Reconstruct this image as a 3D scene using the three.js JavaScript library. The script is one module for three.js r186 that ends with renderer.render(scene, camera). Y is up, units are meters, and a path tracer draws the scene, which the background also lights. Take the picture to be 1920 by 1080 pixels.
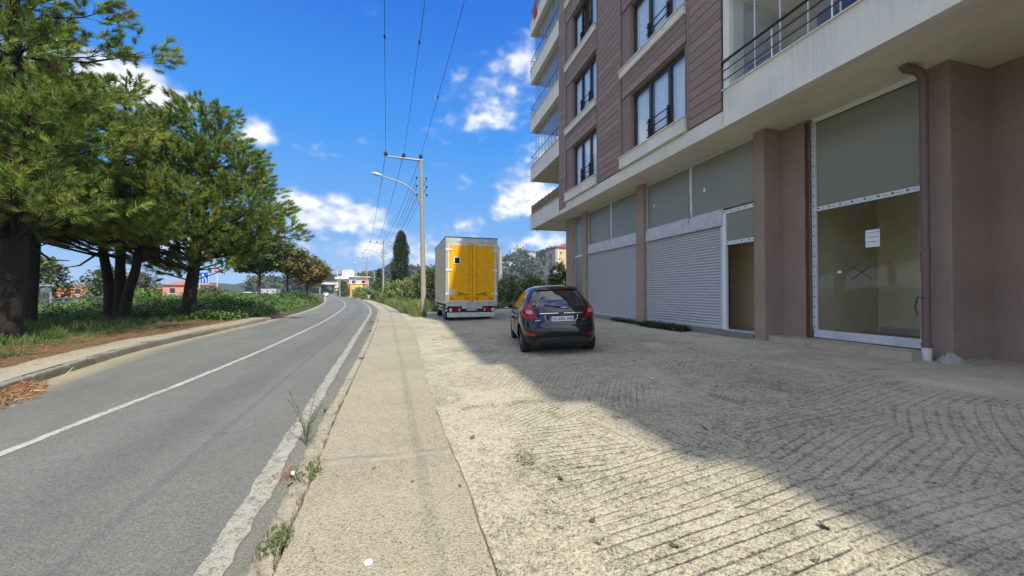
import * as THREE from 'three';
import { mergeGeometries, mergeVertices } from 'three/addons/utils/BufferGeometryUtils.js';
import { ImprovedNoise } from 'three/addons/math/ImprovedNoise.js';
import { RoundedBoxGeometry } from 'three/addons/geometries/RoundedBoxGeometry.js';
import { MarchingCubes } from 'three/addons/objects/MarchingCubes.js';
import { Brush, Evaluator, SUBTRACTION } from 'three-bvh-csg';

// World: x to the right (towards the building), y up, the road runs away along -z. In this file s = -z.
const scene = new THREE.Scene();
const renderer = new THREE.WebGLRenderer({ antialias: true });
renderer.toneMapping = THREE.LinearToneMapping;
renderer.toneMappingExposure = 1.3;
renderer.shadowMap.enabled = true;

// ---------- camera ----------
const camera = new THREE.PerspectiveCamera(74.5, 16 / 9, 0.05, 6000);
camera.position.set(0, 1.4, 0);
const YAW = Math.atan(185 / 710), PITCH = Math.atan(8 / 710);
camera.rotation.order = 'YXZ';
camera.rotation.set(PITCH, -YAW, 0);
scene.add(camera);

// ---------- sun ----------
const SUN_AZ = 16 * Math.PI / 180, SUN_EL = 50 * Math.PI / 180;
const SUN = new THREE.Vector3(Math.sin(SUN_AZ) * Math.cos(SUN_EL), Math.sin(SUN_EL), Math.cos(SUN_AZ) * Math.cos(SUN_EL));
const sun = new THREE.DirectionalLight(new THREE.Color().setRGB(1.0, 0.945, 0.83), 3.7);
sun.position.copy(SUN).multiplyScalar(90).add(new THREE.Vector3(0, 0, -15));
sun.target.position.set(0, 0, -15);
sun.castShadow = true;
sun.shadow.mapSize.set(4096, 4096);
Object.assign(sun.shadow.camera, { left: -70, right: 70, top: 70, bottom: -70, near: 1, far: 260 });
sun.shadow.radius = 1;
scene.add(sun, sun.target);

// ---------- sky: clear blue with fair-weather cumulus, thicker towards the horizon and made denser out of view ----------
const perlin = new ImprovedNoise();
function fbm3(x, y, z, o) { let a = 0.5, s = 0; for (let i = 0; i < o; i++) { s += a * perlin.noise(x, y, z); x = x * 2.03 + 11.3; y = y * 2.03 + 5.7; z = z * 2.03 + 3.1; a *= 0.52; } return s; }
const smooth = (a, b, x) => { const t = Math.min(1, Math.max(0, (x - a) / (b - a))); return t * t * (3 - 2 * t); };
const lerp = (a, b, t) => a + (b - a) * t;
{
  const W = 2304, H = 1152, data = new Float32Array(W * H * 4), DEG = 180 / Math.PI;
  const ahead = -90 + 14.6;
  // cumulus: bearing from straight ahead, height, half width, half height (degrees), thickness
  const puffs = [[-25.6, 9.6, 6.2, 2.7, 1.0], [-29.5, 10.9, 3.6, 2.2, 1], [-22.4, 9.5, 3.6, 1.7, 0.9], [-24.6, 7.1, 2.8, 1.4, 0.8], [-2.2, 26.6, 6.4, 4.6, 0.84], [1.6, 30.6, 4.8, 3.0, 0.7], [2.2, 13.9, 4.6, 3.7, 1.08], [-0.4, 12.2, 2.6, 2.3, 1.0],
    [-6.4, 10.1, 2.2, 1.3, 0.6], [-15.5, 8.3, 7, 1.7, 0.62], [-9.6, 5.8, 10, 2.4, 0.66], [3.4, 7.6, 6, 2.2, 0.66], [-45.6, 20.9, 4.4, 2.2, 1.0], [-51, 20.0, 4.5, 2.6, 1], [-34.2, 19.2, 2.0, 1.6, 0.9], [-2.2, 19.4, 1.2, 0.8, 0.4],
    [-10.4, 26.4, 1.3, 0.8, 0.35], [-20, 5.6, 11, 1.8, 0.7], [-38, 6, 12, 2.4, 0.7], [12, 20, 9, 6, 1], [24, 10, 9, 4, 1], [-58, 9, 8, 4, 0.9]];
  const BLUE = [[0, 0.30, 0.50, 0.74], [8, 0.13, 0.35, 0.71], [22, 0.037, 0.24, 0.69], [37, 0.008, 0.130, 0.56], [60, 0.008, 0.11, 0.47], [91, 0.008, 0.105, 0.44]]; // clear sky by height above the horizon
  for (let r = 0; r < H; r++) {
    const el = ((r + 0.5) / H - 0.5) * Math.PI, eld = el * DEG, sy = Math.sin(el), cy = Math.cos(el);
    const bi = Math.max(0, BLUE.findIndex((q, i) => i < BLUE.length - 1 && eld < BLUE[i + 1][0])), bt = Math.max(0, Math.min(1, (eld - BLUE[bi][0]) / (BLUE[bi + 1][0] - BLUE[bi][0]))), b0 = [1, 2, 3].map((q) => lerp(BLUE[bi][q], BLUE[bi + 1][q], bt));
    const rowPuffs = puffs.filter((p) => Math.abs(eld - p[1]) < p[3] * 1.9);
    for (let c = 0; c < W; c++) {
      const ro = ((c + 0.5) / W - 0.5) * 2 * Math.PI, x = Math.cos(ro) * cy, z = Math.sin(ro) * cy;
      let R = b0[0], G = b0[1], B = b0[2];
      if (eld > -1) {
        let az = ro * DEG - ahead; az = ((az + 540) % 360) - 180;
        let d = 0;
        for (const p of rowPuffs) {
          const u = (az - p[0]) / p[2], v = (eld - p[1]) / (eld < p[1] ? p[3] * 0.75 : p[3]), q = u * u + v * v;
          if (q < 3.4) d = Math.max(d, p[4] * (1 - q * 0.42));
        }
        const framed = smooth(66, 54, Math.abs(az + 0)) * smooth(46, 38, eld);
        const low = smooth(34, 9, eld);
        const wide = framed < 1 ? fbm3(x * 2.2 + 4, sy * 3.5 + 9, z * 2.2, 3) : 0;
        const g = (0.70 + low * 0.16 + wide * 1.5) * (1 - framed);  // extra cloud cover added out of view to brighten and neutralise the shade
        d = Math.max(d, g);
        const n = d > -0.3 ? fbm3(x * 6.5, sy * 11, z * 6.5, 5) : -1, fine = n > -1 && d + n * 1.15 > 0.05 ? fbm3(x * 34 + 7, sy * 50, z * 34, 3) : 0;
        let a = n === -1 ? 0 : Math.pow(smooth(0.24, 1.12, d + n * 1.2 + fine * 0.38), 1.2);
        a *= smooth(-0.5, 2.5, eld);
        if (a > 0) {
          const lit = smooth(-0.42, 0.42, n * 1.0 + fine * 0.9 + (d - 0.6) * 0.5);
          const cr = lerp(0.42, 0.92, lit), cg = lerp(0.47, 0.915, lit), cb = lerp(0.56, 0.91, lit), al = a * 0.93;
          R = lerp(R, cr, al); G = lerp(G, cg, al); B = lerp(B, cb, al);
        }
      }
      if (eld > 0) { const ca = x * SUN.x + sy * SUN.y + z * SUN.z, gl = 1 + 1.4 * Math.exp(-Math.acos(Math.min(1, ca)) * DEG / 26); const wgt = (gl - 1) * 0.16; R = R * gl + wgt; G = G * gl + wgt * 0.97; B = B * gl + wgt * 0.9; }
      const o = (r * W + c) * 4; data[o] = R; data[o + 1] = G; data[o + 2] = B; data[o + 3] = 1;
    }
  }
  const sky = new THREE.DataTexture(data, W, H, THREE.RGBAFormat, THREE.FloatType);
  sky.mapping = THREE.EquirectangularReflectionMapping; sky.magFilter = THREE.LinearFilter; sky.needsUpdate = true;
  scene.background = sky; scene.environment = sky;
}

// ---------- helpers ----------
let seedState = 12345;
const rnd = () => { seedState = (seedState + 0x6d2b79f5) | 0; let t = Math.imul(seedState ^ (seedState >>> 15), 1 | seedState); t = (t + Math.imul(t ^ (t >>> 7), 61 | t)) ^ t; return ((t ^ (t >>> 14)) >>> 0) / 4294967296; };
const reseed = (n) => { seedState = n * 7919 + 17; };
const rr = (a, b) => a + (b - a) * rnd();
const V = (x, y, z) => new THREE.Vector3(x, y, z);
const C = (r, g, b) => new THREE.Color().setRGB(r, g, b);
const taken = new Map();
function numbered(n) { const k = taken.get(n) || 0; taken.set(n, k + 1); return k ? n + '_' + String(k).padStart(3, '0') : n; }
const shade = (o) => { o.castShadow = true; o.receiveShadow = true; return o; };
function tag(o, label, category, group, kind) {
  if (label) o.userData.label = label;
  if (category) o.userData.category = category;
  if (group) o.userData.group = group;
  if (kind) o.userData.kind = kind;
  return o;
}
function thing(name, label, category, pos = [0, 0, 0], turn = 0, group) {
  const o = new THREE.Group(); o.name = numbered(name); o.position.set(...pos); o.rotation.y = turn; scene.add(o);
  return tag(o, label, category, group);
}
function part(name, geo, mat, parent, pos) { const m = shade(new THREE.Mesh(geo, mat)); m.name = name; if (pos) m.position.set(...pos); parent.add(m); return m; }
function sub(name, parent, pos) { const g = new THREE.Group(); g.name = name; if (pos) g.position.set(...pos); parent.add(g); return g; }
function single(name, geo, mat, label, category, pos, group) { const m = shade(new THREE.Mesh(geo, mat)); m.name = numbered(name); if (pos) m.position.set(...pos); scene.add(m); return tag(m, label, category, group); }
function structure(name, geo, mat, parent = scene) { const m = shade(new THREE.Mesh(geo, mat)); m.name = parent === scene ? numbered(name) : name; parent.add(m); if (parent === scene) m.userData.kind = 'structure'; return m; }
function copyOf(o, label) { const c = o.clone(); c.name = numbered(o.name.replace(/_\d+$/, '')); scene.add(c); if (label) c.userData = { ...o.userData, label }; return c; }
// uv in metres, by the way each face points
function boxUV(geo, k = 1) {
  const g = geo.index ? geo.toNonIndexed() : geo; if (!g.attributes.normal) g.computeVertexNormals();
  const p = g.attributes.position, uv = new Float32Array(p.count * 2), a = V(), b = V(), c = V(), n = V();
  for (let i = 0; i < p.count; i += 3) {
    a.fromBufferAttribute(p, i); b.fromBufferAttribute(p, i + 1); c.fromBufferAttribute(p, i + 2);
    n.crossVectors(b.clone().sub(a), c.clone().sub(a));
    const ax = Math.abs(n.x), ay = Math.abs(n.y), az = Math.abs(n.z);
    for (let j = 0; j < 3; j++) {
      const v = [a, b, c][j], o = (i + j) * 2;
      if (ay >= ax && ay >= az) { uv[o] = v.x * k; uv[o + 1] = v.z * k; } else if (ax >= az) { uv[o] = v.z * k; uv[o + 1] = v.y * k; } else { uv[o] = v.x * k; uv[o + 1] = v.y * k; }
    }
  }
  g.setAttribute('uv', new THREE.BufferAttribute(uv, 2)); return g;
}
const box = (x0, x1, y0, y1, z0, z1) => boxUV(new THREE.BoxGeometry(x1 - x0, y1 - y0, z1 - z0).translate((x0 + x1) / 2, (y0 + y1) / 2, (z0 + z1) / 2));
const sbox = (x0, x1, y0, y1, s0, s1) => box(x0, x1, y0, y1, -Math.max(s0, s1), -Math.min(s0, s1));
function rbox(x0, x1, y0, y1, z0, z1, r = 0.01, seg = 1) { const g = new RoundedBoxGeometry(x1 - x0, y1 - y0, z1 - z0, seg, Math.min(r, (x1 - x0) / 2.01, (y1 - y0) / 2.01, (z1 - z0) / 2.01)); return boxUV(g.translate((x0 + x1) / 2, (y0 + y1) / 2, (z0 + z1) / 2)); }
const merge = (a) => mergeGeometries(a.map((g) => { const n = g.index ? g.toNonIndexed() : g; for (const k of Object.keys(n.attributes)) if (!['position', 'normal', 'uv'].includes(k)) n.deleteAttribute(k); return n; }));
function rod(a, b, r0, r1 = r0, seg = 8) { const A = V(...a), B = V(...b), d = B.clone().sub(A), L = d.length(); const g = new THREE.CylinderGeometry(r1, r0, L, seg, 1); g.translate(0, L / 2, 0); g.applyQuaternion(new THREE.Quaternion().setFromUnitVectors(V(0, 1, 0), d.normalize())); return g.translate(A.x, A.y, A.z); }
// a tapered tube through points [[x,y,z,r],...]
function limb(pts, seg = 6, uvk = 1) {
  const P = [], N = [], U = [], I = []; let along = 0; const q = pts.map((p) => V(p[0], p[1], p[2])); let ref = V(0.31, 0.1, 0.95);
  for (let i = 0; i < q.length; i++) {
    const t = q[Math.min(i + 1, q.length - 1)].clone().sub(q[Math.max(i - 1, 0)]).normalize(); if (i) along += q[i].distanceTo(q[i - 1]);
    const a = ref.clone().sub(t.clone().multiplyScalar(ref.dot(t))).normalize(), b = t.clone().cross(a); ref = a;
    for (let j = 0; j <= seg; j++) { const w = j / seg * Math.PI * 2, n = a.clone().multiplyScalar(Math.cos(w)).addScaledVector(b, Math.sin(w)); N.push(n.x, n.y, n.z); n.multiplyScalar(pts[i][3]).add(q[i]); P.push(n.x, n.y, n.z); U.push(j / seg * Math.PI * 2 * pts[0][3] * uvk, along * uvk); }
  }
  for (let i = 0; i < q.length - 1; i++) for (let j = 0; j < seg; j++) { const a = i * (seg + 1) + j, b = a + seg + 1; I.push(a, a + 1, b, a + 1, b + 1, b); }
  const g = new THREE.BufferGeometry(); g.setAttribute('position', new THREE.Float32BufferAttribute(P, 3)); g.setAttribute('normal', new THREE.Float32BufferAttribute(N, 3)); g.setAttribute('uv', new THREE.Float32BufferAttribute(U, 2)); g.setIndex(I); return g;
}
function grid(nu, nv, f, uvf) { // f(u,v) -> [x,y,z]
  const P = [], U = [], I = [];
  for (let j = 0; j <= nv; j++) for (let i = 0; i <= nu; i++) { const p = f(i / nu, j / nv); P.push(...p); const u = uvf ? uvf(p, i / nu, j / nv) : [p[0], -p[2]]; U.push(...u); }
  for (let j = 0; j < nv; j++) for (let i = 0; i < nu; i++) { const a = j * (nu + 1) + i, b = a + nu + 1; I.push(a, a + 1, b, a + 1, b + 1, b); }
  const g = new THREE.BufferGeometry(); g.setAttribute('position', new THREE.Float32BufferAttribute(P, 3)); g.setAttribute('uv', new THREE.Float32BufferAttribute(U, 2)); g.setIndex(I); g.computeVertexNormals(); return g;
}
function curve(pts) { // smooth x(s) through [s, x] points
  return (s) => { if (s <= pts[0][0]) { const m = (pts[1][1] - pts[0][1]) / (pts[1][0] - pts[0][0]); return pts[0][1] + m * (s - pts[0][0]); }
    const n = pts.length; if (s >= pts[n - 1][0]) { const m = (pts[n - 1][1] - pts[n - 2][1]) / (pts[n - 1][0] - pts[n - 2][0]); return pts[n - 1][1] + m * (s - pts[n - 1][0]); }
    let i = 0; while (s > pts[i + 1][0]) i++; const sl = (j) => j < 0 || j >= n - 1 ? null : (pts[j + 1][1] - pts[j][1]) / (pts[j + 1][0] - pts[j][0]);
    const m = (j) => { const a = sl(j - 1), b = sl(j); return a === null ? b : b === null ? a : (a + b) / 2; };
    const h = pts[i + 1][0] - pts[i][0], t = (s - pts[i][0]) / h, t2 = t * t, t3 = t2 * t; return (2 * t3 - 3 * t2 + 1) * pts[i][1] + (t3 - 2 * t2 + t) * h * m(i) + (-2 * t3 + 3 * t2) * pts[i + 1][1] + (t3 - t2) * h * m(i + 1); };
}
// ---------- tiling noise textures ----------
function tnoise(n, cells, seed) {
  const L = new Float32Array(cells * cells); let st = seed * 2654435761 | 0; for (let i = 0; i < L.length; i++) { st = (st + 0x6d2b79f5) | 0; let t = Math.imul(st ^ (st >>> 15), 1 | st); t = (t + Math.imul(t ^ (t >>> 7), 61 | t)) ^ t; L[i] = ((t ^ (t >>> 14)) >>> 0) / 4294967296; }
  const out = new Float32Array(n * n), k = cells / n;
  for (let y = 0; y < n; y++) { const fy = y * k, y0 = fy | 0, y1 = (y0 + 1) % cells; let ty = fy - y0; ty = ty * ty * (3 - 2 * ty);
    for (let x = 0; x < n; x++) { const fx = x * k, x0 = fx | 0, x1 = (x0 + 1) % cells; let tx = fx - x0; tx = tx * tx * (3 - 2 * tx);
      const a = L[y0 * cells + x0], b = L[y0 * cells + x1], c = L[y1 * cells + x0], d = L[y1 * cells + x1]; out[y * n + x] = a + (b - a) * tx + (c - a) * ty + (a - b - c + d) * tx * ty; } }
  return out;
}
function layers(n, list) { const o = new Float32Array(n * n); for (const [cells, amp, seed] of list) { const t = tnoise(n, Math.min(cells, n), seed); for (let i = 0; i < o.length; i++) o[i] += (t[i] - 0.5) * 2 * amp; } return o; }
function texRGB(n, f, srgb, m = n) { const d = new Uint8Array(n * m * 4); for (let i = 0; i < n * m; i++) { const c = f(i, i % n, (i / n) | 0); d[i * 4] = Math.max(0, Math.min(255, c[0] * 255)); d[i * 4 + 1] = Math.max(0, Math.min(255, c[1] * 255)); d[i * 4 + 2] = Math.max(0, Math.min(255, c[2] * 255)); d[i * 4 + 3] = 255; }
  const t = new THREE.DataTexture(d, n, m); t.wrapS = t.wrapT = THREE.RepeatWrapping; t.magFilter = THREE.LinearFilter; t.minFilter = THREE.LinearMipmapLinearFilter; t.generateMipmaps = true; if (srgb) t.colorSpace = THREE.SRGBColorSpace; t.needsUpdate = true; return t; }
function rep(t, x, y = x) { const c = t.clone(); c.repeat.set(x, y); c.needsUpdate = true; return c; }
const grey = (n, arr, mid) => texRGB(n, (i) => { const v = mid + arr[i]; return [v, v, v]; });
const std = (color, o = {}) => new THREE.MeshStandardMaterial({ color, roughness: 0.85, metalness: 0, side: THREE.DoubleSide, ...o });

const T = {};
{
  const n = 512;
  const pl = layers(n, [[5, 0.05, 1], [17, 0.045, 2], [64, 0.035, 3], [256, 0.05, 4], [512, 0.05, 5]]);
  T.plaster = grey(n, pl, 0.9);
  { const lo = layers(n, [[3, 0.05, 1001], [8, 0.04, 1002], [60, 0.02, 1003], [512, 0.035, 1004]]), hs = tnoise(n, 96, 1005), hv = tnoise(n, 5, 1006), w = new Float32Array(n * n); for (let y = 0; y < n; y++) for (let x = 0; x < n; x++) { const i = y * n + x, st = Math.max(0, hs[((y >> 4) % n) * n + x] * 0.6 + hv[i] * 0.5 - 0.62); w[i] = lo[i] - st * 0.26; } T.weather = grey(n, w, 0.9); } T.plasterBump = grey(n, layers(n, [[128, 0.2, 6], [256, 0.25, 7], [512, 0.2, 8]]), 0.5);
  const co = layers(n, [[4, 0.07, 11], [11, 0.07, 12], [40, 0.05, 13], [170, 0.07, 14], [512, 0.12, 15]]);
  T.concrete = texRGB(n, (i) => { const v = 0.86 + co[i]; return [v, v * 0.985, v * 0.955]; }); T.concreteBump = grey(n, layers(n, [[30, 0.15, 16], [128, 0.2, 17], [512, 0.3, 18]]), 0.5);
  const wb = layers(n, [[6, 0.10, 21], [24, 0.10, 22], [128, 0.08, 23], [512, 0.08, 24]]);
  T.metal = grey(n, wb, 0.88);
  const bk = layers(n, [[9, 0.16, 31], [36, 0.2, 32], [128, 0.15, 33], [512, 0.1, 34]]);
  T.bark = texRGB(n, (i) => { const v = 0.75 + bk[i]; return [v, v * 0.95, v * 0.9]; }); T.barkBump = grey(n, bk, 0.5);
  const gr = layers(n, [[6, 0.14, 41], [23, 0.14, 42], [90, 0.14, 43], [400, 0.16, 44]]), gr2 = layers(n, [[9, 0.3, 45], [60, 0.25, 46]]);
  T.soil = texRGB(n, (i) => { const v = 0.78 + gr[i], g = Math.max(0, gr2[i]); return [v * (1 - g * 0.5), v, v * (0.85 - g * 0.3)]; });
  T.soilBump = grey(n, gr, 0.5);
  // boards with a raised wood grain (runs along u)
  const wg = new Float32Array(n * n), g1 = tnoise(n, 128, 51), g2 = tnoise(n, 16, 52), g3 = tnoise(n, 512, 53);
  for (let y = 0; y < n; y++) for (let x = 0; x < n; x++) { const xs = (x >> 4), i = y * n + x; wg[i] = 0.10 * (g1[y * n + ((xs + (y >> 6) * 7) % n)] - 0.5) * 2 + 0.05 * (g2[i] - 0.5) * 2 + 0.06 * (g3[i] - 0.5) * 2; }
  T.board = grey(n, wg, 0.86); T.boardBump = grey(n, wg, 0.5);
}
// ---------- surfaces of the setting ----------
{ // asphalt: pale and dark chippings in a grey binder, 2.56 m tile
  const n = 1024, a = layers(n, [[5, 0.035, 61], [24, 0.03, 62], [128, 0.03, 63]]), g = tnoise(n, 256, 64), h = tnoise(n, 512, 65), q = tnoise(n, 340, 66);
  T.asphalt = texRGB(n, (i) => { let v = 0.62 + a[i]; v += (g[i] - 0.5) * 0.26 + (h[i] - 0.5) * 0.34; if (q[i] > 0.87) v += (q[i] - 0.87) * 3.2; if (q[i] < 0.1) v -= 0.16; return [v, v * 1.0, v * 0.985]; });
  const b = new Float32Array(n * n); for (let i = 0; i < b.length; i++) b[i] = (g[i] - 0.5) * 0.5 + (h[i] - 0.5) * 0.4; T.asphaltBump = grey(n, b, 0.5);
}
{ // sidewalk: trowelled concrete worn to its sand and grit, 4.1 m tile
  const n = 1024, a = layers(n, [[3, 0.05, 71], [9, 0.05, 72], [40, 0.035, 73], [200, 0.04, 74]]), g = tnoise(n, 512, 75), h = tnoise(n, 1024, 76), st = tnoise(n, 14, 77);
  T.walk = texRGB(n, (i) => { let v = 0.80 + a[i] + (g[i] - 0.5) * 0.42 + (h[i] - 0.5) * 0.50; if (g[i] < 0.12) v -= 0.25; const w = Math.max(0, st[i] - 0.66) * 0.5; return [v * (1 - w * 0.2), v * (0.965 - w * 0.3), v * (0.88 - w * 0.5)]; });
  const b = new Float32Array(n * n); for (let i = 0; i < b.length; i++) b[i] = (g[i] - 0.5) * 0.5 + (h[i] - 0.5) * 0.5; T.walkBump = grey(n, b, 0.5);
}
const YW = 10.24; // yard texture covers 10.24 m
{ // yard: concrete raked into fans of grooves while wet; smooth apron by the shops, rough strip by the sidewalk
  const n = 2048, m = YW / n;
  const warp1 = layers(n, [[7, 0.07, 81], [18, 0.035, 82]]), warp2 = layers(n, [[6, 0.07, 83], [16, 0.04, 84]]);
  const fine = layers(n, [[90, 0.05, 85], [420, 0.09, 86], [1024, 0.14, 87], [2048, 0.16, 88]]), blotch = layers(n, [[4, 0.06, 89], [13, 0.055, 90], [36, 0.03, 91]]);
  const pit = tnoise(n, 700, 92), pit2 = tnoise(n, 180, 93), fadeN = tnoise(n, 9, 94), wob = layers(n, [[14, 0.008, 95], [60, 0.0045, 96], [200, 0.0025, 97]]);
  // patches: centre x, s, angle of the rake strokes from x towards s (degrees), spacing, bend
  const P = [[1.5, 1.7, 6, 0.098, 0.02], [3.0, 1.5, 2, 0.10, 0.05], [2.0, 2.35, 9, 0.1, 0.02], [3.6, 2.2, 17, 0.105, 0.1], [5.0, 2.3, 30, 0.11, 0.25], [6.0, 1.4, 8, 0.11, 0.1], [4.2, 1.2, 4, 0.1, 0.05], [1.2, 3.2, -4, 0.095, 0.02], [2.5, 3.3, 100, 0.085, 0.35], [3.9, 3.05, 5, 0.1, 0.06], [5.3, 3.3, 14, 0.1, 0.12],
    [1.4, 4.3, 32, 0.085, 0.1], [2.6, 4.5, 58, 0.085, 0.2], [3.8, 4.3, 120, 0.08, 0.2], [5.1, 4.4, 10, 0.09, 0.1], [2.1, 5.6, 60, 0.085, 0.15], [3.4, 5.6, 110, 0.085, 0.1], [4.6, 5.7, 45, 0.09, 0.1], [5.8, 5.5, 20, 0.09, 0], [1.6, 6.9, 15, 0.09, 0.1], [2.9, 7.1, 130, 0.085, 0.1], [4.3, 7.0, 8, 0.09, 0.1], [5.7, 7.2, 60, 0.09, 0], [2.2, 8.6, 95, 0.09, 0.1], [3.7, 8.8, 25, 0.09, 0.1], [5.2, 8.7, 140, 0.09, 0.1], [1.4, 9.8, 40, 0.09, 0], [4.3, 10, 80, 0.09, 0], [6.2, 9.9, 10, 0.09, 0], [1.7, 0.6, 10, 0.1, 0], [3.6, 0.4, -5, 0.1, 0], [6, 0.3, 20, 0.1, 0]];
  const stain = tnoise(n, 11, 1101), oil = tnoise(n, 34, 1102), smear = tnoise(n, 17, 1103), crackN = tnoise(n, 5, 1104), crackM = tnoise(n, 7, 1105); { const w1 = layers(n, [[40, 0.012, 1106], [120, 0.006, 1107]]); for (let i = 0; i < n * n; i++) crackN[i] += w1[i]; }
  const col = new Float32Array(n * n), bmp = new Float32Array(n * n);
  const near = []; for (let by = 0; by < 64; by++) for (let bx = 0; bx < 64; bx++) { const X = (bx + 0.5) * YW / 64, S = (by + 0.5) * YW / 64, ds = P.map((p, k) => [Math.hypot(X - p[0], (S - p[1]) * 1.35), k]).sort((a, b) => a[0] - b[0]); near.push(ds.filter((d) => d[0] < ds[1][0] + 1.1).map((d) => d[1])); }
  for (let y = 0; y < n; y++) for (let x = 0; x < n; x++) {
    const i = y * n + x, X = x * m, S = y * m, wx = X + warp1[i], ws = S + warp2[i]; let b1 = 1e9, b2 = 1e9, id = 0;
    for (const k of near[(y >> 5) * 64 + (x >> 5)]) { const dx = wx - P[k][0], ds = (ws - P[k][1]) * 1.35, d = dx * dx + ds * ds; if (d < b1) { b2 = b1; b1 = d; id = k; } else if (d < b2) b2 = d; }
    const p = P[id], an = p[2] * Math.PI / 180, dx = X - p[0], ds = S - p[1], along = dx * Math.cos(an) + ds * Math.sin(an), across = -dx * Math.sin(an) + ds * Math.cos(an) + p[4] * along * along * 0.16 + wob[i];
    const sp = p[3] * 0.86, ai = Math.floor(across / sp), hsh = (q) => { const v = Math.sin(ai * 12.9898 + id * 78.233 + q * 37.719) * 43758.5453; return v - Math.floor(v); };
    let ph = across / sp - ai; const gw = 0.13 + 0.07 * hsh(1); let g = Math.max(0, 1 - Math.abs(ph - 0.5 - (hsh(2) - 0.5) * 0.26) / gw); g = g * g * (3 - 2 * g) * (0.62 + 0.5 * hsh(3));
    const edge = Math.sqrt(b2) - Math.sqrt(b1); let amount = smooth(0.0, 0.05, edge) * smooth(6.9, 6.0, X + warp1[i] * 4) * smooth(0.75, 1.25, X + warp2[i] * 1.5);
    amount *= 0.72 + 0.28 * smooth(0.2, 0.55, fadeN[i]); g *= amount;
    const seam = smooth(0.03, 0.0, edge) * smooth(6.3, 5.6, X) * smooth(0.9, 1.3, X) * 0.5;
    const smoothZone = smooth(5.9, 6.9, X + warp1[i] * 2);
    const rough = lerp(1, 0.42, smoothZone);
    let v = 0.76 + blotch[i] * (1 + smoothZone * 0.5) + fine[i] * rough * 2.1 - g * 0.21 - seam * 0.08 + smoothZone * 0.05;
    if (pit[i] < 0.16 && smoothZone < 0.5) v -= (0.16 - pit[i]) * 2.2;
    if (pit2[i] > 0.9) v -= 0.07;
    v -= Math.max(0, stain[i] - 0.66) * 0.75 * (0.6 + fine[i] * 2) + Math.max(0, oil[i] - 0.83) * 1.5; v += Math.max(0, smear[i] - 0.74) * 0.7; const ck = Math.abs(crackN[i] - 0.5); if (ck < 0.0022 && crackM[i] > 0.55) v -= 0.2 * (1 - ck / 0.0022);
    col[i] = v; bmp[i] = 0.7 + fine[i] * 0.42 * rough + blotch[i] * 0.5 - g * 0.5 - (pit[i] < 0.16 ? (0.16 - pit[i]) * 1.2 * rough : 0) + seam * 0.15;
  }
  T.yard = texRGB(n, (i) => { const v = col[i]; return [v, v * 0.972, v * 0.875]; });
  T.yardBump = texRGB(n, (i) => { const v = bmp[i]; return [v, v, v]; });
  for (const t of [T.yard, T.yardBump]) { t.wrapS = t.wrapT = THREE.MirroredRepeatWrapping; }
}
const M = {
  asphalt: std(C(0.25, 0.252, 0.222), { map: rep(T.asphalt, 1 / 2.56), bumpMap: rep(T.asphaltBump, 1 / 2.56), bumpScale: 0.006, roughness: 0.9, vertexColors: true }),
  walk: std(C(0.48, 0.436, 0.335), { map: rep(T.walk, 1 / 4.1), bumpMap: rep(T.walkBump, 1 / 4.1), bumpScale: 0.010, roughness: 0.92 }),
  yard: std(C(0.575, 0.525, 0.40), { map: rep(T.yard, 1 / YW), bumpMap: rep(T.yardBump, 1 / YW), bumpScale: 0.022, roughness: 0.93 }),
  kerb: std(C(0.50, 0.45, 0.34), { map: T.concrete, bumpMap: T.concreteBump, bumpScale: 0.012, roughness: 0.95 }),
  kerbGrey: std(C(0.42, 0.395, 0.33), { map: T.concrete, bumpMap: T.concreteBump, bumpScale: 0.012, roughness: 0.95 }),
  soil: std(C(0.17, 0.14, 0.10), { map: rep(T.soil, 0.7), bumpMap: rep(T.soilBump, 0.7), bumpScale: 0.03 }),
  meadow: std(C(0.075, 0.10, 0.035), { map: rep(T.soil, 0.4), bumpMap: rep(T.soilBump, 0.4), bumpScale: 0.06, vertexColors: true }),
  darkJoint: std(C(0.24, 0.205, 0.15), { map: T.soil }),
};
// the road's edges and lines: x at distance s
M.kerbTones = [0.85, 1, 1.2].map((k) => std(C(0.42 * k, 0.395 * k, 0.33 * k), { map: T.concrete, bumpMap: T.concreteBump, bumpScale: 0.02, roughness: 0.95 }));
const roadRight = curve([[-30, -0.2], [-10, -0.5], [1.8, -0.80], [2.6, -0.85], [4.75, -0.99], [6.8, -1.09], [11.4, -1.32], [21.7, -1.95], [30.4, -2.6], [41.8, -3.95], [63, -7.2], [95, -13], [143, -22.5], [220, -39], [420, -82]]);
const lineEdge = (s) => roadRight(s) - curve([[-30, 0.22], [3, 0.22], [8, 0.32], [13, 0.42], [30, 0.5], [80, 0.55]])(s);
const lineMid = curve([[-30, -3.4], [4.6, -3.67], [5.8, -3.68], [7.1, -3.65], [10.2, -3.72], [15, -3.98], [21.5, -4.45], [31.6, -5.5], [43, -6.95], [64.8, -10.7], [97.5, -17.4], [147, -27.6], [220, -43], [420, -86]]);
const roadLeft = curve([[-30, -4.2], [0, -5.0], [7.2, -5.85], [8.6, -6.2], [11.8, -6.85], [16.4, -7.2], [20.8, -7.45], [28.5, -7.9], [40, -9.3], [56, -11.9], [75, -15.6], [97, -20.2], [147, -30.6], [220, -46], [420, -89]]);
const walkRight = curve([[-30, 0.5], [-2, 0.45], [1.85, 0.41], [2.7, 0.39], [3.6, 0.33], [4.8, 0.27], [7.7, 0.2], [12.5, 0.08], [22, -0.5], [32, -1.3], [42, -2.6], [63, -5.9], [95, -11.6], [143, -21], [220, -37.5], [420, -80.5]]);
const ROAD_Y = -0.12;
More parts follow.
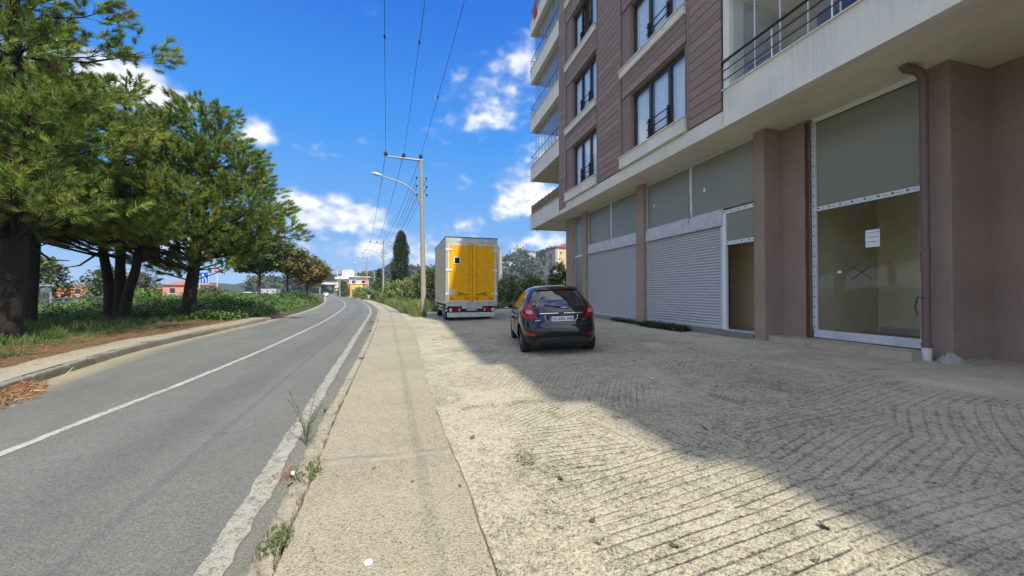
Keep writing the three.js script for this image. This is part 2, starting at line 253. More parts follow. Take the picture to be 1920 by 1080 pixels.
const stations = []; for (let s = -30; s < 420; s += s < 14 ? 0.4 : s < 40 ? 0.8 : s < 100 ? 2 : 8) stations.push(s);
stations.push(420);
const nz = (x, y, k = 0) => perlin.noise(x + k * 17.1, y - k * 9.3, k * 3.7 + 0.5);
// yard height: falls gently from the shops to the sidewalk
const yardY = (x, s) => { const c = walkRight(Math.min(s, 22)); return 0.235 * (1 - Math.pow(1 - Math.min(1, Math.max(0, (x - c) / 8)), 1.35)) + nz(x * 0.7, s * 0.7, 1) * 0.012; };
{
  // asphalt with pale dust drifted to the sides and slightly darker wheel paths
  const NU = 44, P = [], U = [], Cc = [], I = [];
  stations.forEach((s) => { const a = roadLeft(s) - 0.05, b = roadRight(s) + 0.12; for (let i = 0; i <= NU; i++) { const u = i / NU, x = a + (b - a) * u; P.push(x, ROAD_Y + 0.03 * Math.sin(Math.PI * u), -s); U.push(x, s);
    const n = nz(x * 1.3, s * 0.22, 4) * 0.5 + nz(x * 4, s * 0.9, 5) * 0.25, dl = x - a, dr = b - x;
    const dust = Math.max(smooth(0.7, 0.12, dl + n * 0.6) * 1.25, smooth(0.34, 0.05, dr + n * 0.22) * 0.8, smooth(0.9, 0.1, Math.abs(dl - 1.25)) * 0.16 * (0.5 + n));
    const tone = 1 + n * 0.26 + 0.06 * (smooth(0.5, 0.1, Math.abs(dr - 0.95)) + smooth(0.5, 0.1, Math.abs(dr - 2.2)) - smooth(0.4, 0.1, Math.abs(dr - 1.55))); Cc.push(tone * lerp(1, 1.95, dust), tone * lerp(1, 1.75, dust), tone * lerp(1, 1.3, dust)); } });
  for (let j = 0; j < stations.length - 1; j++) for (let i = 0; i < NU; i++) { const a = j * (NU + 1) + i, b = a + NU + 1; I.push(a, a + 1, b, a + 1, b + 1, b); }
  const g = new THREE.BufferGeometry(); g.setAttribute('position', new THREE.Float32BufferAttribute(P, 3)); g.setAttribute('uv', new THREE.Float32BufferAttribute(U, 2)); g.setAttribute('color', new THREE.Float32BufferAttribute(Cc, 3)); g.setIndex(I); g.computeVertexNormals();
  const road = structure('road', g, M.asphalt);
  // painted lines, worn through to the asphalt in places
  const crown = (x, s) => { const a = roadLeft(s) - 0.05, b = roadRight(s) + 0.12; return ROAD_Y + 0.03 * Math.sin(Math.PI * (x - a) / (b - a)); };
  const pn = layers(1024, [[200, 0.35, 101], [512, 0.3, 102], [40, 0.25, 103]]);
  const paintTex = texRGB(1024, (i) => { const v = pn[i] > -0.14 ? 0.9 + pn[i] * 0.2 : 0.52 + pn[i] * 0.2; return [v, v * 0.985, v * 0.94]; });
  M.paint = std(C(0.52, 0.51, 0.47), { map: rep(paintTex, 1 / 2.56), roughness: 0.8 });
  M.paintOld = std(C(0.42, 0.40, 0.34), { map: rep(paintTex, 1 / 1.9), roughness: 0.85 });
  const line = (name, f, w, mat, s0, s1, wob) => {
    const ss = []; for (let s = s0; s < s1; s += s < 30 ? 0.06 : 1) ss.push(s); ss.push(s1);
    const P = [], U = [], I = []; ss.forEach((s, k) => { const e = (q) => (s < 40 ? nz(s * 9, q * 31, 7) * wob + nz(s * 2.2, q * 13, 8) * wob : 0), x0 = f(s) - w / 2 + e(1), x1 = f(s) + w / 2 + e(2); P.push(x0, crown(x0, s) + 0.004, -s, x1, crown(x1, s) + 0.004, -s); U.push(x0, s, x1, s); if (k) { const a = 2 * k - 2; I.push(a, a + 1, a + 2, a + 1, a + 3, a + 2); } });
    const g = new THREE.BufferGeometry(); g.setAttribute('position', new THREE.Float32BufferAttribute(P, 3)); g.setAttribute('uv', new THREE.Float32BufferAttribute(U, 2)); g.setIndex(I); g.computeVertexNormals(); structure(name, g, mat, road);
  };
  line('centre_line', lineMid, 0.105, M.paint, -12, 330, 0.012);
  line('edge_line', lineEdge, 0.148, M.paintOld, -12, 330, 0.022);
}
{ // ground: one sheet per side of the road, out to the horizon
  const side = (name, edge, dir, heights) => {
    const offs = [0, 0.12, 0.5, 1, 1.6, 2.4, 3.5, 5, 7, 10, 14, 20, 28, 40, 60, 100, 180, 350, 700, 1500, 3000];
    const ss = [-400, -120, -60, ...stations.filter((s, i) => i % 2 === 0), 430, 520, 700, 1000, 1600, 2600];
    const P = [], U = [], Cc = [], I = []; ss.forEach((s) => { const e = edge(Math.max(-30, Math.min(420, s))); offs.forEach((o) => { const x = e + dir * o; P.push(x, heights(o, s, x), -s); U.push(x, s); const k = o < 150 ? 1 + nz(x * 0.35, s * 0.35, 11) * 0.5 + nz(x * 0.06, s * 0.06, 12) * 0.4 : 1; const br = name === 'ground_verge' && s < 30 && o < 16 ? smooth(-0.1, 0.25, nz(x * 0.5, s * 0.5, 17) + nz(x * 1.7, s * 1.7, 18) * 0.5 + (o < 4 ? 0.35 : 0)) : 0; Cc.push(k * lerp(1.05, 2.6, br), k * lerp(1, 1.25, br), k * lerp(1, 1.7, br)); }); });
    const n = offs.length; for (let j = 0; j < ss.length - 1; j++) for (let i = 0; i < n - 1; i++) { const a = j * n + i, b = a + n; I.push(a, a + 1, b, a + 1, b + 1, b); }
    const g = new THREE.BufferGeometry(); g.setAttribute('position', new THREE.Float32BufferAttribute(P, 3)); g.setAttribute('uv', new THREE.Float32BufferAttribute(U, 2)); g.setAttribute('color', new THREE.Float32BufferAttribute(Cc, 3)); g.setIndex(I); g.computeVertexNormals(); return structure(name, g, M.meadow);
  };
  side('ground_verge', roadLeft, -1, (o, s, x) => o < 0.1 ? ROAD_Y - 0.1 : o < 0.6 ? -0.06 : -0.03 + Math.min(0.2, (o - 0.5) * 0.05) + nz(x * 0.5, s * 0.5, 13) * 0.05 * Math.min(1, o / 3));
  side('ground_field', roadRight, 1, (o, s, x) => { const w = walkRight(Math.min(420, s)) - roadRight(Math.min(420, s)); return o < 0.1 ? ROAD_Y - 0.14 : (s < 27 && x < 30) ? -0.2 : o < w + 0.4 ? -0.09 : -0.02 + nz(x * 0.4, s * 0.4, 14) * 0.05 + (o > 350 ? 0 : 0); });
}
{ // yard
  const NU = 60, NV = 330, s0 = -9, s1 = 26.5;
  const g = grid(NU, NV, (u, v) => { const s = lerp(s0, s1, v), a = walkRight(s) - 0.012 + (s > -1 && s < 14 ? Math.max(0, 0.014 * smooth(6, 3, s) + nz(s * 6.3, 3, 15) * 0.014 + nz(s * 1.7, 5, 16) * 0.012) : 0), x = lerp(a, 10.2, Math.pow(u, 1.15)); return [x, yardY(x, s) - (u === 0 ? 0.012 : 0), -s]; });
  structure('yard', g, M.yard);
  structure('yard_bed', grid(2, 60, (u, v) => { const s = lerp(s0, 26.6, v); return [lerp(walkRight(s) - 0.3, walkRight(s) + 0.4, u), -0.02, -s]; }), M.darkJoint);
}
{ // sidewalk: cast bays with joints, and a kerb of separate stones
  const walk = new THREE.Group(); walk.name = 'sidewalk'; walk.userData.kind = 'structure'; scene.add(walk);
  const joints = [-9, -5.2, -1.1, 3.42, 6.1, 9.3, 12.8, 16.4, 19.7, 23.2, 27, 31.5, 36, 41, 46, 52, 58, 65, 74, 85, 100, 130, 170, 230, 330];
  for (let k = 0; k < joints.length - 1; k++) {
    const a = joints[k] + 0.006, b = joints[k + 1] - 0.006, n = Math.max(6, Math.min(46, Math.round((b - a) / (a < 20 ? 0.1 : 0.6)))), dy = (rr(-1, 1)) * 0.006;
    const NU = 14, xl = (s) => roadRight(s) + 0.15 + (s < 25 ? nz(s * 6, 1, 21) * 0.012 : 0), xr = (s) => walkRight(s) - 0.006 + (s > -1 && s < 25 ? Math.min(0, nz(s * 6.3, 8, 22) * 0.012 + nz(s * 1.9, 2, 23) * 0.014) : 0);
    const top = grid(NU, n, (u, v) => { const s = lerp(a, b, v), x = lerp(xl(s), xr(s), u), e = Math.min(u, 1 - u) * NU, f = Math.min(v, 1 - v) * n; return [x, dy + nz(x * 1.2, s * 1.2, 24) * 0.006 - (e < 0.5 ? 0.012 : 0) - (f < 0.5 ? 0.012 : 0), -s]; });
    const skirt = merge([0, 1].map((e) => grid(1, n, (u, v) => { const s = lerp(a, b, v); return [e ? xr(s) : xl(s), u ? dy - 0.011 + nz((e ? xr(s) : xl(s)) * 1.2, s * 1.2, 24) * 0.006 : -0.1, -s]; })));
    part('bay', merge([top, skirt]), M.walk, walk);
  }
  structure('joint_mortar', boxUV(grid(4, 40, (u, v) => { const x = lerp(-0.8, 0.33, v), k = Math.round(u * 4); return [x, [-0.02, 0.003, 0.005, 0.003, -0.02][k] + nz(x * 9, k, 31) * 0.008, -(3.36 + u * 0.13 + nz(x * 8, k, 32) * 0.05 + nz(x * 1.6, 3, 33) * 0.06)]; })), std(C(0.56, 0.51, 0.395), { map: T.concrete, bumpMap: T.concreteBump, bumpScale: 0.02 }));
  const kerb = new THREE.Group(); kerb.name = 'kerb'; kerb.userData.kind = 'structure'; scene.add(kerb);
  reseed(5);
  const stone = (s0, s1, f, w, h0, h1, mat, rough) => { // a stone that follows the edge
    const n = rough > 0.02 ? 44 : 16, K = [[0, h0], [0.003, lerp(h0, h1, 0.55)], [0.008, h1 - 0.03], [0.03, h1], [w * 0.5, h1 + 0.006], [w - 0.03, h1 + 0.002], [w, h1 - 0.015], [w, h0]], pr = []; for (let i = 0; i <= 21; i++) { const f = i / 3, j = Math.min(6, f | 0); pr.push([lerp(K[j][0], K[j + 1][0], f - j), lerp(K[j][1], K[j + 1][1], f - j)]); }
    const q = rr(0, 99), g = grid(21, n, (u, v) => { const s = lerp(s0, s1, v), i = Math.round(u * 21), p = pr[i], e = Math.min(v, 1 - v) < 0.01 ? 0.012 : 0, k = i >= 2 && i <= 19 ? 1 : 0, d = (nz(s * 9 + q, u * 7, 25) + 0.6 * nz(s * 26 + q, u * 19, 34) + 0.4 * nz(s * 61, u * 43 + q, 35)) * rough, d2 = (nz(s * 7 + q, u * 5, 26) + 0.6 * nz(s * 23 + q, u * 17, 36) + 0.4 * nz(s * 57, u * 41 + q, 37)) * rough; return [f(s) + p[0] + k * d * 0.8, p[1] - e + k * d2, -s]; });
    const caps = [s0, s1].map((s) => grid(21, 1, (u, v) => { const p = pr[Math.round(u * 21)]; return [f(s) + p[0], v ? p[1] - 0.012 : h0, -s]; }));
    return boxUV(merge([g, ...caps]));
  };
  for (let s = -6; s < 34;) { const L = s > 4.6 && s < 9 ? rr(0.42, 0.6) : rr(0.8, 1.1), low = s < 4.4 ? 0.012 : 0.0; part('kerb_stone', stone(s + 0.006, s + L - 0.006, (q) => roadRight(q), 0.135, ROAD_Y - 0.05, rr(-0.02, 0.004) + low, rnd() < 0.3 ? M.kerbGrey : M.kerb, s < 5 ? 0.03 : 0.010), s > 5 && rnd() < 0.3 ? M.kerbGrey : M.kerb, kerb); s += L; }
  part('kerb_run', stone(34.01, 330, (q) => roadRight(q), 0.135, ROAD_Y - 0.05, 0, M.kerb, 0), M.kerb, kerb).geometry = boxUV(grid(3, 200, (u, v) => { const s = 34 + Math.pow(v, 1.6) * 296, k = Math.round(u * 3); return [roadRight(s) + [0, 0.01, 0.13, 0.14][k], [ROAD_Y - 0.05, 0, 0, -0.08][k], -s]; }));
  const kl = new THREE.Group(); kl.name = 'kerb'; kl.name = numbered('kerb_verge'); kl.userData.kind = 'structure'; scene.add(kl);
  for (let s = -4; s < 23.6;) { const L = rr(0.92, 1.05), tilt = s > 19 ? rr(-0.03, 0.01) : rr(-0.008, 0.008); part('kerb_stone', stone(s + 0.012, s + L - 0.012, (q) => roadLeft(q) - 0.16 + (s > 19 ? tilt : 0), 0.16, ROAD_Y - 0.05, 0.035 + tilt, null, 0.010), M.kerbTones[(rnd() * 3) | 0], kl); s += L; }
  // narrow concrete strip behind the far kerb
  const strip = grid(8, 90, (u, v) => { const s = lerp(-4, 23.6, v), w = 0.85 + nz(s * 0.8, 4, 27) * 0.14 + nz(s * 3, 4, 28) * 0.05; return [roadLeft(s) - 0.165 - w * u, 0.03 - u * u * 0.015 + nz(u * 3, s * 2, 29) * 0.006, -s]; });
  structure('sidewalk_verge', strip, M.walk);
}
// ---------- apartment building ----------
Object.assign(M, {
  fascia: std(C(0.92, 0.88, 0.76), { map: rep(T.weather, 0.3), bumpMap: T.plasterBump, bumpScale: 0.004, roughness: 0.9 }),
  soffit: std(C(0.90, 0.83, 0.66), { map: rep(T.weather, 0.37), bumpMap: T.plasterBump, bumpScale: 0.004 }),
  brownPlaster: std(C(0.56, 0.41, 0.315), { map: rep(T.weather, 0.6), bumpMap: rep(T.plasterBump, 1.5), bumpScale: 0.02, roughness: 0.92 }),
  brownTrim: std(C(0.29, 0.205, 0.17), { map: T.plaster, roughness: 0.8 }),
  brownDark: std(C(0.26, 0.19, 0.155), { map: T.plaster }),
  frameBrown: std(C(0.045, 0.03, 0.028), { roughness: 0.45 }),
  frameGrey: std(C(0.60, 0.61, 0.63), { roughness: 0.5, map: T.metal }),
  frameBlue: std(C(0.62, 0.63, 0.66), { roughness: 0.45, map: T.metal }),
  pvc: std(C(0.80, 0.82, 0.82), { roughness: 0.5 }),
  sealant: std(C(0.06, 0.06, 0.06), { roughness: 0.6 }),
  shutter: std(C(0.50, 0.505, 0.51), { roughness: 0.55, metalness: 0.1 }),
  shopWall: std(C(0.84, 0.74, 0.50), { map: T.plaster }),
  shopFloor: std(C(0.50, 0.43, 0.32), { map: T.concrete, roughness: 0.5 }),
  curtain: std(C(0.80, 0.90, 0.96), { map: rep(T.plaster, 2), roughness: 0.95 }),
  roomDark: std(C(0.55, 0.52, 0.48), { map: T.plaster }),
  rail: std(C(0.05, 0.045, 0.045), { roughness: 0.4, metalness: 0.5 }),
  steel: std(C(0.50, 0.51, 0.53), { roughness: 0.35, metalness: 0.8 }),
  alu: std(C(0.78, 0.80, 0.82), { roughness: 0.4, metalness: 0.3 }),
  glass: new THREE.MeshPhysicalMaterial({ color: C(0.93, 0.96, 0.95), transmission: 1, thickness: 0, roughness: 0.02, ior: 1.42, side: THREE.DoubleSide }),
  glassDusty: new THREE.MeshPhysicalMaterial({ color: C(0.53, 0.55, 0.45), transmission: 0.6, thickness: 0, roughness: 0.25, ior: 1.45, side: THREE.DoubleSide }),
  glassCoated: new THREE.MeshPhysicalMaterial({ color: C(0.97, 0.99, 1.0), transmission: 1, thickness: 0, roughness: 0.015, ior: 1.9, side: THREE.DoubleSide }),
  bluePanel: std(C(0.05, 0.10, 0.25), { roughness: 0.5 }),
  mortar: std(C(0.36, 0.34, 0.30), { map: T.concrete, bumpMap: T.concreteBump, bumpScale: 0.03 }),
  bamboo: std(C(0.48, 0.33, 0.16), { map: T.board, roughness: 0.8 }),
});
M.planks = [1, 0.9, 1.1, 0.97].map((k, i) => { const t = T.board.clone(); t.offset.set(i * 0.27, i * 0.41); t.needsUpdate = true; return std(C(0.34 * k, 0.237 * k, 0.188 * k), { map: t, bumpMap: T.boardBump, bumpScale: 0.006, roughness: 0.72 }); });
const B0 = [8.1, 0, -10];
const building = thing('apartment_building', 'brown clad apartment block with white balcony bands above grey shuttered shops', 'building', B0);
const W = (g) => g.translate(-B0[0], -B0[1], -B0[2]); // world to building
const bpart = (name, geo, mat, parent = building) => part(name, W(geo), mat, parent);
const FX = 7.1, FLOOR = 3.05;
function sheet(x, y0, y1, sa, sb) { const s0 = Math.min(sa, sb), s1 = Math.max(sa, sb), g = new THREE.BufferGeometry(); g.setAttribute('position', new THREE.Float32BufferAttribute([x, y0, -s1, x, y0, -s0, x, y1, -s0, x, y1, -s1], 3)); g.setAttribute('normal', new THREE.Float32BufferAttribute([-1, 0, 0, -1, 0, 0, -1, 0, 0, -1, 0, 0], 3)); g.setAttribute('uv', new THREE.Float32BufferAttribute([0, 0, s1 - s0, 0, s1 - s0, y1 - y0, 0, y1 - y0], 2)); g.setIndex([0, 1, 2, 0, 2, 3]); return g; }
reseed(31);
{ // slabs, soffit and mass
  bpart('soffit_slab', merge([sbox(FX, 16, 5.3, 5.42, -12.1, 22.6), sbox(FX + 1.7, 16, 5.3, 5.42, -26, -12.1)]), M.soffit);
  const fas = [sbox(FX, FX + 0.25, 5.303, 5.70, 7.4, 17.8)];
  bpart('fascia_beam', merge(fas), M.fascia);
  // storey floors (dark inside) and the core of the building behind the rooms
  for (let k = 1; k <= 5; k++) bpart('floor_slab', sbox(FX + 0.3, 10.6, 5.3 + FLOOR * k - 0.12, 5.3 + FLOOR * k, -12, 17.7), M.soffit);
  bpart('core_wall', sbox(10.6, 16, 5.42, 23.2, -26, 22.4), M.brownPlaster);
  // unseen roof; its eave steps are shaped to set the shadow edge on the yard
  bpart('roof', merge([sbox(6.65, 16.5, 23.2, 23.42, -11.7, 23.2), sbox(7.05, 16.5, 23.2, 23.42, -14.4, -11.7), sbox(7.5, 16.5, 23.2, 23.42, -16.2, -14.4), sbox(7.85, 16.5, 23.2, 23.42, -27, -16.2)]), M.fascia);
  bpart('rear_facade', merge([sbox(FX + 1.7, 10.6, 5.42, 23.2, -26, -12.1), sbox(FX + 0.1, 10.6, 14.6, 23.2, -12.1, 7.36)]), M.brownPlaster);
}
{ // clad piers: planks on a dark backing
  const planks = (name, s0, s1, y0, y1) => {
    const g = sub(name, building), h = 0.244, n = Math.round((y1 - y0) / h), hh = (y1 - y0) / n;
    bpart('backing', sbox(FX + 0.012, FX + 0.35, y0, y1, s0, s1), M.brownDark, g);
    const L = Math.abs(s1 - s0), geo = rbox(-0.022, 0.012, 0.009, hh - 0.006, -L / 2, L / 2, 0.006);
    for (let i = 0; i < n; i++) { const m = part('plank', geo, M.planks[(rnd() * 4) | 0], g, [FX - 0.004 - B0[0] + rr(-0.002, 0.002), y0 + i * hh, -(s0 + s1) / 2 - B0[2]]); m.rotation.x = 0; }
  };
  planks('clad_pier', 16.95, 17.8, 5.5, 17.2);
  planks('clad_pier', 11.97, 13.62, 5.72, 16.4);
  planks('clad_pier', 7.42, 8.5, 5.72, 14.6);
  const strips = [[13.7, 16.9], [8.56, 11.9]];
  for (const [s0, s1] of strips) for (let k = 0; k < 4; k++) planks('spandrel', s0 + 0.06, s1 - 0.06, 8.16 + FLOOR * k, 8.16 + FLOOR * k + 0.8);
  // plain upper walls above what the planks cover
  bpart('upper_wall', merge([sbox(FX, FX + 0.35, 17.2, 23.2, 13.7, 17.8), sbox(FX, FX + 0.35, 16.4, 23.2, 8.56, 13.7), sbox(FX, FX + 0.35, 14.6, 23.2, 7.36, 8.56)]), M.brownPlaster);
  // brown trims along the window strips
  for (const s of [16.925, 13.66, 11.935, 8.53]) bpart('corner_trim', rbox(FX - 0.04, FX + 0.3, 5.72, 17, -s - 0.04, -s + 0.04, 0.008), M.brownTrim);
}
// windows: frame, panes, curtains, rails and white sills
function makeWindow(s0, s1, y0, y1, cuts, o = {}) {
  const g = sub('window', building), X = FX + 0.16, f = 0.055, F = [];
  F.push(sbox(X, X + 0.07, y0, y0 + f, s0, s1), sbox(X, X + 0.07, y1 - f - 0.06, y1, s0, s1), sbox(X, X + 0.07, y0 + f, y1 - f - 0.06, s0, s0 + f), sbox(X, X + 0.07, y0 + f, y1 - f - 0.06, s1 - f, s1));
  bpart('frame', merge(F), M.frameBrown, g);
  const reveal = [sbox(FX + 0.03, X + 0.3, y0, y1 + 0.05, s1, s1 + 0.06), sbox(FX + 0.03, X + 0.3, y0, y1 + 0.05, s0 - 0.06, s0), sbox(FX + 0.03, X + 0.3, y1, y1 + 0.055, s0, s1)];
  bpart('reveal', merge(reveal), M.brownTrim, g);
  const e = [s1 - f, ...cuts, s0 + f];
  cuts.forEach((c) => bpart('mullion', sbox(X - 0.012, X + 0.075, y0 + f, y1 - f - 0.06, c - 0.05, c + 0.05), M.frameBrown, g));
  for (let i = 0; i < e.length - 1; i++) {
    if (o.open === i) continue;
    bpart('pane', sheet(X + 0.03, y0 + f, y1 - f - 0.06, e[i] - (i ? 0.05 : 0), e[i + 1] + (i < e.length - 2 ? 0.05 : 0)), M.glassCoated, g);
    if (o.noCurtain === i) continue;
    const a = e[i + 1], b = e[i], n = 36, ph = rr(0, 9);
    bpart('curtain', grid(n, 1, (u, v) => { const s = lerp(a, b, u); return [X + 0.12 + Math.sin(s * 38 + ph) * 0.018 + Math.sin(s * 17 + ph) * 0.012, lerp(y0, y1, v), -s]; }, (p) => [p[2], p[1]]), M.curtain, g);
  }
  if (cuts.length > 1) { // three bars across the middle light
    for (let i = 0; i < 3; i++) bpart('rail', rod([X - 0.07, y0 + 0.2 + i * 0.24, -cuts[0] - 0.09], [X - 0.07, y0 + 0.2 + i * 0.24, -cuts[1] + 0.09], 0.02, 0.02, 7), M.rail, g);
    for (const c of cuts) bpart('rail_bracket', sbox(X - 0.09, X - 0.013, y0 + 0.12, y0 + 0.76, c - 0.02, c + 0.02), M.rail, g);
  }
  return g;
}
for (let k = 0; k < 4; k++) {
  const y = 6.12 + FLOOR * k;
  makeWindow(13.86, 16.22, y, y + 2.0, [15.42, 14.62], k === 2 ? { open: 1, noCurtain: 1 } : {});
  makeWindow(8.72, 11.36, y, y + 2.0, [10.45, 9.52], {});
  bpart('window_wing', merge([sbox(FX + 0.02, FX + 0.34, y, y + 2.05, 16.28, 16.88), sbox(FX + 0.02, FX + 0.34, y, y + 2.05, 11.42, 11.88)]), M.brownTrim);
  for (const [s0, s1] of [[13.74, 16.88], [8.6, 11.9]]) {
    const g = sub('window_sill', building), low = k === 0 ? y - 0.40 : y - 0.27;
    bpart('sill_block', sbox(FX - 0.11, FX + 0.3, low, y - 0.035, s0, s1), M.fascia, g);
    bpart('sill_cap', rbox(FX - 0.15, FX + 0.22, y - 0.035, y, -s1 - 0.05, -s0 + 0.04, 0.008), M.fascia, g);
  }
}
{ // near balcony: plastered parapet, steel rail, sliding glass
  for (let k = 0; k < 2; k++) {
    const y = 5.3 + FLOOR * k, g = sub('balcony', building);
    bpart('parapet', sbox(FX - 0.02, FX + 0.16, y - 0.008, y + 0.86, -12, 7.36), M.fascia, g);
    bpart('parapet_cap', rbox(FX - 0.06, FX + 0.2, y + 0.86, y + 0.885, 12, 12.01, 0.004).scale(1, 1, 1), M.fascia, g).geometry = W(rbox(FX - 0.06, FX + 0.2, y + 0.86, y + 0.89, -7.4, 12, 0.008));
    bpart('corner_post', sbox(FX - 0.015, FX + 0.4, y + 0.89, y + FLOOR, 7.18, 7.355), M.fascia, g);
    const edges = [7.16, 6.61, 6.02, 5.46, 4.9, 4.34, 3.78, 3.22, 2.66, 2.1, 1.5, 0.9, 0, -1, -2, -3];
    for (let i = 0; i < edges.length - 1; i++) {
      bpart('glass_panel', sheet(FX + 0.1, y + 0.93, y + FLOOR - 0.05, edges[i + 1] + 0.006, edges[i] - 0.006), M.glass, g);
      bpart('panel_edge', sbox(FX + 0.09, FX + 0.12, y + 0.93, y + FLOOR - 0.05, edges[i + 1] - 0.012, edges[i + 1] + 0.004), M.alu, g);
    }
    bpart('glass_track', merge([sbox(FX + 0.06, FX + 0.15, y + 0.89, y + 0.93, -12, 7.17), sbox(FX + 0.06, FX + 0.15, y + FLOOR - 0.05, y + FLOOR, -12, 7.17)]), M.alu, g);
    bpart('top_rail', limb([[FX - 0.0, y + 1.5, -7.42, 0.028], [FX - 0.04, y + 1.53, -7.36, 0.03], [FX - 0.04, y + 1.53, 12, 0.03]], 8), M.rail, g);
    for (let i = 0; i < 2; i++) bpart('rail_bar', rod([FX - 0.03, y + 1.1 + i * 0.22, -7.34], [FX - 0.03, y + 1.1 + i * 0.22, 12], 0.013, 0.013, 6), M.rail, g);
    for (let s = 7.25; s > -4; s -= 1.15) bpart('rail_post', rod([FX - 0.02, y + 0.88, -s], [FX - 0.02, y + 1.52, -s], 0.016, 0.016, 6), M.alu, g);
    bpart('balcony_floor', sbox(FX + 0.16, 10.6, y + 0.15, y + 0.25, -12, 7.36), M.soffit, g);
    bpart('balcony_ceiling', sbox(FX + 0.05, 10.6, y + FLOOR - 0.0, y + FLOOR + 0.1, -12, 7.2), M.soffit, g);
    bpart('balcony_wall', merge([sbox(8.9, 9.05, y + 0.25, y + FLOOR, -12, 7.36), sbox(FX + 0.41, 8.9, y + 0.25, y + FLOOR, 7.2, 7.355)]), M.roomDark, g);
    bpart('balcony_door', sbox(8.84, 8.9, y + 0.3, y + 2.4, 5.6, 6.5), M.bluePanel, g);
    bpart('laundry_rail', merge([rod([7.45, y + 1.25, -7.0], [7.45, y + 1.25, -6.2], 0.012), sbox(7.5, 8.3, y + 0.25, y + 1.1, 6.75, 6.95)]), M.frameBrown, g);
  }
}
{ // far balconies, folding glass on the upper ones, split cane on the lowest
  for (let k = 0; k < 6; k++) {
    const y = 5.3 + FLOOR * k - 0.03 * (k > 0), g = sub('balcony', building), top = y + (k ? 0.82 : 0.87), s0 = 17.82, s1 = 22.6, xb = 10.4;
    bpart('parapet', merge([sbox(FX - 0.02, FX + 0.14, y + 0.0031, top, s0, s1), sbox(FX + 0.14, xb, y + 0.0031, top, s1 - 0.16, s1)]), M.fascia, g);
    if (k) bpart('balcony_floor', sbox(FX + 0.14, xb, y + 0.02, y + 0.16, s0, s1 - 0.16), M.soffit, g);
    bpart('parapet_cap', merge([sbox(FX - 0.06, FX + 0.18, top, top + 0.025, s0, s1 + 0.04), sbox(FX + 0.18, xb, top, top + 0.025, s1 - 0.2, s1 + 0.04)]), M.fascia, g);
    bpart('balcony_wall', sbox(xb, xb + 0.2, y + 0.02, y + FLOOR, s0, s1 - 0.1), M.brownPlaster, g);
    if (k) {
      bpart('top_rail', limb([[FX + 0.02, top + 0.66, -s0, 0.022], [FX + 0.02, top + 0.66, -s1 + 0.06, 0.022], [xb, top + 0.66, -s1 + 0.06, 0.022]], 7), M.rail, g);
      for (let i = 0; i < 3; i++) bpart('rail_bar', limb([[FX + 0.02, top + 0.14 + i * 0.16, -s0, 0.012], [FX + 0.02, top + 0.14 + i * 0.16, -s1 + 0.06, 0.012], [xb, top + 0.14 + i * 0.16, -s1 + 0.06, 0.012]], 5), M.steel, g);
      for (let s = s0 + 0.1; s < s1; s += 0.52) bpart('rail_post', rod([FX + 0.02, top, -s], [FX + 0.02, top + 0.66, -s], 0.015, 0.015, 6), M.steel, g);
      const n = 8; for (let i = 0; i < n; i++) { const a = lerp(s0 + 0.05, s1 - 0.25, i / n), b = lerp(s0 + 0.05, s1 - 0.25, (i + 1) / n); bpart('glass_panel', sheet(FX + 0.26, top + 0.03, y + FLOOR - 0.06, a + 0.008, b - 0.008), M.glassCoated, g); bpart('panel_edge', sbox(FX + 0.25, FX + 0.28, top + 0.03, y + FLOOR - 0.06, b - 0.006, b + 0.006), M.frameGrey, g); }
      for (let i = 0; i < 5; i++) { const a = lerp(FX + 0.28, xb - 0.05, i / 5), b = lerp(FX + 0.28, xb - 0.05, (i + 1) / 5); bpart('glass_panel', sbox(a + 0.008, b - 0.008, top + 0.03, y + FLOOR - 0.06, s1 - 0.24, s1 - 0.232), M.glassCoated, g); bpart('panel_edge', sbox(b - 0.006, b + 0.006, top + 0.03, y + FLOOR - 0.06, s1 - 0.25, s1 - 0.22), M.frameGrey, g); }
      bpart('glass_track', merge([sbox(FX + 0.22, FX + 0.31, y + FLOOR - 0.06, y + FLOOR - 0.02, s0, s1 - 0.2), sbox(FX + 0.31, xb, y + FLOOR - 0.06, y + FLOOR - 0.02, s1 - 0.28, s1 - 0.2)]), M.frameGrey, g);
    } else { // cane screen: uprights and cross battens
      const cane = rod([0, 0, 0], [0, 0.58, 0], 0.02, 0.018, 5);
      const a = []; for (let s = s0 + 0.02; s < s1 - 0.02; s += 0.055) a.push(cane.clone().translate(FX + 0.05 + rr(-0.006, 0.006), top + 0.02 + rr(-0.02, 0.02), -s)); for (let x = FX + 0.1; x < xb; x += 0.055) a.push(cane.clone().translate(x, top + 0.02 + rr(-0.02, 0.02), -s1 + 0.1));
      const cs = bpart('cane_screen', merge(a), M.bamboo, g); cs.userData.kind = 'stuff';
      for (let i = 0; i < 3; i++) bpart('rail_bar', limb([[FX + 0.015, top + 0.1 + i * 0.23, -s0, 0.014], [FX + 0.015, top + 0.1 + i * 0.23, -s1 + 0.06, 0.014], [xb, top + 0.1 + i * 0.23, -s1 + 0.06, 0.014]], 5), M.brownTrim, g);
      for (let s = s0 + 0.3; s < s1; s += 0.6) bpart('rail_post', rod([FX + 0.0, top, -s], [FX + 0.0, top + 0.64, -s], 0.018, 0.018, 6), M.brownTrim, g);
      bpart('drain_spout', rod([FX + 0.4, 5.3, -s1 + 0.1], [FX + 0.4, 5.2, -s1 + 0.1], 0.03, 0.03, 7), M.frameBrown, g);
    }
  }
}
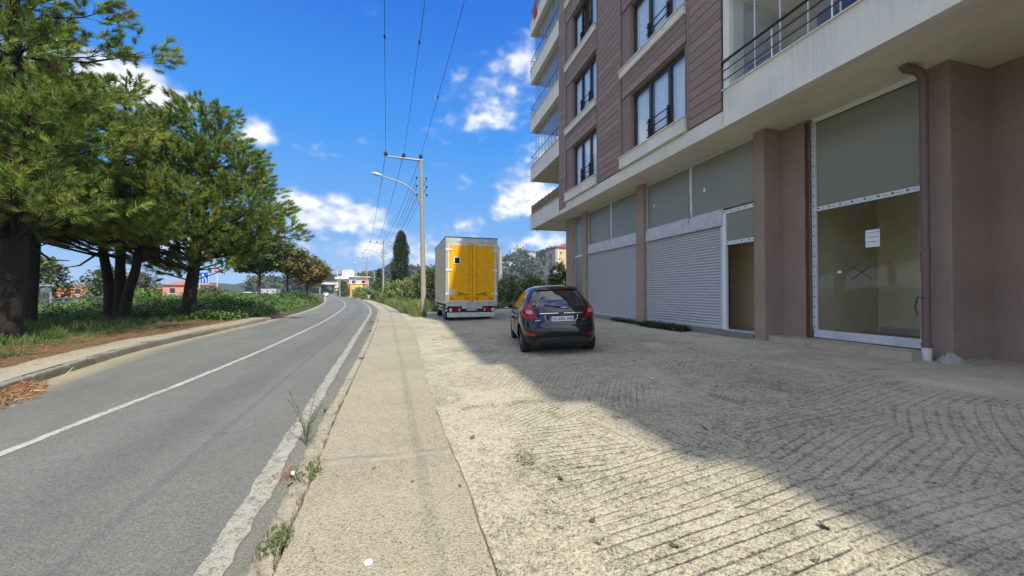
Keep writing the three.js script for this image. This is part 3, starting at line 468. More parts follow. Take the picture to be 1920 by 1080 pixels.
// ---- ground floor ----
M.footMortar = std(C(0.58, 0.54, 0.45), { map: T.concrete, bumpMap: T.concreteBump, bumpScale: 0.03 });
const GY = 0.40, GT = 5.22;
{
  const pil = (x0, x1, s0, s1, name = 'pillar') => bpart(name, rbox(x0, x1, 0.1, 5.298, -Math.max(s0, s1), -Math.min(s0, s1), 0.018), M.brownPlaster);
  pil(8.04, 8.6, 18.2, 19.2); pil(7.98, 8.5, 16.62, 17.06); pil(7.97, 8.5, 11.93, 12.4); pil(8.05, 8.62, 7.16, 7.46); pil(8.66, 9.72, 4.24, 4.56);
  bpart('side_wall', merge([sbox(8.6, 8.85, 0.1, 5.298, 6.56, 7.3), sbox(9.7, 9.95, 0.0, 5.298, -26, 4.24)]), M.brownPlaster);
  bpart('end_wall', sbox(8.6, 15.8, 0.1, 5.298, 19.0, 19.25), M.brownPlaster);
  const foot = (x0, x1, s0, s1) => { const g = grid(60, 3, (u, v) => { const q = u * 4, k = q | 0, f = q - k, c = [[x0, s0], [x0, s1], [x1, s1], [x1, s0], [x0, s0]], x = lerp(c[Math.min(k, 4)][0], c[Math.min(k + 1, 4)][0], f), s = lerp(c[Math.min(k, 4)][1], c[Math.min(k + 1, 4)][1], f), n = nz(x * 7 + s * 5, s * 7, 47), out = [0.035, 0.022, 0.014, 0][Math.round(v * 3)] * (1 + n), dx = x < (x0 + x1) / 2 ? -1 : 1, ds = s < (s0 + s1) / 2 ? -1 : 1; return [x + dx * out, 0.1 + [0, 0.12, 0.135, 0.14][Math.round(v * 3)] + (v ? 0.03 + n * 0.035 : 0), -(s + ds * out)]; }); bpart('pillar_foot', boxUV(g), M.footMortar); };
  foot(8.05, 8.62, 7.16, 7.46); foot(7.97, 8.5, 11.93, 12.4); foot(7.98, 8.5, 16.62, 17.06); foot(8.66, 9.72, 4.24, 4.56);
  // shop interiors
  bpart('shop_floor', sbox(8.15, 15.6, 0.05, GY - 0.02, 4.5, 19), M.shopFloor);
  bpart('shop_wall', merge([sbox(11.4, 11.6, GY - 0.02, 5.3, 4.4, 19), sbox(8.5, 11.4, GY - 0.02, 5.3, 12.05, 12.25), sbox(8.86, 11.4, GY - 0.02, 5.3, 6.95, 7.12), sbox(9.7, 11.4, GY - 0.02, 5.3, 4.32, 4.5), sbox(8.6, 11.4, GY - 0.02, 5.3, 16.72, 16.9)]), M.shopWall);
  bpart('lobby_wall', sbox(9.25, 9.4, GY - 0.02, 5.3, 7.13, 9.4), std(C(0.80, 0.62, 0.34), { map: T.plaster }));
  bpart('shop_column', sbox(10.4, 10.8, GY - 0.02, 5.3, 4.7, 5.6), M.shopWall);
  bpart('skirting', merge([sbox(11.37, 11.4, GY - 0.02, GY + 0.14, 7.2, 12), sbox(11.37, 11.4, GY - 0.02, GY + 0.14, 4.6, 6.9)]), M.roomDark);
  // rough concrete step under the shopfronts
  const step = (x, s0, s1) => { const n = Math.round((s1 - s0) / 0.12); bpart('shop_step', boxUV(grid(3, n, (u, v) => { const s = lerp(s0, s1, v), k = Math.round(u * 3); return [x + [-0.05, -0.035, 0.02, 0.12][k] + (k < 3 ? nz(s * 5, k, 41) * 0.03 : 0), [0.12, GY - 0.05, GY - 0.015, GY - 0.012][k] + (k && k < 3 ? nz(s * 4, k, 42) * 0.025 : 0), -s]; })), M.mortar); };
  step(8.07, 7.47, 11.93); step(8.07, 12.4, 16.62); step(8.66, 4.56, 6.56); step(8.07, 17.06, 18.2);
}
// printed marks on the protective film of new frames
const filmTex = (() => { const c = document.createElement('canvas'); c.width = 1024; c.height = 64; const x = c.getContext('2d'); x.fillStyle = '#d9dede'; x.fillRect(0, 0, 1024, 64); for (let i = 0; i < 4; i++) { x.fillStyle = '#3b4448'; x.fillRect(40 + i * 256, 18, 54, 20); x.fillStyle = '#8a9296'; x.font = 'italic 22px sans-serif'; x.fillRect(150 + i * 256, 30, 60, 8); x.fillRect(222 + i * 256, 26, 8, 8); } const t = new THREE.CanvasTexture(c); t.wrapS = t.wrapT = THREE.RepeatWrapping; t.colorSpace = THREE.SRGBColorSpace; return t; })();
M.film = std(C(0.95, 0.95, 0.95), { map: filmTex, roughness: 0.45 });
function filmBar(name, parent, x, y0, y1, s0, s1) { // flat printed face towards the street
  bpart(name, sbox(x, x + 0.06, y0, y1, s0, s1), M.pvc, parent);
  const up = y1 - y0 > Math.abs(s1 - s0), g = new THREE.BufferGeometry(), X = x - 0.003;
  g.setAttribute('position', new THREE.Float32BufferAttribute([X, y0, -s1, X, y0, -s0, X, y1, -s0, X, y1, -s1], 3)); g.setAttribute('normal', new THREE.Float32BufferAttribute([-1, 0, 0, -1, 0, 0, -1, 0, 0, -1, 0, 0], 3));
  const L = (up ? y1 - y0 : Math.abs(s1 - s0)) / 0.9; g.setAttribute('uv', new THREE.Float32BufferAttribute(up ? [0, 0, 0, 1, L, 1, L, 0] : [0, 0, L, 0, L, 1, 0, 1], 2)); g.setIndex([0, 1, 2, 0, 2, 3]);
  bpart('protective_film', g, M.film, parent);
}
function shutterUnit(s0, s1, mul, door) {
  const X = 8.1, g = sub('roller_shutter', building), sR = door ? 8.47 : s0; // s0 near end, s1 far end
  const y0 = GY + 0.02, y1 = 3.2, n = 34, h = (y1 - y0) / n;
  // a slat of rolled sheet: rounded outwards
  const L = s1 - sR - 0.16, prof = []; for (let i = 0; i <= 5; i++) { const a = i / 5; prof.push([-0.017 * Math.sin(Math.PI * (0.06 + a * 0.88)) - 0.002, a * (h - 0.013)]); }
  prof.push([0.008, h - 0.012], [0.008, h]); const slat = grid(prof.length - 1, 1, (u, v) => { const p = prof[Math.round(u * (prof.length - 1))]; return [p[0], p[1], (v - 0.5) * L]; }, (p) => [p[2], p[1] + p[0]]);
  for (let i = 0; i < n; i++) part('slat', slat, M.shutter, g, [X + 0.05 - B0[0], y0 + i * h, -(s1 + sR) / 2 - B0[2]]);
  bpart('guide_rail', sbox(X, X + 0.09, GY, y1, s1 - 0.08, s1), M.frameGrey, g); bpart('guide_rail', sbox(X, X + 0.09, GY, y1, sR, sR + 0.08), M.frameBlue, g);
  bpart('bottom_bar', sbox(X + 0.01, X + 0.07, GY - 0.005, GY + 0.04, sR + 0.08, s1 - 0.08), M.frameGrey, g);
  bpart('shutter_box', rbox(X - 0.05, X + 0.3, y1 + 0.005, 3.6, -s1, -sR, 0.012), M.frameBlue, g);
  bpart('inner_panel', sbox(X + 0.1, X + 0.12, GY, y1, sR, s1), M.roomDark, g);
  const w = sub('transom_window', building), a = door ? 7.46 : s0;
  bpart('frame', merge([sbox(X, X + 0.06, 3.605, 3.66, door ? sR : a, s1), sbox(X, X + 0.06, GT - 0.04, GT + 0.075, a, s1), sbox(X, X + 0.06, 3.66, GT - 0.04, s1 - 0.05, s1)]), M.frameGrey, w);
  bpart('mullion', sbox(X - 0.01, X + 0.07, 3.66, GT - 0.04, mul - 0.03, mul + 0.03), M.pvc, w);
  bpart('pane', sheet(X + 0.03, 3.66, GT - 0.04, mul + 0.03, s1 - 0.05), M.glassDusty, w); bpart('pane', sheet(X + 0.03, 3.66, GT - 0.04, a, mul - 0.03), M.glassDusty, w);
  bpart('wire', limb([[X - 0.02, 4.35, -mul - 0.02, 0.008], [X - 0.03, 3.95, -mul - 0.05, 0.01], [X - 0.02, 3.72, -mul - 0.01, 0.012], [X - 0.06, 3.5, -mul - 0.03, 0.012]], 6), M.sealant, w);
  if (door) {
    const d = sub('shop_door', building);
    bpart('door_jamb', sbox(X - 0.01, X + 0.07, GY, 3.5, 8.36, 8.465), M.pvc, d);
    filmBar('transom_bar', d, X, 3.5, 3.6, 7.46, 8.465); filmBar('transom_bar', d, X, 2.66, 2.76, 7.46, 8.36);
    bpart('pane', sheet(X + 0.03, 2.76, 3.5, 7.46, 8.36), M.glassDusty, d);
    bpart('threshold', sbox(X, X + 0.12, GY - 0.02, GY + 0.015, 7.46, 8.36), M.frameGrey, d);
  }
}
shutterUnit(12.42, 16.6, 14.45, false); shutterUnit(7.46, 11.92, 9.68, true);
{ // corner glazing at the far end
  const w = sub('shop_window', building), X = 8.12; bpart('pane', sheet(X + 0.02, GY, GT, 17.06, 18.2), M.glassDusty, w); bpart('transom_bar', sbox(X, X + 0.06, 3.2, 3.28, 17.06, 18.2), M.pvc, w); bpart('frame', merge([sbox(X, X + 0.05, GT, 5.298, 17.06, 18.2), sbox(X, X + 0.05, GY, GT, 17.06, 17.11), sbox(X, X + 0.05, GY, GT, 18.15, 18.2)]), M.frameGrey, w);
}
{ // tall shop window beside the downpipe
  const w = sub('shop_window', building), X = 8.7;
  bpart('sill_rail', rbox(X - 0.04, X + 0.08, GY, GY + 0.17, -6.5, -4.6, 0.008), M.frameBlue, w);
  filmBar('frame_post', w, X - 0.02, GY + 0.17, GT, 6.46, 6.53);
  filmBar('transom_bar', w, X - 0.01, 3.2, 3.3, 4.62, 6.46);
  bpart('frame', merge([sbox(X, X + 0.06, GT - 0.03, 5.298, 4.56, 6.53), sbox(X, X + 0.06, GY + 0.17, GT - 0.03, 4.565, 4.615)]), M.pvc, w);
  bpart('gasket', merge([sbox(X - 0.006, X, GT - 0.05, GT - 0.03, 4.62, 6.46), sbox(X - 0.006, X, 3.3, 3.31, 4.62, 6.46), sbox(X - 0.006, X, 3.19, 3.2, 4.62, 6.46)]), M.sealant, w);
  bpart('pane', sheet(X + 0.03, GY + 0.17, 3.2, 4.615, 6.46), M.glass, w); bpart('pane', sheet(X + 0.03, 3.3, GT - 0.03, 4.615, 6.46), M.glassDusty, w);
  bpart('raw_edge', boxUV(grid(3, 40, (u, v) => { const y = lerp(GY - 0.02, GT, v), k = Math.round(u * 3); return [8.6 - [0, 0.02, 0.03, 0][k] * (1 + nz(y * 4, k, 44)), y, -lerp(6.62, 6.53, u) + nz(y * 6, k, 45) * 0.012]; })), std(C(0.17, 0.085, 0.05), { map: T.concrete, bumpMap: T.concreteBump, bumpScale: 0.03 }), w);
}
{ // things on the glass
  const c = document.createElement('canvas'); c.width = 210; c.height = 297; const x = c.getContext('2d'); x.fillStyle = '#e6ecee'; x.fillRect(0, 0, 210, 297); x.fillStyle = '#59656c';
  for (const y of [38, 118, 200]) { let p = 28; for (let i = 0; i < 11; i++) { const w = 8 + ((i * 7 + y) % 5) * 2; if ((i + y) % 6 !== 4) x.fillRect(p, y, w, 13); p += w + 3; } }
  const t = new THREE.CanvasTexture(c); t.colorSpace = THREE.SRGBColorSpace;
  const g = new THREE.PlaneGeometry(0.24, 0.34); g.rotateY(-Math.PI / 2);
  const paper = std(C(0.95, 0.95, 0.95), { map: t, roughness: 0.8 });
  single('paper_notice', g, paper, 'white paper notice with three printed lines taped on the tall shop window', 'notice', [8.722, 2.46, -5.4]);
  const X = 8.722, xm = thing('tape_cross', 'black tape cross stuck on the tall shop window', 'tape mark', [X, 1.8, -5.6]);
  part('tape_strip', rod([0, -0.13, -0.17], [0, 0.13, 0.17], 0.011, 0.011, 4), M.sealant, xm); part('tape_strip', rod([0, 0.13, -0.17], [0, -0.13, 0.17], 0.011, 0.011, 4), M.sealant, xm);
  for (const [xx, y, s, w, lab] of [[8.722, 1.83, 6.0, 0.05, 'white sticker on the tall shop window beside the black tape cross'], [8.122, 4.35, 9.15, 0.05, 'white sticker on the pane above the shop door'], [8.122, 4.42, 11.5, 0.04, 'tiny white sticker on the pane above the shutter']]) { const q = new THREE.CircleGeometry(w, 6); q.scale(1, y < 3 ? 0.6 : 1.6, 1); q.rotateY(-Math.PI / 2); single('glass_sticker', q, std(C(0.8, 0.82, 0.8)), lab, 'sticker', [xx, y, -s]); }
}
{ // downpipe with its elbow, collars and the cement lump at its foot
  const P = thing('downpipe', 'brown rainwater downpipe with collars running up the dark pillar', 'pipe', [8.44, 0.2, -4.46]);
  M.pipe = std(C(0.185, 0.115, 0.10), { roughness: 0.55, map: T.plaster });
  part('pipe', limb([[0, 0.02, 0, 0.058], [0, 1.7, 0, 0.058], [0, 4.72, 0, 0.058]], 14), M.pipe, P);
  part('elbow', limb([[0, 4.7, 0, 0.064], [-0.005, 4.86, 0, 0.066], [-0.05, 4.97, -0.02, 0.07], [-0.14, 5.02, -0.05, 0.072], [-0.26, 5.03, -0.08, 0.074], [-0.3, 5.1, -0.1, 0.07]], 14), M.pipe, P);
  for (const y of [0.28, 1.55, 1.85, 3.1]) part('collar', rod([0, y, 0], [0, y + 0.05, 0], 0.068, 0.068, 14), M.pipe, P);
  part('coupling', rod([0, 1.58, 0], [0, 1.86, 0], 0.064, 0.064, 14), M.pipe, P);
  part('white_foot', rod([0, 0, 0], [0, 0.26, 0], 0.066, 0.064, 14), std(C(0.66, 0.68, 0.66), { map: T.metal }), P);
  part('cable', limb([[-0.07, 1.1, 0.02, 0.012], [-0.1, 1.12, -0.06, 0.014], [-0.1, 0.95, -0.09, 0.014], [-0.07, 0.8, -0.08, 0.012]], 6), M.sealant, P);
  const lump = new THREE.IcosahedronGeometry(1, 3); { const p = lump.attributes.position; for (let i = 0; i < p.count; i++) { const v = V().fromBufferAttribute(p, i), k = 1 + nz(v.x * 2 + 3, v.y * 2 + v.z * 2, 46) * 0.45; v.multiplyScalar(k); p.setXYZ(i, v.x * 0.16 * (1.2 - v.y * 0.45), Math.max(-0.05, v.y * 0.17), v.z * 0.14 * (1.2 - v.y * 0.45)); } lump.computeVertexNormals(); }
  single('cement_lump', boxUV(lump), std(C(0.66, 0.65, 0.58), { map: T.concrete, bumpMap: T.concreteBump, bumpScale: 0.03 }), 'pale cement lump at the foot of the brown downpipe', 'cement', [8.52, 0.23, -4.2]);
}
{ // a towel over the highest balcony rail and old neighbours of this facade
  const g = boxUV(grid(6, 10, (u, v) => [7.05 - 0.03 * Math.sin(v * 3) + 0.015 * Math.sin(u * 12), 18.98 - v * 1.05, -(21.2 + u * 0.6)])); single('red_cloth', g, std(C(0.5, 0.05, 0.05)), 'red cloth hung over the rail of an upper balcony', 'cloth');
}
// ---------- vehicles ----------
Object.assign(M, {
  carBlack: new THREE.MeshPhysicalMaterial({ color: C(0.004, 0.0045, 0.007), roughness: 0.35, metalness: 0, specularIntensity: 0.25, clearcoat: 1, clearcoatRoughness: 0.04, side: THREE.DoubleSide }),
  carWhite: new THREE.MeshPhysicalMaterial({ color: C(0.7, 0.71, 0.72), roughness: 0.35, clearcoat: 1, clearcoatRoughness: 0.05, side: THREE.DoubleSide }),
  carGlass: new THREE.MeshPhysicalMaterial({ color: C(0.012, 0.015, 0.018), roughness: 0.03, metalness: 0, ior: 1.6, clearcoat: 1, clearcoatRoughness: 0.02, side: THREE.DoubleSide }),
  trimBlack: std(C(0.022, 0.023, 0.026), { roughness: 0.6 }),
  trimMatt: std(C(0.03, 0.037, 0.04), { roughness: 0.55 }),
  tyre: std(C(0.018, 0.018, 0.018), { roughness: 0.85 }),
  rim: std(C(0.45, 0.46, 0.48), { roughness: 0.3, metalness: 0.7 }),
  chrome: std(C(0.75, 0.76, 0.78), { roughness: 0.12, metalness: 1 }),
  lampRed: new THREE.MeshPhysicalMaterial({ color: C(0.30, 0.004, 0.010), roughness: 0.2, specularIntensity: 0.4, clearcoat: 0.5, clearcoatRoughness: 0.06, side: THREE.DoubleSide }),
  lampPale: new THREE.MeshPhysicalMaterial({ color: C(0.55, 0.22, 0.23), roughness: 0.1, clearcoat: 1, side: THREE.DoubleSide }),
  lampClear: new THREE.MeshPhysicalMaterial({ color: C(0.75, 0.75, 0.74), roughness: 0.15, clearcoat: 1, side: THREE.DoubleSide }),
});
function plateTexture(text, blue = true) {
  const c = document.createElement('canvas'); c.width = 520; c.height = 112; const x = c.getContext('2d'); x.fillStyle = '#e9edf0'; x.fillRect(0, 0, 520, 112); if (blue) { x.fillStyle = '#4673b8'; x.fillRect(4, 4, 48, 104); x.fillStyle = '#e9edf0'; x.font = 'bold 22px sans-serif'; x.fillText('TR', 13, 96); }
  x.strokeStyle = '#20242a'; x.lineWidth = 4; x.strokeRect(2, 2, 516, 108); x.fillStyle = '#15191d'; x.font = 'bold 84px sans-serif'; x.textAlign = 'center'; x.textBaseline = 'middle'; x.fillText(text, 288, 58, 444); const t = new THREE.CanvasTexture(c); t.colorSpace = THREE.SRGBColorSpace; return t;
}
function plateMesh(text, w, h) { const g = new THREE.PlaneGeometry(w, h); return [g, std(C(0.92, 0.92, 0.92), { map: plateTexture(text), roughness: 0.4 })]; }
function wheel(parent, name, x, y, z, r, w, out, spokes = true) { // out: +1 / -1, which way the rim faces
  const t = [], pr = [[r * 0.62, -w / 2], [r * 0.9, -w / 2], [r * 0.985, -w * 0.4], [r, -w * 0.2], [r, w * 0.2], [r * 0.985, w * 0.4], [r * 0.9, w / 2], [r * 0.62, w / 2], [r * 0.6, w * 0.2], [r * 0.6, -w * 0.2], [r * 0.62, -w / 2]];
  const g = new THREE.LatheGeometry(pr.map((p) => new THREE.Vector2(p[0], p[1])), 40); g.rotateZ(Math.PI / 2); const W = sub(name, parent, [x, y, z]); part('tyre', g, M.tyre, W);
  const q = [], f = out * w * 0.34; q.push(new THREE.TorusGeometry(r * 0.6, r * 0.035, 6, 36).rotateY(Math.PI / 2).translate(f, 0, 0), new THREE.CylinderGeometry(r * 0.15, r * 0.17, 0.05, 16).rotateZ(Math.PI / 2).translate(f - out * 0.01, 0, 0), new THREE.CylinderGeometry(r * 0.61, r * 0.61, 0.01, 30).rotateZ(Math.PI / 2).translate(f - out * 0.07, 0, 0));
  if (spokes) for (let i = 0; i < 5; i++) { const a = i / 5 * Math.PI * 2; q.push(new THREE.BoxGeometry(0.03, r * 0.5, r * 0.16).translate(0, r * 0.34, 0).rotateX(a).translate(f - out * 0.015, 0, 0)); }
  part('rim', merge(q), M.rim, W); return W;
}
// ----- hatchback: levels are [y, rear z, front z, half width, squareness at the rear, squareness at the front]; car frame: x right, y up, z = 0 at the rear bumper, nose at +z
const LV = [[0.19, 0.22, 3.72, 0.755, 5.2, 3.4], [0.27, 0.07, 3.86, 0.8150000000000001, 5.2, 3.4], [0.38, 0.015, 3.93, 0.85, 5.2, 3.4], [0.52, 0.0, 3.95, 0.85, 5.2, 3.4], [0.62, 0.035, 3.94, 0.858, 5.2, 3.4], [0.66, 0.075, 3.92, 0.861, 5.2, 3.4], [0.74, 0.095, 3.86, 0.862, 5.2, 3.4], [0.83, 0.12, 3.7, 0.858, 5.2, 3.4], [0.9, 0.145, 3.45, 0.848, 5.2, 3.4], [0.97, 0.18, 3.12, 0.828, 5.2, 3.4], [1.04, 0.225, 2.92, 0.785, 4.6, 3.4], [1.14, 0.295, 2.7, 0.73, 4.6, 3.4], [1.24, 0.385, 2.46, 0.672, 4.0, 3.4], [1.33, 0.48, 2.2, 0.612, 4.0, 3.3], [1.39, 0.56, 2.02, 0.565, 4.0, 3.2], [1.435, 0.68, 1.84, 0.505, 3.0, 3.0], [1.462, 0.85, 1.62, 0.41, 2.6, 2.6], [1.475, 1.0, 1.45, 0.28, 2.2, 2.2]];
function lvAt(y) { let i = 0; while (i < LV.length - 2 && y > LV[i + 1][0]) i++; const a = LV[i], b = LV[i + 1], t = Math.max(0, Math.min(1, (y - a[0]) / (b[0] - a[0]))); return a.map((v, k) => lerp(v, b[k], t)); }
// t: 0 = right side middle, quarter turn = rear centre, half = left side
function carPoint(t, y, out = 0) {
  const [, zr, zf, w, nr, nf] = lvAt(y), c = Math.cos(t), s = Math.sin(t), back = s > 0, n = back ? nr : nf, zm = lerp(zr, zf, 0.5), L = back ? zm - zr : zf - zm;
  const px = w * Math.sign(c) * Math.pow(Math.abs(c), 2 / n), pz = zm - Math.sign(s) * L * Math.pow(Math.abs(s), 2 / n);
  if (!out) return V(px, y, pz);
  const e = 0.004, a = carPoint(t + e, y), b = carPoint(t - e, y), u = carPoint(t, Math.min(1.474, y + 0.01)), d = carPoint(t, y - 0.01), N = a.sub(b).cross(u.sub(d)).normalize(); if (N.dot(V(px, 0.2, pz - zm)) < 0) N.negate(); return V(px, y, pz).addScaledVector(N, out);
}
// the rear face by x: angle t whose point has this x
const tRear = (x, y) => { const [, , , w, n] = lvAt(y); return Math.acos(Math.sign(x) * Math.pow(Math.min(1, Math.abs(x) / w), n / 2)); };
const tSide = (z, y, left) => { const [, zr, zf, , nr, nf] = lvAt(y), zm = (zr + zf) / 2, back = z < zm, L = back ? zm - zr : zf - zm, k = Math.asin(Math.pow(Math.min(1, Math.abs(z - zm) / L), (back ? nr : nf) / 2)) * (back ? 1 : -1); return left ? Math.PI - k : k; };
function patch(nu, nv, f, out) { return grid(nu, nv, (u, v) => { const [t, y] = f(u, v), p = carPoint(t, y, out); return [p.x, p.y, p.z]; }, (p, u, v) => [u, v]); }
function makeCar(label, paint, plate, pos, turn, group) {
  const car = thing('parked_car', label, 'car', pos, turn, group);
  // shell with wheel arches cut out
  const NT = 120; const P = [], I = []; LV.forEach((l) => { for (let i = 0; i < NT; i++) { const t = i / NT * Math.PI * 2, p = carPoint(t, l[0]); P.push(p.x, p.y, p.z); } });
  for (let j = 0; j < LV.length - 1; j++) for (let i = 0; i < NT; i++) { const a = j * NT + i, b = j * NT + (i + 1) % NT, c = a + NT, d = b + NT; I.push(a, c, b, b, c, d); }
  P.push(0, 0.19, 2, 0, 1.478, 1.22); const lo = LV.length * NT, hi = lo + 1, top = (LV.length - 1) * NT; for (let i = 0; i < NT; i++) { I.push(lo, i, (i + 1) % NT); I.push(hi, top + (i + 1) % NT, top + i); }
  let g = new THREE.BufferGeometry(); g.setAttribute('position', new THREE.Float32BufferAttribute(P, 3)); g.setIndex(I); g.computeVertexNormals(); g.setAttribute('uv', new THREE.Float32BufferAttribute(new Float32Array(P.length / 3 * 2), 2));
  const ev = new Evaluator(); ev.useGroups = false; ev.attributes = ['position', 'normal', 'uv']; let A = new Brush(g); A.updateMatrixWorld();
  const WZ = [0.70, 3.19], WR = 0.30;
  for (const z of WZ) for (const x of [-0.86, 0.86]) { const b = new Brush(new THREE.CylinderGeometry(WR + 0.055, WR + 0.055, 0.5, 36).rotateZ(Math.PI / 2).translate(x, WR, z)); b.updateMatrixWorld(); const r = ev.evaluate(A, b, SUBTRACTION); r.updateMatrixWorld(); A = r; }
  part('body', A.geometry, paint, car);
  for (const z of WZ) for (const x of [-0.715, 0.715]) wheel(car, 'wheel', x, WR, z, WR, 0.195, Math.sign(x));
  // rear window: narrow at the top, upswept lower corners
  const rw = (u, v) => { const y = lerp(0.985, 1.34, v), half = lerp(0.635, 0.485, v) * (1 - 0.10 * Math.pow(1 - v, 3)), x = lerp(-half, half, u), yy = y + (v < 0.5 ? (1 - v * 2) * 0.05 * Math.pow(Math.abs(u * 2 - 1), 2.5) : 0); return [tRear(x, yy), yy]; };
  part('rear_window', patch(24, 10, rw, 0.006), M.carGlass, car);
  part('rear_wiper', limb([0, 0.3, 0.7, 1].map((q) => { const p = carPoint(tRear(lerp(-0.04, 0.34, q), lerp(0.995, 1.045, q)), lerp(0.995, 1.045, q), 0.018); return [p.x, p.y, p.z, 0.009]; }), 5), M.trimBlack, car);
  part('wiper_hub', (() => { const p = carPoint(tRear(-0.1, 0.985), 0.985, 0.012); return new THREE.SphereGeometry(0.05, 12, 8).scale(1.9, 0.42, 0.5).translate(p.x, p.y, p.z); })(), M.rim, car);
  // side windows
  for (const left of [0, 1]) {
    part('side_window', patch(16, 6, (u, v) => { const y = lerp(0.965, 1.335, v), a = lerp(1.62, 1.55, v), b = lerp(2.72, 2.02, v); return [tSide(lerp(a, b, u), y, left), y]; }, 0.005), M.carGlass, car);
    part('quarter_window', patch(12, 6, (u, v) => { const y = lerp(1.02 - 0.05 * u, 1.335, v), a = lerp(0.78, 0.72, v), b = lerp(1.54, 1.47, v); return [tSide(lerp(a, b, u), y, left), y]; }, 0.005), M.carGlass, car);
    part('window_trim', limb(Array.from({ length: 14 }, (_, i) => { const z = lerp(0.72, 2.75, i / 13), y = lerp(1.01, 0.945, i / 13), p = carPoint(tSide(z, y, left), y, 0.006); return [p.x, p.y, p.z, 0.008]; }), 5), M.chrome, car);
    // tail lamp: tall, wraps the corner, pointed top
    const tl = (k) => (u, v) => { const y = lerp(0.80, 1.14, v), inX = lerp(0.50, 0.665, Math.pow(v, 1.15)), t0 = tRear(inX, y), t1 = tSide(lerp(0.42, 0.50, v), y, 0), a = lerp(t0, t1, u); const yy = y + (v < 0.3 ? (0.3 - v) * 0.12 * (1 - u) : 0) * -1 + 0.02 * u * (1 - v); return [left ? Math.PI - a : a, Math.min(1.2, yy)]; };
    const lamp = part('tail_light', patch(10, 10, tl(0), 0.012), M.lampRed, car);
    part('reversing_lens', patch(6, 4, (u, v) => tl(0)(0.12 + u * 0.5, 0.22 + v * 0.22), 0.0165), M.lampPale, lamp);
    part('rear_reflector', patch(6, 3, (u, v) => { const y = lerp(0.42, 0.475, v), x = lerp(0.55, 0.76, u); const t = tRear(x, y); return [left ? Math.PI - t : t, y + 0.03 * u]; }, 0.008), M.lampRed, car);
    const mir = sub('door_mirror', car, [left ? -0.93 : 0.93, 0.985, 2.42]);
    part('mirror_shell', new THREE.SphereGeometry(0.1, 16, 12).scale(1.05, 0.72, 0.6), M.carBlack === paint ? M.trimBlack : paint, mir); part('mirror_lamp', new THREE.SphereGeometry(0.05, 10, 8).scale(1.5, 0.3, 0.6).translate(left ? -0.04 : 0.04, -0.045, -0.03), M.chrome, mir); part('mirror_arm', rod([left ? 0.06 : -0.06, -0.03, 0.02], [left ? 0.16 : -0.16, -0.06, 0.05], 0.025), M.trimBlack, mir);
    // door handle and shut lines
    part('door_handle', (() => { const p = carPoint(tSide(1.78, 0.83, left), 0.83, 0.02); return rbox(-0.015, 0.015, -0.014, 0.014, -0.09, 0.09, 0.01).translate(p.x, p.y, p.z); })(), paint, car);
    part('door_seam', limb(Array.from({ length: 9 }, (_, i) => { const y = lerp(0.32, 0.95, i / 8), p = carPoint(tSide(1.58, y, left), y, 0.001); return [p.x, p.y, p.z, 0.004]; }), 4), M.trimBlack, car);
  }
  // hatch shut line, plate niche, chrome bar, badge, lower bumper insert
  const seam = []; for (let i = 0; i <= 24; i++) { const x = lerp(-0.60, 0.60, i / 24), y = 0.645 + 0.03 * Math.pow(Math.abs(x) / 0.6, 4), p = carPoint(tRear(x, y), y, 0.001); seam.push([p.x, p.y, p.z, 0.005]); } part('hatch_seam', limb(seam, 4), M.trimBlack, car);
  part('bumper_insert', patch(24, 5, (u, v) => { const y = lerp(0.225, 0.40, v), h = lerp(0.66, 0.52, v); return [tRear(lerp(-h, h, u), y), y - 0.02 * Math.pow(Math.abs(u * 2 - 1), 3)]; }, 0.008), M.trimMatt, car);
  const zp = carPoint(Math.PI / 2, 0.77).z;
  part('plate_niche', rbox(-0.33, 0.33, 0.695, 0.845, zp - 0.006, zp + 0.05, 0.02), M.trimBlack, car);
  for (const s of [-1, 1]) part('niche_trim', limb([[s * 0.345, 0.85, zp - 0.004, 0.009], [s * 0.335, 0.77, zp - 0.012, 0.009], [s * 0.27, 0.70, zp - 0.012, 0.007]], 6), M.chrome, car);
  const [pg, pm] = plateMesh(plate, 0.52, 0.112); part('number_plate', pg.rotateY(Math.PI), pm, car, [0, 0.765, zp - 0.022]); part('plate_backing', box(-0.265, 0.265, 0.705, 0.825, zp - 0.02, zp - 0.008), M.trimBlack, car);
  part('chrome_bar', limb(Array.from({ length: 13 }, (_, i) => { const x = lerp(-0.45, 0.45, i / 12), p = carPoint(tRear(x, 0.872), 0.872, 0.014); return [p.x, p.y, p.z, 0.014]; }), 8), M.chrome, car);
  const zb = carPoint(Math.PI / 2, 0.885).z; const badge = part('badge', new THREE.CylinderGeometry(0.062, 0.062, 0.02, 24).scale(1, 1, 0.5).rotateX(-Math.PI / 2).translate(0, 0.885, zb - 0.024), std(C(0.02, 0.04, 0.12), { roughness: 0.2 }), car); part('badge_ring', new THREE.TorusGeometry(0.062, 0.006, 6, 28).scale(1, 0.5, 1).translate(0, 0.885, zb - 0.035), M.chrome, badge);
  // small chrome script marks either side of the plate
  for (const [x0, x1] of [[-0.54, -0.44], [0.44, 0.55]]) part('hatch_emblem', limb([0, 0.5, 1].map((q) => { const x = lerp(x0, x1, q), p = carPoint(tRear(x, 0.735), 0.735, 0.006); return [p.x, p.y + (x0 < 0 ? (q === 0.5 ? 0.01 : 0) : 0), p.z, x0 < 0 ? 0.005 : 0.009]; }), 5), M.chrome, car);
  // roof spoiler, aerial, exhaust, underbody, windscreen and nose
  part('roof_spoiler', patch(20, 3, (u, v) => { const y = lerp(1.355, 1.405, v), h = 0.49; return [tRear(lerp(-h, h, u), y), y]; }, 0.026), paint, car);
  part('high_brake_light', patch(6, 1, (u, v) => { const y = lerp(1.347, 1.358, v); return [tRear(lerp(-0.16, 0.16, u), y), y]; }, 0.018), M.lampRed, car);
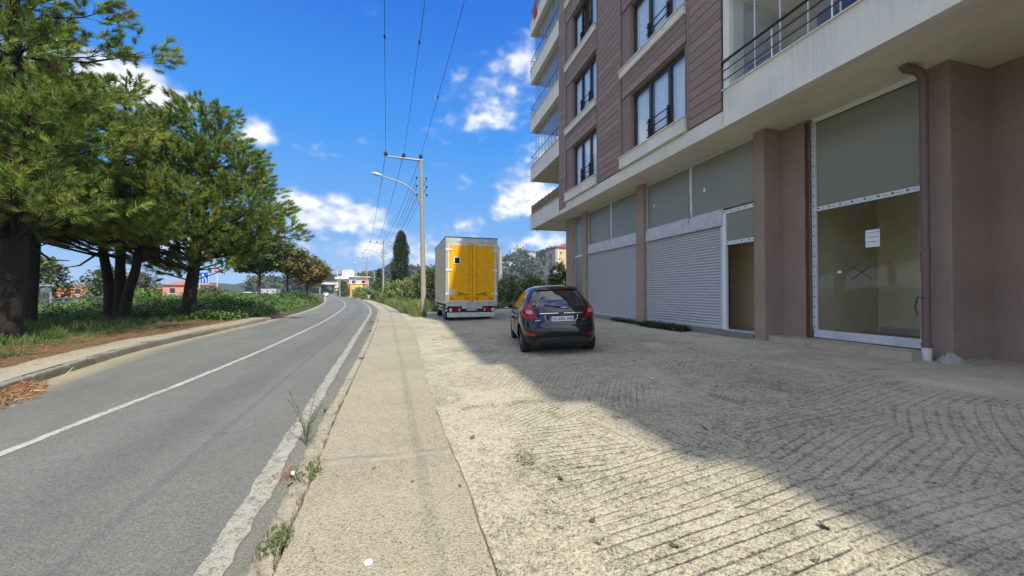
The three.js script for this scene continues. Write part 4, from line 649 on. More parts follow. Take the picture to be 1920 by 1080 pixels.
  part('aerial', rod([0, 1.47, 1.65], [0, 1.62, 1.45], 0.007, 0.004, 6), M.trimBlack, car);
  part('exhaust', new THREE.CylinderGeometry(0.03, 0.03, 0.14, 14, 1, true).rotateX(Math.PI / 2).translate(0.42, 0.235, 0.09), M.chrome, car);
  part('underbody', box(-0.60, 0.60, 0.17, 0.42, 0.25, 3.6), M.trimBlack, car);
  part('windscreen', patch(20, 6, (u, v) => { const y = lerp(1.0, 1.36, v); return [lerp(-2.28, -0.86, u), y]; }, 0.005), M.carGlass, car);
  for (const s of [-1, 1]) part('headlight', patch(6, 4, (u, v) => { const y = lerp(0.66, 0.80, v), t = lerp(-1.0, -0.72, u); return [s > 0 ? t : Math.PI - t, y]; }, 0.008), M.lampClear, car);
  return car;
}
const H_CAR = -10 * Math.PI / 180; // nose turned a little towards the building; local +z must point along -z
const carYaw = Math.PI + H_CAR;
{
  const s = -7.30, x = 3.0; // rear bumper centre
  const car = makeCar('black three door hatchback parked on the grooved concrete yard', M.carBlack, '53 ABD 096', [x, 0.085, s], carYaw);
  car.rotation.order = 'YXZ'; car.rotation.z = -0.030;
}
// ----- box truck (local: x right, y up, z = 0 at the rear face, nose at +z) -----
{
  const tr = thing('box_truck', 'grey box truck with yellow rear doors parked by the concrete lamp pole', 'truck', [2.64, 0.07, -17.5], Math.PI + 0.042);
  // the group looks along +z; x is mirrored by the half turn, so left in the picture is +x here
  Object.assign(M, {
    tBox: std(C(0.64, 0.565, 0.41), { roughness: 0.45, metalness: 0.15, map: (() => { const n = 512, a = layers(n, [[6, 0.06, 201], [40, 0.05, 202], [256, 0.04, 203]]), st = tnoise(n, 64, 204), st2 = tnoise(n, 24, 205); return texRGB(n, (i, x, y) => { const k = Math.max(0, st[(x) % n] * 0.6 + st2[i] * 0.6 - 0.5) * 1.1, v = 0.88 + a[i] - k * 0.4; return [v, v * (1 - k * 0.2), v * (1 - k * 0.7)]; }); })() }),
    tAlu: std(C(0.62, 0.62, 0.60), { roughness: 0.4, metalness: 0.45, map: T.metal }),
    tWhite: std(C(0.82, 0.80, 0.74), { roughness: 0.5, map: T.metal }),
    yellow: std(C(0.97, 0.47, 0.0), { roughness: 0.85, map: T.plaster }),
    tChassis: std(C(0.03, 0.03, 0.032), { roughness: 0.7 }),
    orange: std(C(0.70, 0.14, 0.02), { roughness: 0.4 }),
  });
  const w = 1.2, y0 = 0.82, y1 = 3.82, L = 5.1;
  part('box_body', rbox(-w, w, y0, y1, 0.04, L, 0.02), M.tBox, tr);
  // rear frame
  part('rear_frame', merge([rbox(-w - 0.02, -w + 0.07, y0, y1 + 0.02, -0.03, 0.1, 0.012), rbox(w - 0.07, w + 0.02, y0, y1 + 0.02, -0.03, 0.1, 0.012), box(-w + 0.07, w - 0.07, y1 - 0.25, y1 + 0.018, -0.027, 0.1), box(-w + 0.07, w - 0.07, y0, y0 + 0.07, -0.027, 0.1)]), M.tAlu, tr);
  part('roof_edge', merge([rbox(-w - 0.03, w + 0.03, y1 + 0.02, y1 + 0.06, -0.04, L + 0.01, 0.01)]), M.tChassis, tr);
  for (const x of [-0.62, 0.62]) part('marker_lamp', rbox(x - 0.06, x + 0.06, y1 - 0.14, y1 - 0.08, -0.05, -0.02, 0.01), M.lampClear, tr);
  // side rails, side marker lamps
  for (const x of [-1, 1]) { part('side_rail', box(x > 0 ? w : -w - 0.022, x > 0 ? w + 0.022 : -w, y0 - 0.02, y0 + 0.13, 0.1, L), M.tAlu, tr); part('top_rail', box(x > 0 ? w : -w - 0.015, x > 0 ? w + 0.015 : -w, y1 - 0.07, y1 + 0.01, 0.1, L), M.tAlu, tr); }
  for (const side of [-1, 1]) { // two doors
    const d = sub('rear_door', tr), a = side > 0 ? 0.012 : -w + 0.075, b = side > 0 ? w - 0.075 : -0.012, ya = y0 + 0.08, yb = y1 - 0.26;
    part('centre_stile', side > 0 ? box(a, a + 0.03, ya, yb, -0.045, 0.03) : box(b - 0.03, b, ya, yb, -0.045, 0.03), M.yellow, d); part('door_frame', merge([side > 0 ? box(b - 0.045, b, ya, yb, -0.045, 0.03) : box(a, a + 0.045, ya, yb, -0.045, 0.03), box(a + 0.045, b - 0.045, yb - 0.05, yb, -0.045, 0.03), box(a + 0.045, b - 0.045, ya, ya + 0.045, -0.045, 0.03)]), M.tWhite, d);
    part('door_panel', box(a + (side > 0 ? 0.03 : 0.045), b - (side > 0 ? 0.045 : 0.03), ya + 0.045, yb - 0.05, -0.035, 0.03), M.yellow, d);
    const xi = side > 0 ? a + 0.17 : b - 0.17;
    part('lock_bar', rod([xi, ya - 0.06, -0.07], [xi, yb + 0.03, -0.07], 0.02, 0.02, 10), M.yellow, d);
    for (const yy of [ya - 0.05, ya + 1.25, yb - 0.05]) part('bar_bracket', rbox(xi - 0.05, xi + 0.05, yy - 0.035, yy + 0.035, -0.085, -0.04, 0.01), yy === ya + 1.25 ? M.orange : M.tAlu, d);
    part('lock_keeper', merge([rbox(xi - 0.09, xi + 0.09, ya - 0.12, ya + 0.03, -0.1, -0.045, 0.02), rod([xi, ya - 0.14, -0.1], [xi, ya - 0.04, -0.11], 0.04, 0.04, 10)]), M.tAlu, d);
    // lever handle: triangular grip on a short arm
    const hx = xi + side * 0.16, hy = ya + 0.36;
    part('door_handle', merge([rod([xi, hy - 0.03, -0.09], [hx + side * 0.12, hy, -0.095], 0.013, 0.013, 6), limb([[hx + side * 0.12, hy, -0.095, 0.014], [hx + side * 0.30, hy + 0.075, -0.095, 0.014], [hx + side * 0.32, hy, -0.095, 0.014], [hx + side * 0.30, hy - 0.075, -0.095, 0.014], [hx + side * 0.12, hy, -0.095, 0.014]], 6)]), M.tChassis, d);
    for (const yy of [ya + 0.35, ya + 1.45, yb - 0.28]) part('hinge', merge([rbox(Math.min(side * (w - 0.28), side * (w + 0.03)), Math.max(side * (w - 0.28), side * (w + 0.03)), yy - 0.045, yy + 0.045, -0.065, -0.042, 0.01), rod([side * (w - 0.02), yy - 0.07, -0.05], [side * (w - 0.02), yy + 0.07, -0.05], 0.025, 0.025, 8)]), M.tWhite, d);
    for (let k = 0; k < 3; k++) { const xs = lerp(a + 0.12, b - 0.3, k / 2); part('reflective_mark', (() => { const s = new THREE.Shape([new THREE.Vector2(xs, ya + 0.08), new THREE.Vector2(xs + 0.16, ya + 0.08), new THREE.Vector2(xs + 0.24, ya + 0.2), new THREE.Vector2(xs + 0.08, ya + 0.2)]); return new THREE.ExtrudeGeometry(s, { depth: 0.003, bevelEnabled: false }).translate(0, 0, -0.0395); })(), k === 1 ? M.yellow : M.orange, d); }
    if (side > 0) part('tin_plate', rbox(w - 0.4, w - 0.13, ya + 0.32, ya + 0.55, -0.04, -0.036, 0.002), M.tAlu, d);
    if (side > 0) { const yw = yb - 0.62; const f = part('door_window', merge([box(0.55, 0.85, yw - 0.02, yw + 0.02, -0.05, -0.034), box(0.55, 0.85, yw - 0.32, yw - 0.28, -0.05, -0.034), box(0.55, 0.59, yw - 0.28, yw - 0.02, -0.05, -0.034), box(0.81, 0.85, yw - 0.28, yw - 0.02, -0.05, -0.034)]), M.tWhite, d); part('window_pane', box(0.59, 0.81, yw - 0.28, yw - 0.02, -0.04, -0.03401), std(C(0.004, 0.004, 0.004), { roughness: 0.15 }), f); }
  }
  // step board, underrun bumper, lamps, plate, chassis
  part('tail_board', merge([box(-w + 0.02, w - 0.02, y0 - 0.13, y0 - 0.003, -0.06, 0.1), box(-0.48, 0.48, y0 - 0.25, y0 - 0.13, -0.06, 0.02)]), M.tAlu, tr);
  part('bumper', rbox(-w + 0.1, w - 0.06, 0.18, 0.40, -0.02, 0.12, 0.02), std(C(0.62, 0.63, 0.62), { roughness: 0.55, map: rep(T.metal, 2) }), tr);
  for (const x of [-1, 1]) { part('tail_light', rbox(Math.min(x * 0.62, x * 0.92), Math.max(x * 0.62, x * 0.92), 0.45, 0.60, -0.03, 0.05, 0.012), M.lampRed, tr); part('reversing_light', rbox(Math.min(x * 0.93, x * 1.05), Math.max(x * 0.93, x * 1.05), 0.45, 0.6, -0.028, 0.05, 0.012), M.lampClear, tr); part('lamp_end', rbox(Math.min(x * 0.57, x * 0.612), Math.max(x * 0.57, x * 0.612), 0.455, 0.595, -0.03, 0.05, 0.01), M.tWhite, tr); }
  const [pg, pm] = plateMesh('35 ATM 881', 0.5, 0.115); part('number_plate', pg.rotateY(Math.PI), pm, tr, [0.02, 0.535, -0.012]);
  part('chassis', merge([box(-0.85, 0.85, 0.42, 0.68, 0.0, 0.06), box(-0.5, -0.36, 0.42, 0.82, 0.06, 6.6), box(0.36, 0.5, 0.42, 0.82, 0.06, 6.6), box(-w + 0.05, w - 0.05, 0.7, 0.815, 0.1, L)]), M.tChassis, tr);
  part('axle', merge([rod([-0.9, 0.4, 1.25], [0.9, 0.4, 1.25], 0.09), rod([-0.9, 0.4, 5.0], [0.9, 0.4, 5.0], 0.07)]), M.tChassis, tr);
  for (const x of [-1, 1]) { for (const dx of [1.02, 0.78]) wheel(tr, 'wheel', x * dx, 0.39, 1.15, 0.39, 0.22, x, false); wheel(tr, 'wheel', x * 1.0, 0.39, 4.45, 0.39, 0.24, x, false);
    part('mudguard', merge([box(Math.min(x * 0.66, x * 1.16), Math.max(x * 0.66, x * 1.16), 0.30, 0.80, 0.60, 0.615)]), M.tChassis, tr);
    part('side_guard', merge([0.42, 0.58].map((y) => box(Math.min(x * 1.12, x * 1.15), Math.max(x * 1.12, x * 1.15), y, y + 0.09, 1.75, 3.9)).concat([box(Math.min(x * 1.08, x * 1.12), Math.max(x * 1.08, x * 1.12), 0.42, 0.8, 2.0, 2.06), box(Math.min(x * 1.08, x * 1.12), Math.max(x * 1.08, x * 1.12), 0.42, 0.8, 3.5, 3.56)])), M.tAlu, tr);
    part('rear_side_guard', merge([0.44, 0.6].map((y) => box(Math.min(x * 1.12, x * 1.15), Math.max(x * 1.12, x * 1.15), y, y + 0.1, 0.12, 0.58))), M.tAlu, tr); }
  // cab, mostly hidden behind the box
  part('cab', (() => { const s = new THREE.Shape([[L + 0.12, 0.55], [L + 1.75, 0.55], [L + 1.8, 1.1], [L + 1.72, 1.45], [L + 1.38, 2.3], [L + 0.2, 2.4], [L + 0.12, 2.3]].map((p) => new THREE.Vector2(...p))); const g = new THREE.ExtrudeGeometry(s, { depth: 1.9, bevelEnabled: true, bevelSize: 0.05, bevelThickness: 0.05, bevelSegments: 2 }); g.translate(0, 0, -0.95); g.rotateY(-Math.PI / 2); return boxUV(g); })(), M.carWhite, tr);
  for (const x of [-1, 1]) { part('cab_mirror', rbox(Math.min(x * 1.14, x * 1.32), Math.max(x * 1.14, x * 1.32), 1.55, 1.95, L + 1.55, L + 1.65, 0.03), M.tChassis, tr); part('cab_window', box(Math.min(x * 1.003, x * 1.006), Math.max(x * 1.003, x * 1.006), 1.45, 2.15, L + 0.4, L + 1.3), M.carGlass, tr); }
}
// ---------- poles and wires ----------
Object.assign(M, {
  poleConcrete: std(C(0.42, 0.39, 0.32), { map: rep(T.concrete, 1.2), bumpMap: T.concreteBump, bumpScale: 0.006 }),
  lampSteel: std(C(0.36, 0.36, 0.34), { roughness: 0.5, metalness: 0.4 }),
  insulator: std(C(0.035, 0.022, 0.018), { roughness: 0.25 }),
  lampHead: std(C(0.78, 0.79, 0.78), { roughness: 0.35 }),
  wire: std(C(0.06, 0.062, 0.068), { roughness: 0.6 }),
});
const insG = (() => new THREE.LatheGeometry([[0.0, 0], [0.035, 0], [0.04, 0.05], [0.11, 0.06], [0.115, 0.1], [0.07, 0.12], [0.1, 0.15], [0.1, 0.19], [0.05, 0.21], [0.05, 0.24], [0, 0.25]].map((p) => new THREE.Vector2(...p)), 14))();
const insS = insG.clone().scale(0.55, 0.55, 0.55);
function utilityPole(label, x, s, y0, h, o = {}) {
  const g = thing('utility_pole', label, 'pole', [x, y0, -s], o.turn || 0, 'concrete utility poles along the pavement'), lean = o.lean || 0, tx = (y) => lean * y;
  const c = (y) => lerp(0.165, 0.085, y / h);
  part('pole', limb([0, h * 0.33, h * 0.66, h].map((y) => [tx(y), y - (y ? 0 : 0.15), 0, c(y)]), 14), M.poleConcrete, g);
  if (o.arm !== false) { // crossarm reaching over the road, three insulators
    part('crossarm', limb([[tx(h) + 0.12, h - 0.02, 0, 0.075], [tx(h) - 0.4, h - 0.01, 0, 0.065], [tx(h) - 1.95, h + 0.05, 0, 0.04]], 8), M.lampSteel, g);
    for (const d of [0, -0.95, -1.93]) part('insulator', insG, M.insulator, g, [tx(h) + d, h + (d ? 0.06 : 0.07), 0]);
    if (o.small !== false) for (let i = 0; i < 3; i++) { const y = h - 1.15 - i * 0.48; part('bracket', rod([tx(y) - 0.28, y, 0.05], [tx(y) + 0.3, y, 0.05], 0.022, 0.022, 6), M.lampSteel, g); for (const d of [-0.26, 0.28]) part('insulator', insS, M.insulator, g, [tx(y) + d, y + 0.02, 0.05]); }
  }
  if (o.tee) { part('crossarm', rod([-0.9, h - 0.35, 0], [0.9, h - 0.35, 0], 0.05, 0.05, 6), M.lampSteel, g); for (const d of [-0.85, 0, 0.85]) part('insulator', insG, M.insulator, g, [d, h - (d ? 0.3 : 0.02), 0]); }
  if (o.lamp) { // curved lamp arm towards the road
    const y = h - 2.75, A = [[tx(y) - 0.05, y, 0, 0.05], [tx(y) - 0.12, y + 0.35, 0, 0.052], [tx(y) - 0.42, y + 0.85, 0, 0.05], [tx(y) - 0.95, y + 1.26, 0, 0.046], [tx(y) - 1.6, y + 1.5, 0, 0.042], [tx(y) - 2.2, y + 1.66, 0, 0.036]];
    const cv = new THREE.CatmullRomCurve3(A.map((p) => V(p[0], p[1], p[2]))); part('lamp_arm', limb(cv.getPoints(16).map((p, i) => [p.x, p.y, p.z, lerp(0.055, 0.035, i / 16)]), 9), M.lampSteel, g);
    const hd = part('lamp_head', new THREE.SphereGeometry(0.5, 18, 12).scale(0.62, 0.16, 0.28).rotateZ(-0.22).translate(tx(y) - 2.45, y + 1.74, 0), M.lampHead, g); part('lamp_lens', new THREE.SphereGeometry(0.3, 14, 8, 0, 6.3, 1.6, 1.5).scale(0.8, 0.25, 0.38).rotateZ(-0.22).translate(tx(y) - 2.47, y + 1.71, 0), M.lampClear, hd);
  }
  if (o.box) part('switch_box', rbox(-0.45, 0.45, h - 2.3, h - 0.9, -0.35, 0.35, 0.05), M.lampSteel, g);
  return g;
}
const poleTurn = 0.05;
utilityPole('tall concrete street lamp pole with three wires beside the box truck', 0.6, 22.4, -0.02, 9.05, { lean: -0.022, lamp: true });
utilityPole('concrete lamp pole standing in the bushes before the cypress', -4.5, 61.8, -0.05, 9.05, { lamp: true });
utilityPole('concrete lamp pole beside the yellow and orange building', -10.1, 90.5, -0.05, 9.05, { lamp: true });
utilityPole('bare concrete pole past the walking person', -15.6, 112.7, -0.05, 8.9, { arm: false, lamp: false });
utilityPole('thin wooden telephone pole with a short crossarm above the bushes', -11.0, 116.7, 0, 7.6, { arm: false, tee: true });
utilityPole('concrete pole carrying a box before the white building', -22.2, 128, -0.05, 9.4, { arm: false, tee: true, box: true });
utilityPole('short concrete pole before the white building', -22.0, 134, -0.05, 7.4, { arm: false });
utilityPole('farthest concrete pole by the bend of the road', -30.5, 165, -0.05, 9, { arm: false, tee: true });
const wire = (a, b, sag, label, r = 0.011) => { const p = []; const n = 28; for (let i = 0; i <= n; i++) { const t = i / n; p.push([lerp(a[0], b[0], t), lerp(a[1], b[1], t) - 4 * sag * t * (1 - t), lerp(a[2], b[2], t), r]); } return single('overhead_wire', limb(p, 5), M.wire, label, 'wire'); };
{
  const P1 = [0.6 - 0.2, 9.3, -22.4], P0 = [2.75, 9.25, 14], P2 = [-4.5, 9.3, -61.8], P3 = [-10.1, 9.3, -90.5];
  [['inner', 0], ['middle', -0.95], ['outer', -1.93]].forEach(([n, d]) => {
    const w = wire([P0[0] + d, P0[1], P0[2]], [P1[0] + d, P1[1], P1[2]], 0.55, `${n} of the three thick wires overhead, before the tall lamp pole`, 0.0085);
    if (n !== 'outer' || true) { const k = n === 'inner' ? 0.52 : 0.63; const t = lerp(P0[2], P1[2], k); }
    wire([P1[0] + d, P1[1], P1[2]], [P2[0] + d, P2[1], P2[2]], 0.7, `${n} top wire from the tall lamp pole to the pole by the cypress`, 0.014);
    wire([P2[0] + d, P2[1], P2[2]], [P3[0] + d, P3[1], P3[2]], 0.6, `${n} top wire beyond the pole by the cypress`, 0.016);
  });
  // low-voltage wires on the small insulators
  [0, 1, 2].forEach((i) => [-0.26, 0.28].forEach((d) => { if (i === 2 && d > 0) return; const y = 9.05 - 1.15 - i * 0.48; wire([0.42 + d, y, -22.45], [-4.5 + d, y, -61.85], 0.75, `${['upper', 'second', 'lower'][i]} thin wire on the ${d < 0 ? 'road' : 'field'} side below the crossarm`, 0.012); }));
  // splice clamps on the near wires
  for (const [d, k, lab] of [[-1.93, 0.70, 'dark splice clamp on the outer overhead wire'], [-0.95, 0.70, 'dark splice clamp on the middle overhead wire'], [0, 0.79, 'dark splice clamp on the inner overhead wire']]) { const x = lerp(2.75 + d, 0.4 + d, k), y = lerp(9.25, 9.3, k) - 4 * 0.55 * k * (1 - k), z = lerp(14, -22.4, k); single('wire_clamp', merge([rod([0, 0, -0.07], [0, 0, 0.07], 0.03, 0.03, 8), new THREE.BoxGeometry(0.03, 0.08, 0.05).translate(0, -0.03, 0)]), M.insulator, lab, 'clamp', [x, y, z]); }
}
// ---------- trees ----------
const UPV = V(0, 1, 0);
M.bark = std(C(0.05, 0.04, 0.032), { map: rep(T.bark, 0.9, 0.5), bumpMap: rep(T.barkBump, 0.9, 0.5), bumpScale: 0.05 });
M.barkGrey = std(C(0.13, 0.115, 0.09), { map: rep(T.bark, 0.9, 0.5), bumpMap: T.barkBump, bumpScale: 0.03 });
M.needles = new THREE.MeshPhysicalMaterial({ color: C(1, 1, 1), roughness: 0.9, transmission: 0.2, thickness: 0, side: THREE.DoubleSide });
M.leaf = new THREE.MeshPhysicalMaterial({ color: C(1, 1, 1), roughness: 0.7, transmission: 0.25, thickness: 0, side: THREE.DoubleSide });
M.leafDull = std(C(1, 1, 1), { roughness: 0.75 });
// a pine shoot: needles standing off a short twig that points along +y
function shootGeo(seed, n, len, wid, twig) {
  reseed(seed); const P = [], N = [];
  for (let i = 0; i < n; i++) {
    const h = Math.pow(rnd(), 0.8) * twig, a = rnd() * 6.283, sp = lerp(0.95, 0.25, h / twig) + rr(-0.15, 0.25), L = len * rr(0.75, 1.1), d = V(Math.cos(a) * Math.sin(sp), Math.cos(sp), Math.sin(a) * Math.sin(sp)), b = V(0, h, 0), tip = b.clone().addScaledVector(d, L); tip.y -= 0.012;
    const sd = d.clone().cross(V(rr(-1, 1), rr(-1, 1), rr(-1, 1))).normalize().multiplyScalar(wid / 2);
    P.push(b.x - sd.x, b.y - sd.y, b.z - sd.z, b.x + sd.x, b.y + sd.y, b.z + sd.z, tip.x, tip.y, tip.z); const nn = sd.clone().cross(d).normalize(); for (let k = 0; k < 3; k++) N.push(nn.x, nn.y, nn.z);
  }
  const g = new THREE.BufferGeometry(); g.setAttribute('position', new THREE.Float32BufferAttribute(P, 3)); g.setAttribute('normal', new THREE.Float32BufferAttribute(N, 3)); return g;
}
function leafGeo(seed, n, rad, L, wd, flat = 0.6) { // a spray of leaves, each a folded blade
  reseed(seed); const P = [], I = [];
  for (let i = 0; i < n; i++) {
    const c = V(rr(-1, 1), rr(-1, 1) * flat, rr(-1, 1)).multiplyScalar(rad), d = V(rr(-1, 1), rr(-0.7, 0.5), rr(-1, 1)).normalize(), s = d.clone().cross(V(rr(-0.5, 0.5), 1, rr(-0.5, 0.5))).normalize(), up = s.clone().cross(d), l = L * rr(0.7, 1.2), w = wd * rr(0.7, 1.2), o = P.length / 3;
    const q = (a, b, e) => { const v = c.clone().addScaledVector(d, a * l).addScaledVector(s, b * w).addScaledVector(up, e * w); P.push(v.x, v.y, v.z); };
    q(0, 0, 0); q(0.45, 0.5, 0.16); q(0.45, 0, 0); q(0.45, -0.5, 0.16); q(1, 0, -0.1); I.push(o, o + 2, o + 1, o, o + 3, o + 2, o + 2, o + 4, o + 1, o + 3, o + 4, o + 2);
  }
  let g = new THREE.BufferGeometry(); g.setAttribute('position', new THREE.Float32BufferAttribute(P, 3)); g.setIndex(I); g = g.toNonIndexed(); g.computeVertexNormals(); return g;
}
function scatter(name, geo, mat, list, parent, kind = 'stuff') { // list: {p, d (direction of local +y), k (scale), c (colour), roll}
  const m = new THREE.InstancedMesh(geo, mat, list.length), o = new THREE.Object3D(), q = new THREE.Quaternion();
  list.forEach((e, i) => { o.position.copy(e.p); o.quaternion.setFromUnitVectors(UPV, e.d); q.setFromAxisAngle(UPV, e.roll ?? rnd() * 6.283); o.quaternion.multiply(q); typeof e.k === 'number' ? o.scale.setScalar(e.k) : o.scale.set(...e.k); o.updateMatrix(); m.setMatrixAt(i, o.matrix); m.setColorAt(i, e.c); });
  m.name = parent ? name : numbered(name); m.userData.kind = kind; shade(m); (parent || scene).add(m); return m;
}
const PINE = [[0.15, 0.27, 0.045], [0.20, 0.30, 0.05], [0.25, 0.325, 0.055], [0.30, 0.345, 0.06], [0.17, 0.25, 0.045]]; // needle colours, drawn at random shoot by shoot
const RX = V(0.968, 0, 0.252), RZ = V(0.252, 0, -0.968); // across and along the view, for laying out crowns
const shootNear = shootGeo(3, 66, 0.23, 0.019, 0.26), shootFar = shootGeo(4, 50, 0.25, 0.027, 0.28);
// crown: list of [across, up, along, ra, ru, rl] ellipsoids relative to the foot
function pine(label, base, trunks, blobs, n, geo, seed, o = {}) {
  reseed(seed); const t = thing('pine_tree', label, 'tree', base, 0, 'pine trees on the verge'), wood = [];
  const at = (a, u, l) => RX.clone().multiplyScalar(a).addScaledVector(RZ, l).add(V(0, u, 0));
  const spine = trunks.map((tr) => tr.map((p) => { const v = at(p[0], p[1], p[2]); return [v.x, v.y, v.z, p[3]]; }));
  part('trunk', merge(spine.map((sp) => { const cv = new THREE.CatmullRomCurve3(sp.map((p) => V(p[0], p[1], p[2]))); const m = 14; return limb(Array.from({ length: m + 1 }, (_, i) => { const v = cv.getPoint(i / m), f = i / m * (sp.length - 1), j = Math.min(sp.length - 2, f | 0); const r = lerp(sp[j][3], sp[j + 1][3], f - j); return [v.x, v.y, v.z, r * (1 + 0.07 * nz(v.y * 3, seed, 51)) * (i === 0 ? 1.25 : 1)]; }), 12); })), M.bark, t);
  const list = [], tot = blobs.reduce((a, b) => a + b[3] * b[4] + b[3] * b[5], 0);
  for (const b of blobs) { // foliage stands in pads at the ends of the boughs, with dark gaps between
    const pads = Math.max(3, Math.round(n / 13 * (b[3] * b[4] + b[3] * b[5]) / tot));
    for (let i = 0; i < pads; i++) {
      const z = 1 - 2 * (i + 0.5) / pads, w = i * 2.39996 + rr(-0.5, 0.5), rad = rr(0.6, 0.98), q = Math.sqrt(1 - z * z), dir = V(Math.cos(w) * q, z, Math.sin(w) * q), bump = 0.86 + 0.3 * nz(dir.x * 2.3 + seed, dir.y * 2.3 + dir.z * 2.3, 52);
      const lp = at(b[0] + dir.x * rad * b[3] * bump, b[1] + dir.y * rad * b[4] * bump, b[2] + dir.z * rad * b[5] * bump);
      let best = null, bd = 1e9; for (const sp of spine) for (let j = 0; j < sp.length - 1; j++) for (let f = 0; f < 1; f += 0.25) { const v = V(lerp(sp[j][0], sp[j + 1][0], f), lerp(sp[j][1], sp[j + 1][1], f), lerp(sp[j][2], sp[j + 1][2], f)), h = Math.hypot(v.x - lp.x, v.z - lp.z), d = Math.abs(v.y - (lp.y - 0.35 * h)) + h * 0.25; if (d < bd) { bd = d; best = v; } }
      const len = lp.distanceTo(best), m1 = best.clone().lerp(lp, 0.5); m1.y -= 0.06 * len; m1.x += rr(-0.1, 0.1) * len * 0.5; m1.z += rr(-0.1, 0.1) * len * 0.5; const m2 = best.clone().lerp(lp, 0.8); m2.y -= 0.05 * len; const r = 0.016 + len * 0.010; wood.push(limb([[best.x, best.y, best.z, r], [m1.x, m1.y, m1.z, r * 0.7], [m2.x, m2.y, m2.z, r * 0.45], [lp.x, lp.y, lp.z, 0.008]], 5));
      const outw = lp.clone().sub(best).setY(0).normalize().multiplyScalar(0.8).add(V(0, 0.75, 0)).normalize(), pr = rr(0.42, 0.8), side = outw.clone().cross(UPV).normalize(), fwd = UPV.clone().cross(side);
      const tips = Math.round(rr(10, 17) * pr * 1.7);
      for (let k = 0; k < tips; k++) {
        const a1 = rr(-1, 1), a2 = rr(-1, 1), h = rr(-0.35, 0.35) + 0.35 * (1 - a1 * a1 - a2 * a2 * 0.5), p = lp.clone().addScaledVector(side, a1 * pr).addScaledVector(fwd, -a2 * pr * 0.9).add(V(0, h * pr * 0.9, 0));
        if (k % 4 === 0) wood.push(limb([[m2.x, m2.y, m2.z, 0.009], [(m2.x + p.x) / 2, (m2.y + p.y) / 2 - 0.05, (m2.z + p.z) / 2, 0.007], [p.x, p.y, p.z, 0.005]], 4));
        const d = outw.clone().multiplyScalar(0.8).addScaledVector(side, a1 * 0.9).addScaledVector(fwd, -a2 * 0.5).add(V(rr(-0.4, 0.4), rr(-0.25, 0.5), rr(-0.4, 0.4))).normalize(), kk = rr(0.65, 1.35), pc = PINE[(rnd() * 5) | 0], needleColour = () => C(pc[0] * kk, pc[1] * kk, pc[2] * kk);
        list.push({ p, d, k: rr(0.85, 1.25), c: rnd() < 0.025 ? C(0.17 * kk, 0.12 * kk, 0.04 * kk) : needleColour() });
        if (rnd() < 0.85) list.push({ p: p.clone().addScaledVector(d, -0.2).add(V(rr(-0.12, 0.12), -0.1, rr(-0.12, 0.12))), d: d.clone().add(V(rr(-0.7, 0.7), rr(-0.7, 0.2), rr(-0.7, 0.7))).normalize(), k: rr(0.8, 1.1), c: needleColour() });
      }
    }
  }
  if (o.dead) for (const [a, b] of o.dead) { const A = at(...a), Bv = at(...b), m = A.clone().lerp(Bv, 0.5); m.y -= 0.25; wood.push(limb([[A.x, A.y, A.z, 0.05], [m.x, m.y, m.z, 0.035], [Bv.x, Bv.y, Bv.z, 0.012]], 6)); }
  part('branches', merge(wood), M.bark, t);
  scatter('crown', geo, M.needles, list, t);
  return t;
}
pine('largest pine with a thick trunk, its crown overhanging the verge', [-10.4, 0, -13.6],
  [[[-0.6, -0.2, 0, 0.30], [-0.55, 2.2, 0.1, 0.25], [-0.5, 5, 0.1, 0.21], [-0.5, 9, 0, 0.15], [-0.6, 13.5, 0, 0.05]]],
  [[-0.3, 5.2, -0.3, 2.5, 1.3, 2.3], [-0.2, 7.3, 0, 2.5, 1.4, 2.5], [0.2, 9.4, 0, 2.3, 1.2, 2.3], [-0.7, 11.6, 0, 2.1, 1.7, 2.2], [-2.2, 6.2, 0, 2.0, 1.9, 2.3], [-2.2, 9.2, 0, 2.0, 1.9, 2.2], [1.2, 3.9, -0.6, 1.6, 0.8, 1.4], [-0.4, 3.7, -0.9, 1.7, 0.8, 1.3], [-1.9, 3.8, 0.2, 1.7, 0.9, 1.8], [1.4, 6.1, -0.4, 1.5, 1.0, 1.4], [-0.4, 4.6, -2.3, 2.0, 0.9, 1.5], [-1.9, 5.0, -2.2, 1.9, 1.1, 1.6], [-0.4, 4.5, -3.6, 2.0, 0.7, 1.3], [-1.6, 4.6, -4.2, 1.9, 0.7, 1.3]], 1950, shootNear, 301);
pine('pine with a dark straight trunk just behind the largest pine', [-13.9, 0.05, -18.2],
  [[[0, -0.2, 0, 0.22], [0.05, 3, 0.1, 0.19], [0.2, 7, 0.1, 0.15], [0.2, 10.5, 0, 0.04]]],
  [[0.2, 5.6, 0, 2.5, 2.0, 2.4], [0.3, 8.2, 0, 2.2, 2.0, 2.2], [-0.9, 4.6, 0.2, 2.2, 1.0, 2.0], [0.4, 4.0, 0, 1.9, 0.8, 1.8]], 900, shootFar, 302, { dead: [[[0.2, 3.6, 0], [3.4, 2.9, 0.4]], [[0.1, 3.1, 0], [1.9, 2.5, -0.3]]] });
